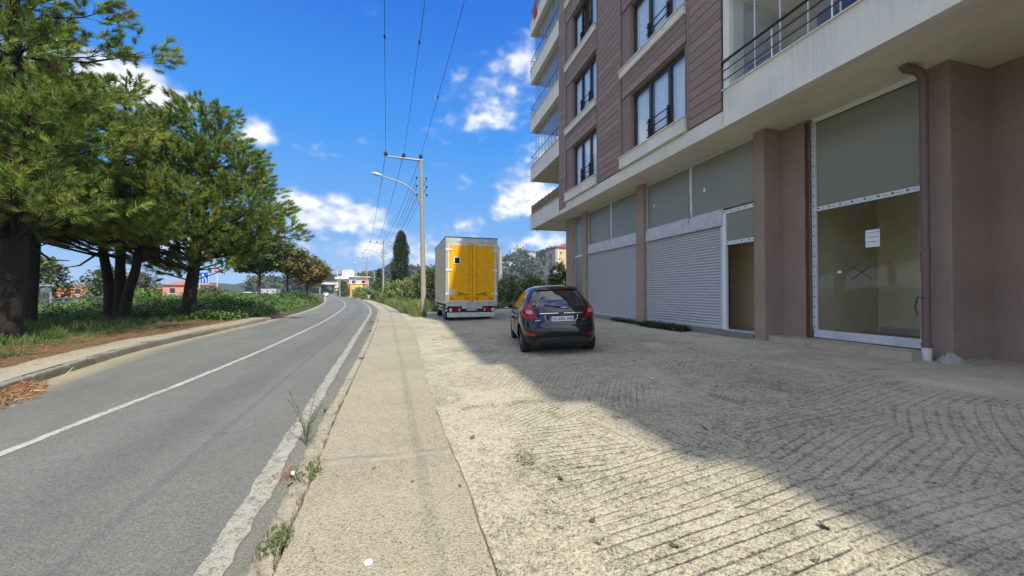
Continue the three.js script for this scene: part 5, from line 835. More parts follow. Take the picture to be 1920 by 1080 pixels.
pine('pine dividing into three trunks from the ground', [-12.8, 0.05, -20.7],
  [[[-0.2, -0.2, 0, 0.26], [-0.35, 1.4, 0.1, 0.2], [-0.7, 3.4, 0.1, 0.15], [-1.0, 6.5, 0, 0.1], [-0.9, 9.2, 0, 0.04]], [[0.05, -0.2, 0.1, 0.24], [0.1, 1.5, 0.1, 0.2], [0.12, 4.2, 0.1, 0.15], [0.3, 8, 0, 0.09], [0.4, 11, 0, 0.03]], [[0.3, -0.2, 0, 0.22], [0.55, 1.2, 0, 0.19], [0.95, 2.6, 0, 0.16], [1.1, 5, 0, 0.12], [1.6, 8.6, 0, 0.03]]],
  [[-0.5, 5.6, 0, 2.4, 1.7, 2.2], [0.6, 5.4, -0.3, 2.2, 1.6, 2.0], [-0.2, 7.4, 0, 2.2, 1.6, 2.0], [0.5, 9.3, 0, 1.25, 1.7, 1.3], [1.9, 8.2, 0, 1.0, 1.5, 1.1], [-1.3, 3.9, -0.6, 1.7, 0.65, 1.3], [0.4, 3.7, -0.8, 2.0, 0.7, 1.2], [1.9, 5.8, 0, 1.7, 1.4, 1.6], [-1.9, 5.2, 0, 1.6, 1.3, 1.5], [0.3, 4.6, -2.0, 2.0, 0.9, 1.3], [0.2, 4.3, -3.3, 2.1, 0.7, 1.1]], 1450, shootFar, 303, { dead: [[[0.9, 2.9, 0], [2.2, 3.2, 0.3]], [[-0.6, 3.2, 0], [-2.8, 2.4, 0.2]]] });
pine('leaning pine with a broad dome crown before the blue road sign', [-10.8, 0.05, -22.2],
  [[[0, -0.2, 0, 0.33], [0.12, 1.4, 0, 0.26], [0.42, 3.4, 0, 0.21], [0.7, 6.5, 0, 0.15], [0.8, 10.6, 0, 0.04]]],
  [[0.5, 9.3, 0, 1.9, 2.3, 1.9], [1.5, 7.6, 0, 2.5, 1.9, 2.2], [-0.7, 7.4, 0, 2.0, 2.1, 2.0], [2.9, 5.6, 0, 2.1, 1.9, 2.0], [-1.6, 5.0, 0, 1.9, 1.6, 1.9], [0.9, 4.8, -0.4, 2.3, 1.5, 2.0], [2.2, 3.9, -0.2, 1.9, 1.0, 1.6], [4.2, 4.6, 0, 1.1, 1.0, 1.2], [-1.2, 3.0, -0.2, 1.5, 0.7, 1.2], [-2.2, 4.0, -0.3, 1.3, 1.0, 1.2], [1.6, 3.1, -0.3, 1.6, 0.7, 1.2], [0.2, 4.2, -2.2, 2.0, 0.9, 1.3], [0.3, 3.9, -3.5, 2.1, 0.7, 1.2]], 2050, shootFar, 304);
// broadleaf trees
function broadleaf(name, label, base, h, blobs, n, geo, cols, seed, o = {}) {
  reseed(seed); const t = thing(name, label, 'tree', base, 0, o.group || 'broadleaf trees'), wood = [], list = [];
  const at = (a, u, l) => RX.clone().multiplyScalar(a).addScaledVector(RZ, l).add(V(0, u, 0)), r = o.r || 0.14;
  part('trunk', limb([[0, -0.2, 0, r * 1.3], [rr(-0.1, 0.1), h * 0.35, 0, r], [rr(-0.2, 0.2), h * 0.7, rr(-0.1, 0.1), r * 0.7], [rr(-0.2, 0.2), h, 0, r * 0.3]], 9), o.bark || M.barkGrey, t);
  const tot = blobs.reduce((a, b) => a + b[3] * b[4] + b[3] * b[5], 0);
  for (const b of blobs) { const tips = Math.round(n * (b[3] * b[4] + b[3] * b[5]) / tot);
    for (let i = 0; i < tips; i++) { const z = rr(-1, 1), w = rnd() * 6.283, q = Math.sqrt(1 - z * z), rad = Math.pow(rnd(), o.hollow || 0.4), dir = V(Math.cos(w) * q, z, Math.sin(w) * q), bump = 0.78 + 0.45 * nz(dir.x * 2.6 + seed, dir.y * 2.6 + dir.z * 2.6, 53), lp = at(b[0] + dir.x * rad * b[3] * bump, b[1] + dir.y * rad * b[4] * bump, b[2] + dir.z * rad * b[5] * bump);
      if (i % 7 === 0) { const A = V(0, Math.max(h * 0.3, Math.min(h * 0.95, lp.y - 0.5 * Math.hypot(lp.x, lp.z))), 0), m = A.clone().lerp(lp, 0.55); m.y += 0.1; wood.push(limb([[A.x, A.y, A.z, r * 0.35], [m.x, m.y, m.z, r * 0.2], [lp.x, lp.y, lp.z, 0.01]], 5)); }
      const tone = 0.7 + 0.6 * rnd(), c0 = cols[(rnd() * cols.length) | 0];
      for (let k = 0; k < (o.per || 4); k++) { const kk = tone * rr(0.8, 1.2); list.push({ p: lp.clone().add(V(rr(-1, 1), rr(-0.8, 0.8), rr(-1, 1)).multiplyScalar(o.clump || 0.3)), d: V(rr(-0.6, 0.6), 1, rr(-0.6, 0.6)).normalize(), k: rr(0.8, 1.3) * (o.k || 1), c: C(c0[0] * kk, c0[1] * kk, c0[2] * kk) }); } } }
  if (wood.length) part('branches', merge(wood), o.bark || M.barkGrey, t);
  scatter('crown', geo, o.mat || M.leafDull, list, t); return t;
}
const leafA = leafGeo(11, 12, 0.24, 0.17, 0.12), leafB = leafGeo(12, 10, 0.3, 0.24, 0.16), leafS = leafGeo(13, 14, 0.2, 0.12, 0.07), leafTall = leafGeo(14, 16, 0.26, 0.2, 0.06, 1.2), leafFar = leafGeo(15, 8, 0.5, 0.5, 0.34);
const GREEN = [[0.055, 0.10, 0.022], [0.07, 0.125, 0.028], [0.045, 0.085, 0.02]], OLIVE = [[0.14, 0.15, 0.035], [0.17, 0.155, 0.04], [0.11, 0.13, 0.03], [0.20, 0.14, 0.045]], AUTUMN = [[0.22, 0.17, 0.045], [0.24, 0.145, 0.05], [0.16, 0.16, 0.04], [0.19, 0.19, 0.05]];
broadleaf('plane_tree', 'small dark leaved tree with a slim trunk rising from the green weeds', [-14.4, 0.05, -41.5], 5.2, [[0.1, 4.6, 0, 2.7, 1.9, 2.4], [0.6, 5.8, 0, 2.0, 1.5, 1.9], [-1.2, 4.0, 0, 1.6, 1.0, 1.4]], 330, leafB, [...GREEN, [0.10, 0.12, 0.03]], 321, { group: 'broadleaf trees on the verge' });
broadleaf('plane_tree', 'yellow green plane tree beside the road before the bend', [-14.6, 0.05, -50.5], 5.6, [[0.6, 5.0, 0, 3.0, 2.4, 2.6], [-0.8, 6.2, 0, 2.2, 1.9, 2.0], [1.6, 4.0, 0, 2.0, 1.5, 1.8]], 420, leafB, OLIVE, 322, { group: 'broadleaf trees on the verge' });
broadleaf('plane_tree', 'brownish plane tree leaning over the road at the bend', [-14.9, 0.05, -60.5], 5.4, [[0.6, 4.6, 0, 2.9, 2.6, 2.6], [1.8, 4.2, 0, 1.9, 1.9, 1.8], [-1, 5.4, 0, 2.2, 1.7, 2.0]], 420, leafB, AUTUMN, 323, { group: 'broadleaf trees on the verge' });
broadleaf('plane_tree', 'yellowing plane tree farthest along the verge', [-19.5, 0.05, -78], 5.4, [[0.4, 4.6, 0, 3.2, 2.8, 3]], 260, leafB, AUTUMN, 324, { group: 'broadleaf trees on the verge' });
{ // cypress: tight column of upright sprays
  const t = thing('cypress_tree', 'dark columnar cypress rising behind the second lamp pole', 'tree', [-1.9, 0, -62.5]); reseed(331); part('trunk', limb([[0, -0.1, 0, 0.2], [0, 3, 0, 0.16], [0, 9, 0, 0.05]], 8), M.bark, t); const list = [];
  for (let i = 0; i < 2600; i++) { const y = 0.8 + Math.pow(rnd(), 0.9) * 9.9, u = (y - 0.8) / 9.9, prof = 1.5 * Math.min(1, 0.6 + u * 1.6) * Math.pow(1 - Math.pow(u, 4.2), 0.62) * (1 - 0.22 * u) * (1 + 0.07 * Math.sin(u * 19)), w = rnd() * 6.283, r = prof * Math.pow(rnd(), 0.22) * (0.86 + 0.42 * nz(Math.cos(w) * 2.2 + y * 0.9, Math.sin(w) * 2.2 + y * 0.9, 54)), k = rr(0.7, 1.4); list.push({ p: V(Math.cos(w) * r, y, Math.sin(w) * r), d: V(Math.cos(w) * 0.35, 1, Math.sin(w) * 0.35).normalize(), k: [rr(0.8, 1.5), rr(0.9, 1.7), rr(0.8, 1.5)], c: C(0.05 * k, 0.085 * k, 0.04 * k) }); }
  scatter('crown', leafTall, M.leafDull, list, t);
  const t2 = thing('cypress_tree', 'little far cypress beside the tall cypress', 'tree', [-12.5, 0, -150]); part('trunk', rod([0, 0, 0], [0, 6, 0], 0.15), M.bark, t2); const l2 = []; for (let i = 0; i < 260; i++) { const y = 0.5 + rnd() * 9, u = y / 9.5, r = 1.2 * Math.pow(1 - u * u, 0.6) * Math.pow(rnd(), 0.3), w = rnd() * 6.283; l2.push({ p: V(Math.cos(w) * r, y, Math.sin(w) * r), d: UPV, k: 2.4, c: C(0.02, 0.042, 0.02) }); } scatter('crown', leafTall, M.leafDull, l2, t2);
}
// ---------- low vegetation ----------
function bladeGeo(seed, n, h, w, spread) { reseed(seed); const P = [], I = []; for (let i = 0; i < n; i++) { const a = rnd() * 6.283, r = rnd() * spread, x = Math.cos(a) * r, z = Math.sin(a) * r, L = h * rr(0.5, 1.1), b = rr(0.15, 0.6) * L, c = rnd() * 6.283, dx = Math.cos(c), dz = Math.sin(c), sx = -dz * w / 2, sz = dx * w / 2, o = P.length / 3; P.push(x - sx, 0, z - sz, x + sx, 0, z + sz, x + dx * b * 0.3 - sx * 0.8, L * 0.6, z + dz * b * 0.3 - sz * 0.8, x + dx * b * 0.3 + sx * 0.8, L * 0.6, z + dz * b * 0.3 + sz * 0.8, x + dx * b, L * rr(0.85, 1), z + dz * b); I.push(o, o + 1, o + 2, o + 1, o + 3, o + 2, o + 2, o + 3, o + 4); } let g = new THREE.BufferGeometry(); g.setAttribute('position', new THREE.Float32BufferAttribute(P, 3)); g.setIndex(I); g = g.toNonIndexed(); g.computeVertexNormals(); return g; }
const grassG = bladeGeo(21, 26, 0.34, 0.012, 0.16), grassTall = bladeGeo(22, 26, 0.8, 0.02, 0.28), weedG = leafGeo(23, 16, 0.2, 0.15, 0.075, 0.9);
const vergeY = (o, s, x) => -0.03 + Math.min(0.2, (o - 0.5) * 0.05) + nz(x * 0.5, s * 0.5, 13) * 0.05 * Math.min(1, o / 3);
const G1 = (k) => C(0.085 * k, 0.17 * k, 0.03 * k), G2 = (k) => C(0.17 * k, 0.22 * k, 0.055 * k), G3 = (k) => C(0.24 * k, 0.22 * k, 0.09 * k);
{
  reseed(401); const hedge = [], low = [], tall = [];
  for (let i = 0; i < 15000; i++) { // weeds thickening along the verge beyond the kerb stones
    const s = 21.5 + Math.pow(rnd(), 1.5) * 62, o = 1.15 + Math.pow(rnd(), 1.3) * 11, near = smooth(20, 30, s - o * 0.2), edge = smooth(0.9, 3.2, o), x = roadLeft(s) - o; if (rnd() > 0.25 + near * 0.9) continue;
    const hgt = (0.25 + 0.95 * edge * near) * (0.65 + 0.5 * nz(x * 0.6, s * 0.35, 61) + 0.25 * nz(x * 2, s * 2, 62)), y = vergeY(o, s, x) + rnd() * Math.max(0.12, hgt), k = rr(0.65, 1.25); hedge.push({ p: V(x, y, -s), d: V(rr(-0.5, 0.5), 1, rr(-0.5, 0.5)).normalize(), k: rr(0.8, 1.5), c: rnd() < 0.82 ? G1(k) : G2(k) });
  }
  tag(scatter('verge_weeds', weedG, M.leafDull, hedge), 'dense green weeds covering the verge behind the kerb', 'weeds');
  for (let i = 0; i < 5200; i++) { const s = rr(2, 30), o = 1.7 + Math.pow(rnd(), 1.1) * 14, x = roadLeft(s) - o, n = nz(x * 0.45, s * 0.45, 63) + nz(x * 1.4, s * 1.4, 65) * 0.5; if (n < 0.0 && rnd() < 0.72) continue; const k = rr(0.6, 1.2); low.push({ p: V(x, vergeY(o, s, x) - 0.02, -s), d: V(rr(-0.2, 0.2), 1, rr(-0.2, 0.2)).normalize(), k: rr(0.5, 1.2) * smooth(1.4, 3.2, o + n), c: rnd() < 0.6 ? G1(k) : G2(k) }); }
  tag(scatter('verge_grass', grassG, M.leafDull, low), 'patchy grass growing under the pines', 'grass');
  for (let i = 0; i < 7000; i++) { // tall grass right of the sidewalk and past the yard
    const s = rr(26.2, 66), w = walkRight(s), far = rnd(), x = s < 27.2 ? lerp(w + 0.3, 16, far) : w + 0.35 + Math.pow(far, 1.4) * 14, k = rr(0.7, 1.3); tall.push({ p: V(x, -0.05, -s), d: V(rr(-0.25, 0.25), 1, rr(-0.25, 0.25)).normalize(), k: rr(0.6, 1.35) * (0.8 + 0.5 * nz(x * 0.5, s * 0.5, 64)), c: rnd() < 0.35 ? G3(k) : rnd() < 0.5 ? G2(k) : G1(k) });
  }
  for (let i = 0; i < 260; i++) { const s = rr(21.5, 26.5), x = walkRight(s) + rr(0.35, 0.9) + (26.5 - s) * 0.05, k = rr(0.7, 1.2); tall.push({ p: V(x, -0.02, -s), d: V(rr(-0.3, 0.3), 1, rr(-0.3, 0.3)).normalize(), k: rr(0.3, 0.7), c: rnd() < 0.4 ? G3(k) : G2(k) }); }
  tag(scatter('field_grass', grassTall, M.leafDull, tall), 'long grass between the pavement and the field bushes', 'grass');
}
// shrubs: every one a thing with stem and foliage
function shrub(label, x, s, w, h, n, geo, cols, seed, o = {}) {
  reseed(seed); const t = thing('shrub', label, 'shrub', [x, -0.05, -s], 0, o.group), list = [], wood = [];
  for (let i = 0; i < 7; i++) { const a = rnd() * 6.283; wood.push(limb([[0, 0, 0, 0.035], [Math.cos(a) * w * 0.25, h * 0.45, Math.sin(a) * w * 0.25, 0.022], [Math.cos(a) * w * 0.5, h * 0.85, Math.sin(a) * w * 0.5, 0.008]], 5)); }
  part('stem', merge(wood), M.barkGrey, t);
  for (let i = 0; i < n; i++) { const u = Math.pow(rnd(), 0.75), a = rnd() * 6.283, lobe = 0.75 + 0.5 * nz(Math.cos(a) * 1.7 + seed, Math.sin(a) * 1.7 + u * 2, 71), r = w * Math.pow(rnd(), 0.45) * lobe * Math.sqrt(Math.max(0.05, 1 - Math.pow(Math.max(0, u - 0.25) / 0.8, 2))), k = rr(0.65, 1.25), c = cols[(rnd() * cols.length) | 0]; list.push({ p: V(Math.cos(a) * r, 0.15 + u * h * (0.86 + 0.28 * nz(Math.cos(a) * 2.1, Math.sin(a) * 2.1 + seed, 72)), Math.sin(a) * r), d: V(rr(-0.7, 0.7), 1, rr(-0.7, 0.7)).normalize(), k: rr(0.8, 1.4) * (o.k || 1), c: C(c[0] * k, c[1] * k, c[2] * k) }); }
  scatter('foliage', geo, M.leafDull, list, t); return t;
}
{
  const DK = [[0.065, 0.105, 0.03], [0.085, 0.135, 0.036], [0.13, 0.16, 0.05]], MIX = [[0.13, 0.20, 0.05], [0.22, 0.25, 0.08], [0.28, 0.25, 0.11], [0.11, 0.17, 0.042]], LT = [[0.15, 0.23, 0.05], [0.19, 0.25, 0.06], [0.12, 0.19, 0.04]];
  shrub('dark glossy bush beside the far end of the shops', 13.6, 34, 1.6, 4.1, 330, leafB, DK, 501, { k: 1.1 });
  shrub('tall loose bush right behind the black car', 11.2, 35.5, 2.0, 3.1, 420, leafS, MIX, 502, { k: 1.5 });
  shrub('broad green bush between the truck and the black car', 8.6, 34.5, 2.2, 2.9, 460, leafS, MIX, 503, { k: 1.5 });
  shrub('bush touching the right side of the truck', 6.3, 35.5, 2.0, 3.3, 420, leafS, [...DK, ...MIX], 504, { k: 1.5 });
  shrub('low grassy bush at the rear edge of the yard', 10.0, 30, 1.6, 1.4, 260, leafTall, MIX, 505);
  shrub('dark bush hidden behind the truck', 3.6, 38, 2.4, 3.4, 420, leafS, DK, 506, { k: 1.5 });
  shrub('dark bush between the lamp pole and the truck', 1.3, 42, 1.7, 4.2, 420, leafS, DK, 507, { k: 1.5 });
  shrub('olive bush left of the tall lamp pole foot', -0.6, 46, 2.3, 2.9, 420, leafS, MIX, 508, { k: 1.5 });
  shrub('light green bush below the cypress', -1.9, 52, 2.6, 2.9, 420, leafS, [...LT, ...MIX], 509, { k: 1.7 });
  shrub('brownish bush with bare twigs below the cypress', 0.4, 56, 2.4, 3.4, 360, leafS, [[0.15, 0.12, 0.05], [0.12, 0.12, 0.04]], 510, { k: 1.6 });
  shrub('bright green bush beside the second lamp pole', -2.9, 58.5, 2.0, 2.0, 320, leafS, LT, 511, { k: 1.6 });
  shrub('green bush between the walking person and the second lamp pole', -3.9, 69, 2.0, 1.9, 300, leafS, LT, 512, { k: 1.7 });
  shrub('long bush behind the walking person', -8.2, 78, 2.6, 1.9, 320, leafS, [...MIX, ...LT], 513, { k: 1.8 });
  shrub('bush at the foot of the third lamp pole', -10.8, 92, 2.6, 2.2, 300, leafS, MIX, 514, { k: 2 });
  shrub('dark bush before the yellow and orange building', -13.6, 108, 3.4, 2.6, 320, leafS, MIX, 515, { k: 2.2 });
  shrub('ivy covered mass before the white building', -21.8, 132, 2.3, 5.6, 320, leafS, DK, 516, { k: 2.4 });
  shrub('dark tree like bush left of the cypress', -6.8, 86, 3.6, 4.4, 460, leafS, DK, 517, { k: 2.1 });
  shrub('sunlit green bush behind the leaning pine', -20.5, 36, 2.0, 1.5, 420, leafS, LT, 519, { k: 1.6 });
  shrub('feathery green tree beyond the guard rail', -55, 88, 5.5, 6.2, 420, leafFar, [[0.11, 0.14, 0.05], [0.09, 0.13, 0.04]], 520, { k: 1.0 });
  shrub('grey green tree beyond the bus shelter', -52, 70, 4.5, 6.5, 380, leafFar, [[0.10, 0.13, 0.04], [0.13, 0.15, 0.05]], 521, { k: 0.9 });
  shrub('yellowish shrub by the orange house walls', -62, 98, 3.4, 3.2, 260, leafFar, [[0.2, 0.2, 0.05]], 522, { k: 0.8 });
  shrub('thin grey tree in front of the orange house walls', -48, 84, 3.6, 5.6, 200, leafFar, [[0.11, 0.12, 0.08]], 523, { k: 0.7 });
  shrub('green bush by the pole of the red round sign', -33, 74, 3.0, 2.2, 300, leafS, [[0.12, 0.11, 0.05], [0.09, 0.12, 0.035]], 524, { k: 2 });
  // crown tops over the truck
  broadleaf('pine_tree', 'far pine whose top shows above the truck roof', [7.3, 0, -62.2], 9.5, [[0, 9.2, 0, 1.5, 1.3, 1.5], [1.4, 9.0, 0, 0.8, 0.7, 0.8], [0, 7, 0, 2.2, 1.6, 2]], 230, leafTall, DK, 531, { group: 'far trees' });
  broadleaf('walnut_tree', 'round tree before the hill beside the red roofed house', [3.6, 0, -88], 5, [[0, 4.6, 0, 3, 2.4, 3]], 240, leafFar, [[0.09, 0.13, 0.035], [0.12, 0.13, 0.04]], 532, { group: 'far trees' });
}
// ---------- verge litter ----------
M.litter = std(C(0.31, 0.175, 0.09), { map: rep(T.soil, 1.3), bumpMap: rep(T.soilBump, 1.3), bumpScale: 0.05 });
{
  const sheet = grid(10, 150, (u, v) => { const s = lerp(0, 27, v), o0 = 0.95 + nz(s * 0.8, 4, 27) * 0.14 + nz(s * 2.5, 4, 81) * 0.08, o1 = o0 + Math.max(0.1, 0.5 + nz(s * 0.6, 9, 82) * 0.55 + nz(s * 2.2, 9, 83) * 0.35); const o = lerp(o0, o1, u), x = roadLeft(s) - o; return [x, vergeY(o, s, x) + 0.035 - 0.03 * Math.pow(u * 2 - 1, 2) + nz(x * 5, s * 5, 84) * 0.012, -s]; });
  structure('needle_litter', sheet, M.litter).userData.kind = 'structure';
  const needle = new THREE.BufferGeometry(); needle.setAttribute('position', new THREE.Float32BufferAttribute([-0.06, 0, 0, 0.07, 0.004, 0.003, 0.0, 0.003, 0.008], 3)); needle.computeVertexNormals(); reseed(551); const L = [];
  for (let i = 0; i < 9000; i++) { const s = rr(0, 27), o = 0.45 + Math.pow(rnd(), 0.7) * 2.0, x = roadLeft(s) - o, k = rr(0.6, 1.3); L.push({ p: V(x, vergeY(o, s, x) + 0.05, -s), d: V(rr(-0.3, 0.3), 1, rr(-0.3, 0.3)).normalize(), k: rr(0.8, 1.5), c: C(0.40 * k, 0.2 * k, 0.08 * k) }); }
  for (let i = 0; i < 2400; i++) { const s = rr(5.2, 7.9), e = smooth(8.2, 6.6, s), o = -0.02 - Math.pow(rnd(), 1.2) * 0.42 * (0.5 + e), k = rr(0.5, 1.3); L.push({ p: V(roadLeft(s) - o, ROAD_Y + rnd() * 0.12 * (1 - Math.min(1, -o / 0.6)), -s), d: V(rr(-0.8, 0.8), 1, rr(-0.8, 0.8)).normalize(), k: rr(1, 1.7), c: rnd() < 0.75 ? C(0.36 * k, 0.18 * k, 0.075 * k) : C(0.5 * k, 0.38 * k, 0.18 * k) }); }
  tag(scatter('pine_needles', needle, M.leafDull, L), 'orange pine needles drifted along the kerb of the verge', 'needles');
  const pile = grid(16, 40, (u, v) => { const s = lerp(5.0, 8.0, v), h = Math.sin(Math.PI * u) * 0.07 * smooth(0, 0.2, 1 - v) * (0.7 + 0.6 * nz(s * 5, u * 5, 85)); return [roadLeft(s) + u * 0.46 * (0.35 + 0.65 * smooth(1.05, 0.3, v)) + nz(s * 4, 2, 86) * 0.03 * u, ROAD_Y + 0.005 + Math.max(0, h), -s]; });
  single('needle_heap', pile, M.litter, 'heap of orange pine needles in the gutter below the verge kerb', 'needles');
  single('dry_stick', merge([rod([0, 0.02, 0], [0.13, 0.22, -0.08], 0.008, 0.005, 5), rod([0, 0.02, 0], [0.02, 0.14, -0.2], 0.005, 0.004, 5)]), std(C(0.6, 0.48, 0.25)), 'pale dry stick poking out of the gutter needles', 'stick', [-5.72, ROAD_Y + 0.03, -8.05]);
}
// ---------- weeds and litter near by ----------
{
  reseed(601);
  const tuft = (label, x, y, s, n, h, spread, k) => { const a = bladeGeo(700 + Math.round(x * 100) + n, n * 2, h * 0.75, 0.004, spread), b = leafGeo(900 + n, Math.round(n / 2), spread * 0.9, 0.035, 0.012, 0.25).translate(0, 0.02, 0), t = merge([a, b]).scale(1.1, 0.62, 2.0); return single('grass_tuft', t, std(C(0.10 * k, 0.15 * k, 0.04 * k)), label, 'grass tuft', [x, y, -s]); };
  tuft('green grass tuft in the kerb crack beside the reddish litter', -0.79, -0.01, 3.28, 90, 0.10, 0.09, 1); tuft('green grass tuft in the rough kerb before the reddish litter', -0.74, 0.0, 2.42, 70, 0.08, 0.08, 0.9);
  tuft('dark little weed tuft in the kerb joint', -0.98, -0.03, 4.95, 40, 0.12, 0.05, 0.6); tuft('weed tuft on the kerb by the broken stones', -1.08, -0.02, 8.6, 40, 0.12, 0.06, 0.7); tuft('grass tuft in the gutter far along the kerb', -1.5, -0.05, 14.8, 60, 0.16, 0.12, 0.8); tuft('long grass tuft leaning over the kerb before the bend', -1.9, -0.03, 19, 90, 0.22, 0.3, 0.9);
  tuft('weed tuft on the top of the verge kerb', -6.55, 0.03, 10.2, 60, 0.07, 0.14, 1); tuft('pale weed tuft behind the verge kerb', -7.0, 0.03, 12.5, 60, 0.12, 0.2, 1.1); tuft('broad leaved weed tuft by the thick pine trunk', -8.3, 0.02, 10.4, 110, 0.4, 0.3, 0.8); tuft('bright grass clump between the first pines', -9.6, 0.05, 15.8, 150, 0.4, 0.6, 0.9);
  { // feathery weed growing from the gutter
    const g = [], lv = []; for (let b = 0; b < 7; b++) { const a = rr(-1.2, 1.2), L = rr(0.25, 0.55), tx = Math.sin(a) * L * 0.45, tz = rr(-0.12, 0.12), pts = [0, 0.4, 0.75, 1].map((q) => [tx * q * q + Math.sin(q * 9 + b) * 0.008, L * q, tz * q, 0.0035 * (1 - q * 0.6)]); g.push(limb(pts, 4)); for (let i = 0; i < 26; i++) { const q = rr(0.15, 1), p = V(tx * q * q, L * q, tz * q), e = p.clone().add(V(rr(-0.05, 0.05), rr(0.0, 0.05), rr(-0.05, 0.05))); lv.push(limb([[p.x, p.y, p.z, 0.002], [e.x, e.y, e.z, 0.0006]], 3)); } }
    const t = thing('roadside_weed', 'tall feathery grey green weed growing from the gutter', 'weed', [-1.02, -0.1, -4.15]); part('stem', merge(g), std(C(0.13, 0.13, 0.06)), t); const f = part('foliage', merge(lv), std(C(0.12, 0.15, 0.075)), t); f.userData.kind = 'stuff';
  }
  { const t = bladeGeo(811, 190, 0.07, 0.006, 0.13); single('dry_litter', t.scale(1.1, 0.35, 1.6), std(C(0.27, 0.15, 0.09)), 'reddish dry litter caught in the gutter by the kerb', 'litter', [-0.98, -0.115, -3.5]); }
  single('paper_scrap', new THREE.CircleGeometry(0.035, 6).scale(0.6, 1.5, 1).rotateX(-Math.PI / 2).rotateY(0.5), std(C(0.8, 0.8, 0.78)), 'white paper scrap on the reddish gutter litter', 'paper', [-0.93, -0.06, -3.42]);
  single('white_lid', new THREE.CylinderGeometry(0.022, 0.022, 0.006, 18), std(C(0.85, 0.85, 0.82)), 'round white lid lying on the pavement', 'lid', [-0.22, 0.008, -2.09]);
  // paper scraps and dry leaves on the concrete
  const scrap = new THREE.PlaneGeometry(0.09, 0.05, 3, 2).rotateX(-Math.PI / 2); { const p = scrap.attributes.position; for (let i = 0; i < p.count; i++) p.setY(i, 0.008 * Math.sin(i * 2.1) + 0.008); scrap.computeVertexNormals(); }
  for (const [x, s, r, lab] of [[3.42, 4.9, 0.3, 'white paper scrap on the grooved yard in the shade'], [1.6, 7.1, 0.1, 'white paper scrap on the yard behind the truck'], [4.6, 7.6, 1, 'small white paper scrap between the car and the shops']]) { const m = single('paper_scrap', scrap, std(C(0.85, 0.86, 0.86)), lab, 'paper', [x, yardY(x, s) + 0.01, -s]); m.rotation.y = r; }
  const leaf = [0, 1, 2].map((k) => { const g = new THREE.PlaneGeometry(1, 0.55, 4, 3).rotateX(-Math.PI / 2), p = g.attributes.position; for (let i = 0; i < p.count; i++) { const x = p.getX(i), z = p.getZ(i); p.setZ(i, z * (1 - 3.2 * x * x)); p.setY(i, 0.25 * Math.sin(x * 3 + k) * Math.sin(z * 5 + k * 2) + 0.3 * x * x + 0.3 * z * z + 0.12); } g.computeVertexNormals(); return g; });
  const lm = [[0.12, 0.085, 0.05], [0.17, 0.12, 0.06], [0.09, 0.07, 0.05], [0.14, 0.13, 0.06]].map((c) => std(C(...c)));
  const fixed = [[1.05, 2.62, 0.075], [0.55, 3.6, 0.09], [2.25, 1.64, 0.09], [1.95, 1.46, 0.06], [0.98, 1.9, 0.05], [2.7, 3.05, 0.09], [1.35, 1.75, 0.06], [0.33, 2.75, 0.05], [-0.3, 3.2, 0.045], [0.0, 2.9, 0.04]];
  for (let i = 0; i < 62; i++) { const f = fixed[i], s = f ? f[1] : 1.6 + Math.pow(rnd(), 1.3) * 14, x = f ? f[0] : rr(0.55, 6.4), k = f ? f[2] * 0.75 : rr(0.02, 0.05), onWalk = x < walkRight(s); const m = single('dry_leaf', leaf[i % 3], lm[i % 4], onWalk ? 'dry curled leaf lying on the pavement' : 'dry curled leaf lying on the concrete yard', 'leaf', [x, (onWalk ? 0.004 : yardY(x, s) + 0.004), -s], onWalk ? 'dry leaves on the pavement' : 'dry leaves on the yard'); m.scale.setScalar(k); m.rotation.y = rnd() * 6.28; }
  // creeping weeds at the foot of the shutters
  const creeping = []; for (let i = 0; i < 420; i++) { const q = rnd(), s = q < 0.75 ? rr(9.6, 11.6) : rr(11.6, 14), x = 7.95 - Math.pow(rnd(), 1.5) * (q < 0.75 ? 0.42 : 0.2) * (1 - Math.abs(s - 10.8) / 5), k = rr(0.5, 1.1); creeping.push({ p: V(x, yardY(x, s) + rnd() * (q < 0.75 ? 0.1 : 0.05), -s), d: V(rr(-0.5, 0.5), 1, rr(-0.5, 0.5)).normalize(), k: rr(0.3, 0.6), c: C(0.05 * k, 0.085 * k, 0.025 * k) }); }
  tag(scatter('creeping_weeds', weedG, M.leafDull, creeping), 'creeping green weeds at the foot of the roller shutters', 'weeds');
}
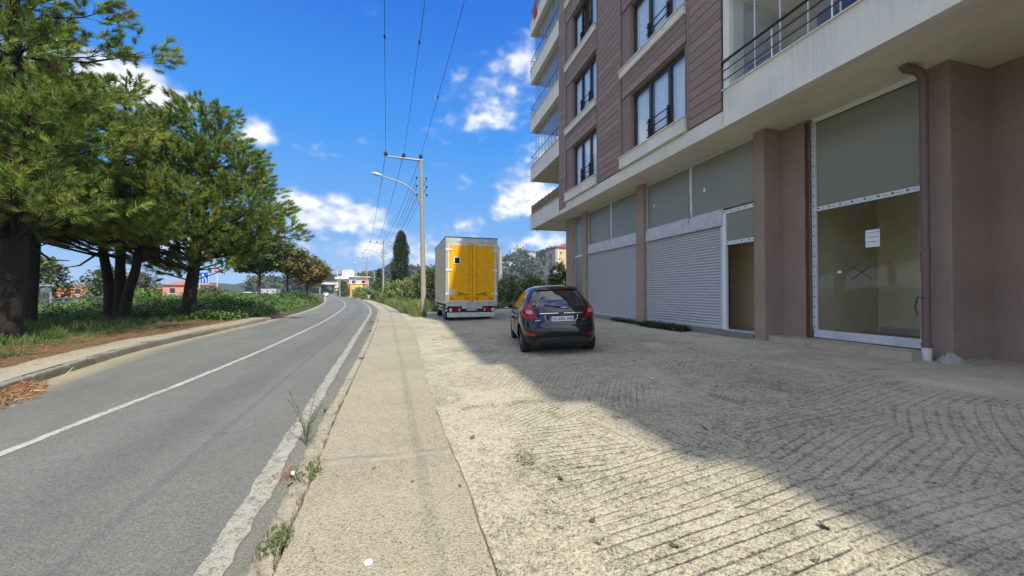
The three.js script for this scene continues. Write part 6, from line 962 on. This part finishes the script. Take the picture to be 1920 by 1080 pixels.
// ---------- street furniture far and near ----------
{
  M.signBlue = std(C(0.01, 0.13, 0.52), { roughness: 0.4 }); M.signPost = std(C(0.70, 0.70, 0.68), { roughness: 0.5 });
  const c = document.createElement('canvas'); c.width = c.height = 256; const x = c.getContext('2d'); x.fillStyle = '#0f63c9'; x.fillRect(0, 0, 256, 256); x.strokeStyle = x.fillStyle = '#f2f6f8'; x.lineWidth = 8; x.strokeRect(6, 6, 244, 244); x.lineWidth = 20; x.beginPath(); x.moveTo(60, 240); x.lineTo(60, 140); x.moveTo(125, 240); x.lineTo(125, 80); x.moveTo(200, 240); x.lineTo(200, 190); x.quadraticCurveTo(198, 150, 172, 122); x.stroke(); for (const [a, b, r] of [[60, 120, 0], [125, 55, 0], [160, 104, -0.75]]) { x.save(); x.translate(a, b); x.rotate(r); x.beginPath(); x.moveTo(0, -30); x.lineTo(24, 22); x.lineTo(-24, 22); x.fill(); x.restore(); }
  const t = new THREE.CanvasTexture(c); t.colorSpace = THREE.SRGBColorSpace;
  const g = thing('road_sign', 'blue square road sign with white lane arrows behind the leaning pine', 'sign', [-40.3, 0.5, -88], -0.35);
  part('sign_panel', new THREE.PlaneGeometry(2.4, 2.4).translate(0, 3.75, 0.03), std(C(0.95, 0.95, 0.95), { map: t, roughness: 0.4 }), g); part('sign_back', rbox(-1.22, 1.22, 2.53, 4.97, -0.03, 0.02, 0.01), M.signPost, g); for (const d of [-0.8, 0.8]) part('post', rod([d, 0, -0.06], [d, 4.4, -0.06], 0.06, 0.06, 8), M.signPost, g);
  const r = thing('road_sign', 'round red road sign on a white post near the blue sign', 'sign', [-37.6, 0.9, -87.3], -0.35); part('sign_disc', new THREE.CylinderGeometry(0.55, 0.55, 0.04, 28).rotateX(Math.PI / 2).translate(0, 4.9, 0.06), std(C(0.5, 0.03, 0.03)), r); part('sign_bar', box(-0.38, 0.38, 4.82, 4.98, 0.082, 0.09), std(C(0.8, 0.8, 0.8)), r); part('post', rod([0, 0, 0], [0, 5.2, 0], 0.07, 0.07, 8), M.signPost, r);
  const lamp = thing('globe_lamp', 'garden lamp with a white globe between the bushes', 'lamp', [12.3, 0, -31.9]); part('post', rod([0, 0, 0], [0, 3.0, 0], 0.05, 0.04, 8), M.rail, lamp); part('globe', new THREE.SphereGeometry(0.2, 18, 12).translate(0, 3.18, 0), std(C(0.72, 0.73, 0.74), { roughness: 0.25 }), lamp); part('collar', rod([0, 2.94, 0], [0, 3.02, 0], 0.1, 0.08, 10), M.rail, lamp);
  // guard rail and the bus shelter behind the pines
  const gr = thing('guard_rail', 'grey steel guard rail beyond the pines', 'guard rail', [-41, 0, -53]); const B = V(-9.5, 0, -26), n = 12; const prof = [[0, 0.45], [0.05, 0.5], [0.0, 0.57], [0.05, 0.64], [0, 0.7]]; part('beam', grid(4, n, (u, v) => { const p = prof[Math.round(u * 4)]; return [lerp(9, B.x, v) + p[0], p[1], lerp(22, B.z, v)]; }), M.steel, gr); for (let i = 0; i <= n; i++) part('post', box(-0.06, 0.06, 0, 0.72, -0.06, 0.06).translate(lerp(9, B.x, i / n) - 0.1, 0, lerp(22, B.z, i / n)), M.steel, gr);
  const sh = thing('bus_shelter', 'grey framed shelter with a flat roof beyond the pines', 'shelter', [-41.5, 0, -55.5], -0.6); M.shelter = std(C(0.32, 0.37, 0.38), { roughness: 0.5 }); part('roof', rbox(-1.9, 1.6, 2.1, 2.22, -0.8, 0.8, 0.03), M.shelter, sh); for (const [a, b] of [[-1.7, -0.6], [-1.7, 0.6], [1.1, -0.6], [1.1, 0.6], [1.5, 0.6]]) part('post', box(a - 0.08, a + 0.08, 0, 2.1, b - 0.05, b + 0.05), M.shelter, sh); part('back_panel', box(-1.6, 1.0, 0.5, 1.9, -0.64, -0.62), M.glass, sh); part('bench', merge([box(-1.4, 0.8, 0.42, 0.48, -0.45, 0), box(-1.3, -1.24, 0, 0.42, -0.3, -0.2), box(0.6, 0.66, 0, 0.42, -0.3, -0.2)]), M.shelter, sh);
  const col = thing('concrete_stack', 'tall stained concrete stack rising behind the truck', 'stack', [13.3, 0, -58.5]); part('shaft', boxUV(new THREE.CylinderGeometry(0.33, 0.4, 8.3, 8).translate(0, 4.15, 0)), M.poleConcrete, col); part('cap', new THREE.CylinderGeometry(0.42, 0.38, 0.4, 8).translate(0, 8.45, 0), M.kerbGrey, col);
}
// ---------- far buildings ----------
M.winDark = std(C(0.035, 0.045, 0.055), { roughness: 0.15 });
const ROOF = () => std(C(0.30, 0.085, 0.06), { map: T.plaster });
function house(name, label, x, s, w, d, h, wall, roofC, o = {}) { // axis-aligned or turned house with windows in rows on its front (+z) and left (-x) faces
  const g = thing(name, label, o.cat || 'house', [x, o.y || 0, -s], o.turn || 0, o.group), wm = std(C(...wall), { map: T.plaster });
  part('wall', box(-w / 2, w / 2, -2, h, -d / 2, d / 2), wm, g);
  if (roofC) { const r = new THREE.CylinderGeometry(0.001, Math.SQRT1_2, 1, 4, 1).rotateY(Math.PI / 4); r.scale(w + 0.9, o.rh || 1.4, d + 0.9); const k = part('roof', boxUV(r.translate(0, h + (o.rh || 1.4) / 2, 0)), std(C(...roofC), { map: T.plaster }), g); if (o.chimney) part('chimney', box(w * 0.15, w * 0.15 + 0.5, h + 0.2, h + (o.rh || 1.4) + 0.5, -0.25, 0.25), wm, k); } else part('roof', box(-w / 2 - 0.15, w / 2 + 0.15, h, h + 0.25, -d / 2 - 0.15, d / 2 + 0.15), wm, g);
  const rows = o.rows ?? Math.max(1, Math.floor(h / 3)), nf = o.nf ?? Math.max(1, Math.floor(w / 3)), ns = o.ns ?? Math.max(1, Math.floor(d / 3.5)), ww = o.ww || 1.1, wh = o.wh || 1.3;
  for (let i = 0; i < rows; i++) { const y = (i + 0.35) * h / rows; for (let k = 0; k < nf; k++) { const cx = (k + 0.5) / nf * w - w / 2, q = part('window', box(cx - ww / 2, cx + ww / 2, y, y + wh, d / 2 - 0.05, d / 2 + 0.03), M.winDark, g); part('window_frame', merge([box(cx - ww / 2 - 0.1, cx + ww / 2 + 0.1, y - 0.12, y, d / 2, d / 2 + 0.1)]), M.pvc, q); } for (let k = 0; k < ns; k++) { const cz = (k + 0.5) / ns * d - d / 2; part('window', box(-w / 2 - 0.03, -w / 2 + 0.05, y, y + wh, cz - ww / 2, cz + ww / 2), M.winDark, g); } }
  return g;
}
{
  // tall neighbour with the red roof
  const ap = house('apartment_block', 'cream apartment block with a red roof behind the bushes', 42.9 + 7, 110.8 + 4.2, 14, 8.4, 15.4, [0.72, 0.50, 0.27], [0.30, 0.075, 0.06], { cat: 'building', rows: 5, nf: 1, ns: 0, ww: 0.6, wh: 0.6, rh: 2.6 });
  ap.children.filter((c) => c.name === 'window').forEach((c) => { c.position.x = -5.2; });
  part('grey_pier', merge([box(-7.05, -6.3, 0, 15.3, -4.3, 4.25), box(-7.06, -6.9, 0, 15.3, 1.2, 4.22)]), std(C(0.42, 0.40, 0.38), { map: T.plaster }), ap); for (let i = 0; i < 5; i++) part('balcony', box(-7.5, -7.02, 1 + i * 3, 1.9 + i * 3, -3.4, -0.4), std(C(0.55, 0.42, 0.36)), ap); part('glass_strip', box(-7.1, -7.03, 1, 13.6, -0.2, 0.9), M.winDark, ap); part('corner_band', box(-6.28, -5.9, 0, 15.3, 4.2, 4.26), std(C(0.75, 0.66, 0.5)), ap);
  const wb = house('apartment_block', 'white building with a sloping top floor beyond the poles', -25.4, 163, 6.6, 9, 6.8, [0.60, 0.60, 0.58], null, { cat: 'building', rows: 2, nf: 2, ns: 2, ww: 1.4, wh: 1.4 });
  part('penthouse', (() => { const s = new THREE.Shape([[-3.2, 7.05], [3.1, 7.05], [3.1, 9.3], [1.4, 10.4], [-3.2, 9.6]].map((p) => new THREE.Vector2(...p))); return boxUV(new THREE.ExtrudeGeometry(s, { depth: 7, bevelEnabled: false }).translate(0, 0, -3)); })(), std(C(0.62, 0.62, 0.60), { map: T.plaster }), wb); part('penthouse_window', box(-2.9, -1.5, 7.8, 9.1, 4.0, 4.05), M.winDark, wb); for (let i = 0; i < 2; i++) part('balcony', rbox(-3.6, 3.4, 3.1 + i * 3.4, 3.9 + i * 3.4, 4.4, 5.4, 0.02), std(C(0.74, 0.74, 0.72)), wb); part('shop_awning', box(-3.3, 3.3, 2.1, 2.6, 4.5, 6.2), std(C(0.8, 0.8, 0.78)), wb);
  const yb = house('apartment_block', 'yellow and orange building with a white top storey beyond the bushes', -19.2, 151, 6.6, 8, 6.6, [0.60, 0.57, 0.52], null, { cat: 'building', rows: 2, nf: 2, ns: 2, ww: 1.2, wh: 1.2 });
  for (const [a, b, y0, y1, c, nm] of [[-1.6, 1.4, 0, 4.4, [0.85, 0.58, 0.07], 'yellow_panel'], [1.45, 3.34, 0, 4.4, [0.42, 0.06, 0.05], 'red_panel'], [-3.34, -2.9, 0, 4.4, [0.42, 0.07, 0.05], 'red_panel'], [2.2, 3.36, 4.5, 6.6, [0.85, 0.36, 0.08], 'orange_panel'], [-2.9, -1.65, 0, 4.4, [0.85, 0.42, 0.10], 'orange_panel']]) part(nm, box(a, b, y0, y1, 4.0, 4.02), std(C(...c)), yb);
  part('roof_slab', box(-4, 4, 6.85, 7.1, -4.8, 4.8), M.fascia, yb); part('band', box(-3.5, 3.5, 4.4, 4.6, 4.0, 4.3), M.fascia, yb);
  house('long_shed', 'low white flat roofed shed beyond the thin telephone pole', -12.6, 139, 6.2, 5, 3.4, [0.72, 0.72, 0.68], null, { nf: 2, ns: 1, rows: 1 });
  house('cottage', 'cottage with a rusty red roof right of the cypress', 0.4, 94, 4.6, 4.5, 2.9, [0.66, 0.60, 0.54], [0.26, 0.10, 0.07], { rh: 1.3, nf: 2, ns: 1, rows: 1 });
  house('cottage', 'small white cottage right of the rusty roofed cottage', 4.5, 100, 2.8, 4, 3.2, [0.78, 0.75, 0.70], null, { nf: 1, ns: 1, rows: 1 });
  { const fb = thing('footbridge', 'pale pinkish footbridge spanning the far end of the road', 'bridge', [-69.7, 0, -359]); part('deck', box(-9, 6, 8.2, 10.2, -1.4, 1.4), std(C(0.74, 0.66, 0.68)), fb); part('roof', box(-9.3, 6.3, 10.2, 10.5, -1.7, 1.7), M.poleConcrete, fb); for (const q of [-8.4, 5.4]) part('pier', box(q - 0.3, q + 0.3, 0, 8.2, -1, 1), M.poleConcrete, fb); }
  house('far_hall', 'grey flat block left of the end of the road', -112, 345, 12, 10, 4, [0.5, 0.5, 0.52], null, { nf: 3, ns: 1, rows: 1 });
  const OR = [0.62, 0.24, 0.11]; house('brick_house', 'orange brick house beyond the guard rail with a low flat roof', -79, 116, 9, 7, 2.7, OR, null, { nf: 2, ns: 1, rows: 1 }); house('brick_house', 'orange walled house with a pitched roof seen between the pine trunks', -72, 124, 8, 7, 2.3, OR, [0.45, 0.2, 0.12], { nf: 2, ns: 1, rows: 1, rh: 1 }); house('brick_house', 'salmon walled house right of the three trunk pine', -56, 116, 8, 7, 3.2, [0.66, 0.34, 0.24], [0.45, 0.17, 0.11], { nf: 2, ns: 1, rows: 1, rh: 1.5 });
  house('tall_block', 'distant white block showing left of the truck', 14.5, 420, 10, 10, 24, [0.75, 0.75, 0.73], null, { cat: 'building', nf: 2, ns: 1, rows: 5, y: 2 });
}
{ // wooded hills with houses on the slope
  const ridge = curve([[-60, 9], [-34, 14], [-22, 20], [-14, 24], [-6, 36], [0, 52], [6, 62], [11, 66], [14, 84], [17, 92], [20, 96], [26, 110], [34, 120], [60, 90]]);
  const hill = (az, r) => { const k = smooth(330, 800, r) * (1 - 0.3 * smooth(900, 1600, r)); return ridge(az) * k * (0.84 + 0.36 * nz(az * 0.22, r * 0.004, 91) + 0.12 * nz(az * 0.9, r * 0.012, 92)) - 0.6; };
  const pos = (az, r, y) => [Math.sin(az * Math.PI / 180) * r, y, -Math.cos(az * Math.PI / 180) * r];
  M.hill = std(C(0.045, 0.075, 0.028), { map: rep(T.soil, 0.02) });
  structure('hills', grid(150, 40, (u, v) => { const az = lerp(-60, 60, u), r = lerp(330, 1500, Math.pow(v, 1.2)); return pos(az, r, hill(az, r)); }), M.hill);
  reseed(901); const wood = []; for (let i = 0; i < 6500; i++) { const az = rr(-20, 24), r = 390 + Math.pow(rnd(), 0.8) * 560, p = pos(az, r, hill(az, r)), k = rr(0.6, 1.25), n = nz(az * 0.5, r * 0.01, 93); if (n < -0.12 && r < 640 && rnd() < 0.75) continue; wood.push({ p: V(p[0], p[1] + rr(1, 5), p[2]), d: V(rr(-0.5, 0.5), 1, rr(-0.5, 0.5)).normalize(), k: rr(7, 13), c: rnd() < 0.6 ? C(0.028 * k, 0.05 * k, 0.022 * k) : C(0.055 * k, 0.085 * k, 0.028 * k) }); }
  tag(scatter('hill_wood', leafFar, M.leafDull, wood), 'woods covering the far hillside', 'woods');
  const spots = [[13.2, 470, 'white house low on the far slope above the bushes'], [13.9, 500, 'pink house on the far slope behind the bushes'], [14.6, 480, 'white house with an orange roof on the far slope'], [15.6, 520, 'cream house on the far slope'], [16.4, 490, 'salmon house on the far slope near the red roofed block'], [17.2, 560, 'grey white house higher on the far slope'], [12.6, 540, 'cream house behind the concrete stack'], [14.2, 640, 'tiny white house below the ridge woods'], [17.6, 470, 'long pale house at the foot of the far slope'], [13.5, 430, 'cream house at the foot of the far slope'], [-1.5, 520, 'white house on the slope right of the cypress'], [-5.8, 600, 'tiny white house on the slope left of the cypress']];
  const pal = [[0.75, 0.74, 0.72], [0.70, 0.45, 0.36], [0.76, 0.74, 0.7], [0.72, 0.6, 0.42], [0.70, 0.40, 0.30], [0.66, 0.66, 0.66], [0.7, 0.6, 0.48], [0.78, 0.78, 0.76], [0.68, 0.56, 0.5], [0.72, 0.62, 0.46], [0.75, 0.75, 0.74], [0.75, 0.75, 0.74]];
  spots.forEach(([az, r0, lab], i) => { const r = r0 * 1.3, p = pos(az, r, hill(az, r)); house('hillside_house', lab, p[0], -p[2], 7 + (i % 3) * 2, 7, 5 + (i % 3), pal[i], i % 2 ? [0.42, 0.22, 0.17] : [0.5, 0.36, 0.28], { y: p[1] + 1, nf: 3, ns: 1, rows: 2, rh: 1.4, group: 'houses on the far hillside' }); });
  for (const [az, lab] of [[14.9, 'white apartment block on the ridge of the hill'], [15.9, 'second pale apartment block on the ridge of the hill']]) { const r = 820, p = pos(az, r, hill(az, r)); house('ridge_block', lab, p[0], -p[2], 16, 12, 22, [0.7, 0.7, 0.68], null, { cat: 'building', y: p[1], nf: 4, ns: 1, rows: 5, ww: 1.6, wh: 1.6 }); }
}
{ // person walking away on the pavement
  const bone = (a, b, r0, r1) => [V(...a), V(...b), r0, r1];
  const dist = (p, [a, b, r0, r1]) => { const ab = b.clone().sub(a), t = Math.max(0, Math.min(1, p.clone().sub(a).dot(ab) / ab.lengthSq())); return p.distanceTo(a.clone().addScaledVector(ab, t)) - lerp(r0, r1, t); };
  const smin = (a, b, k) => { const h = Math.max(0, k - Math.abs(a - b)) / k; return Math.min(a, b) - h * h * k * 0.25; };
  function skin(bones, c, half, res, k = 0.05) { const mc = new MarchingCubes(res, M.leafDull, false, false, 60000), p = V(); for (let z = 0; z < res; z++) for (let y = 0; y < res; y++) for (let x = 0; x < res; x++) { p.set(c[0] + (x - res / 2) / (res / 2) * half, c[1] + (y - res / 2) / (res / 2) * half, c[2] + (z - res / 2) / (res / 2) * half); let d = 9; for (const b of bones) d = smin(d, dist(p, b), k); mc.field[x + y * res + z * res * res] = -d; } mc.isolation = 0; mc.update(); const g = new THREE.BufferGeometry(), n = mc.count; g.setAttribute('position', new THREE.Float32BufferAttribute(mc.positionArray.slice(0, n * 3).map((v, i) => v * half + c[i % 3]), 3)); g.computeVertexNormals(); const m = mergeVertices(g, 0.002); m.computeVertexNormals(); return m; }
  const g = thing('person', 'person in black t-shirt and pale shorts walking away on the pavement', 'person', [-7.25, 0.0, -67.9], 0.15);
  const HP = [0, 0.92, 0], legs = [bone([0.09, 0.9, 0], [0.1, 0.5, -0.12], 0.085, 0.06), bone([0.1, 0.5, -0.12], [0.1, 0.1, -0.06], 0.055, 0.038), bone([0.1, 0.07, -0.06], [0.11, 0.04, -0.22], 0.045, 0.035), bone([-0.09, 0.9, 0], [-0.09, 0.5, 0.08], 0.085, 0.06), bone([-0.09, 0.5, 0.08], [-0.09, 0.14, 0.27], 0.055, 0.038), bone([-0.09, 0.12, 0.28], [-0.1, 0.04, 0.16], 0.045, 0.035)];
  const torso = [bone([0, 0.95, 0], [0, 1.2, 0], 0.13, 0.14), bone([0, 1.2, 0], [0, 1.38, 0], 0.145, 0.12), bone([-0.17, 1.38, 0], [0.17, 1.38, 0], 0.062, 0.062)], armsU = [bone([0.2, 1.38, 0], [0.26, 1.12, 0.04], 0.052, 0.045), bone([-0.2, 1.38, 0], [-0.26, 1.12, -0.02], 0.052, 0.045)], armsL = [bone([0.26, 1.12, 0.04], [0.25, 0.88, -0.06], 0.04, 0.03), bone([0.25, 0.88, -0.06], [0.25, 0.78, -0.08], 0.035, 0.02), bone([-0.26, 1.12, -0.02], [-0.26, 0.87, -0.02], 0.04, 0.03), bone([-0.26, 0.87, -0.02], [-0.26, 0.77, -0.02], 0.035, 0.02)], head = [bone([0, 1.42, 0], [0, 1.52, 0], 0.055, 0.055), bone([0, 1.58, 0.0], [0, 1.63, -0.01], 0.085, 0.09)];
  part('body', skin([...legs, ...torso, ...armsU, ...armsL, ...head], [0, 0.9, 0], 0.98, 84), std(C(0.42, 0.25, 0.17)), g);
  const fat = (bs, e) => bs.map((b) => [b[0], b[1], b[2] + e, b[3] + e]);
  part('shirt', skin(fat([...torso, ...armsU], 0.018), [0, 1.15, 0], 0.55, 48), std(C(0.012, 0.012, 0.014)), g);
  part('shorts', skin(fat([bone([0, 0.95, 0], [0, 0.9, 0], 0.13, 0.12), bone([0.09, 0.9, 0], [0.1, 0.5, -0.12], 0.1, 0.085), bone([-0.09, 0.9, 0], [-0.09, 0.5, 0.08], 0.1, 0.085)], 0.012), [0, 0.7, 0], 0.55, 48), std(C(0.5, 0.5, 0.47)), g);
  part('hair', skin([bone([0, 1.62, 0.015], [0, 1.66, 0.0], 0.094, 0.085)], [0, 1.62, 0], 0.2, 28), std(C(0.02, 0.015, 0.012)), g);
}
{ // pale cars far down the road
  const car = makeCar('white car far off where the road disappears', M.carWhite, '53 ABK 217', [-31.0, -0.1, -152], Math.PI + 0.22, 'far white cars');
  const c2 = copyOf(car, 'white car parked beyond the plane trees'); c2.position.set(-26, 0, -72); c2.rotation.y = 1.2; const c3 = copyOf(car, 'white car beside another beyond the plane trees'); c3.position.set(-31, 0, -80); c3.rotation.y = 1.3;
}
scene.fog = new THREE.FogExp2(0xcfe0f2, 0.00022);
renderer.render(scene, camera);
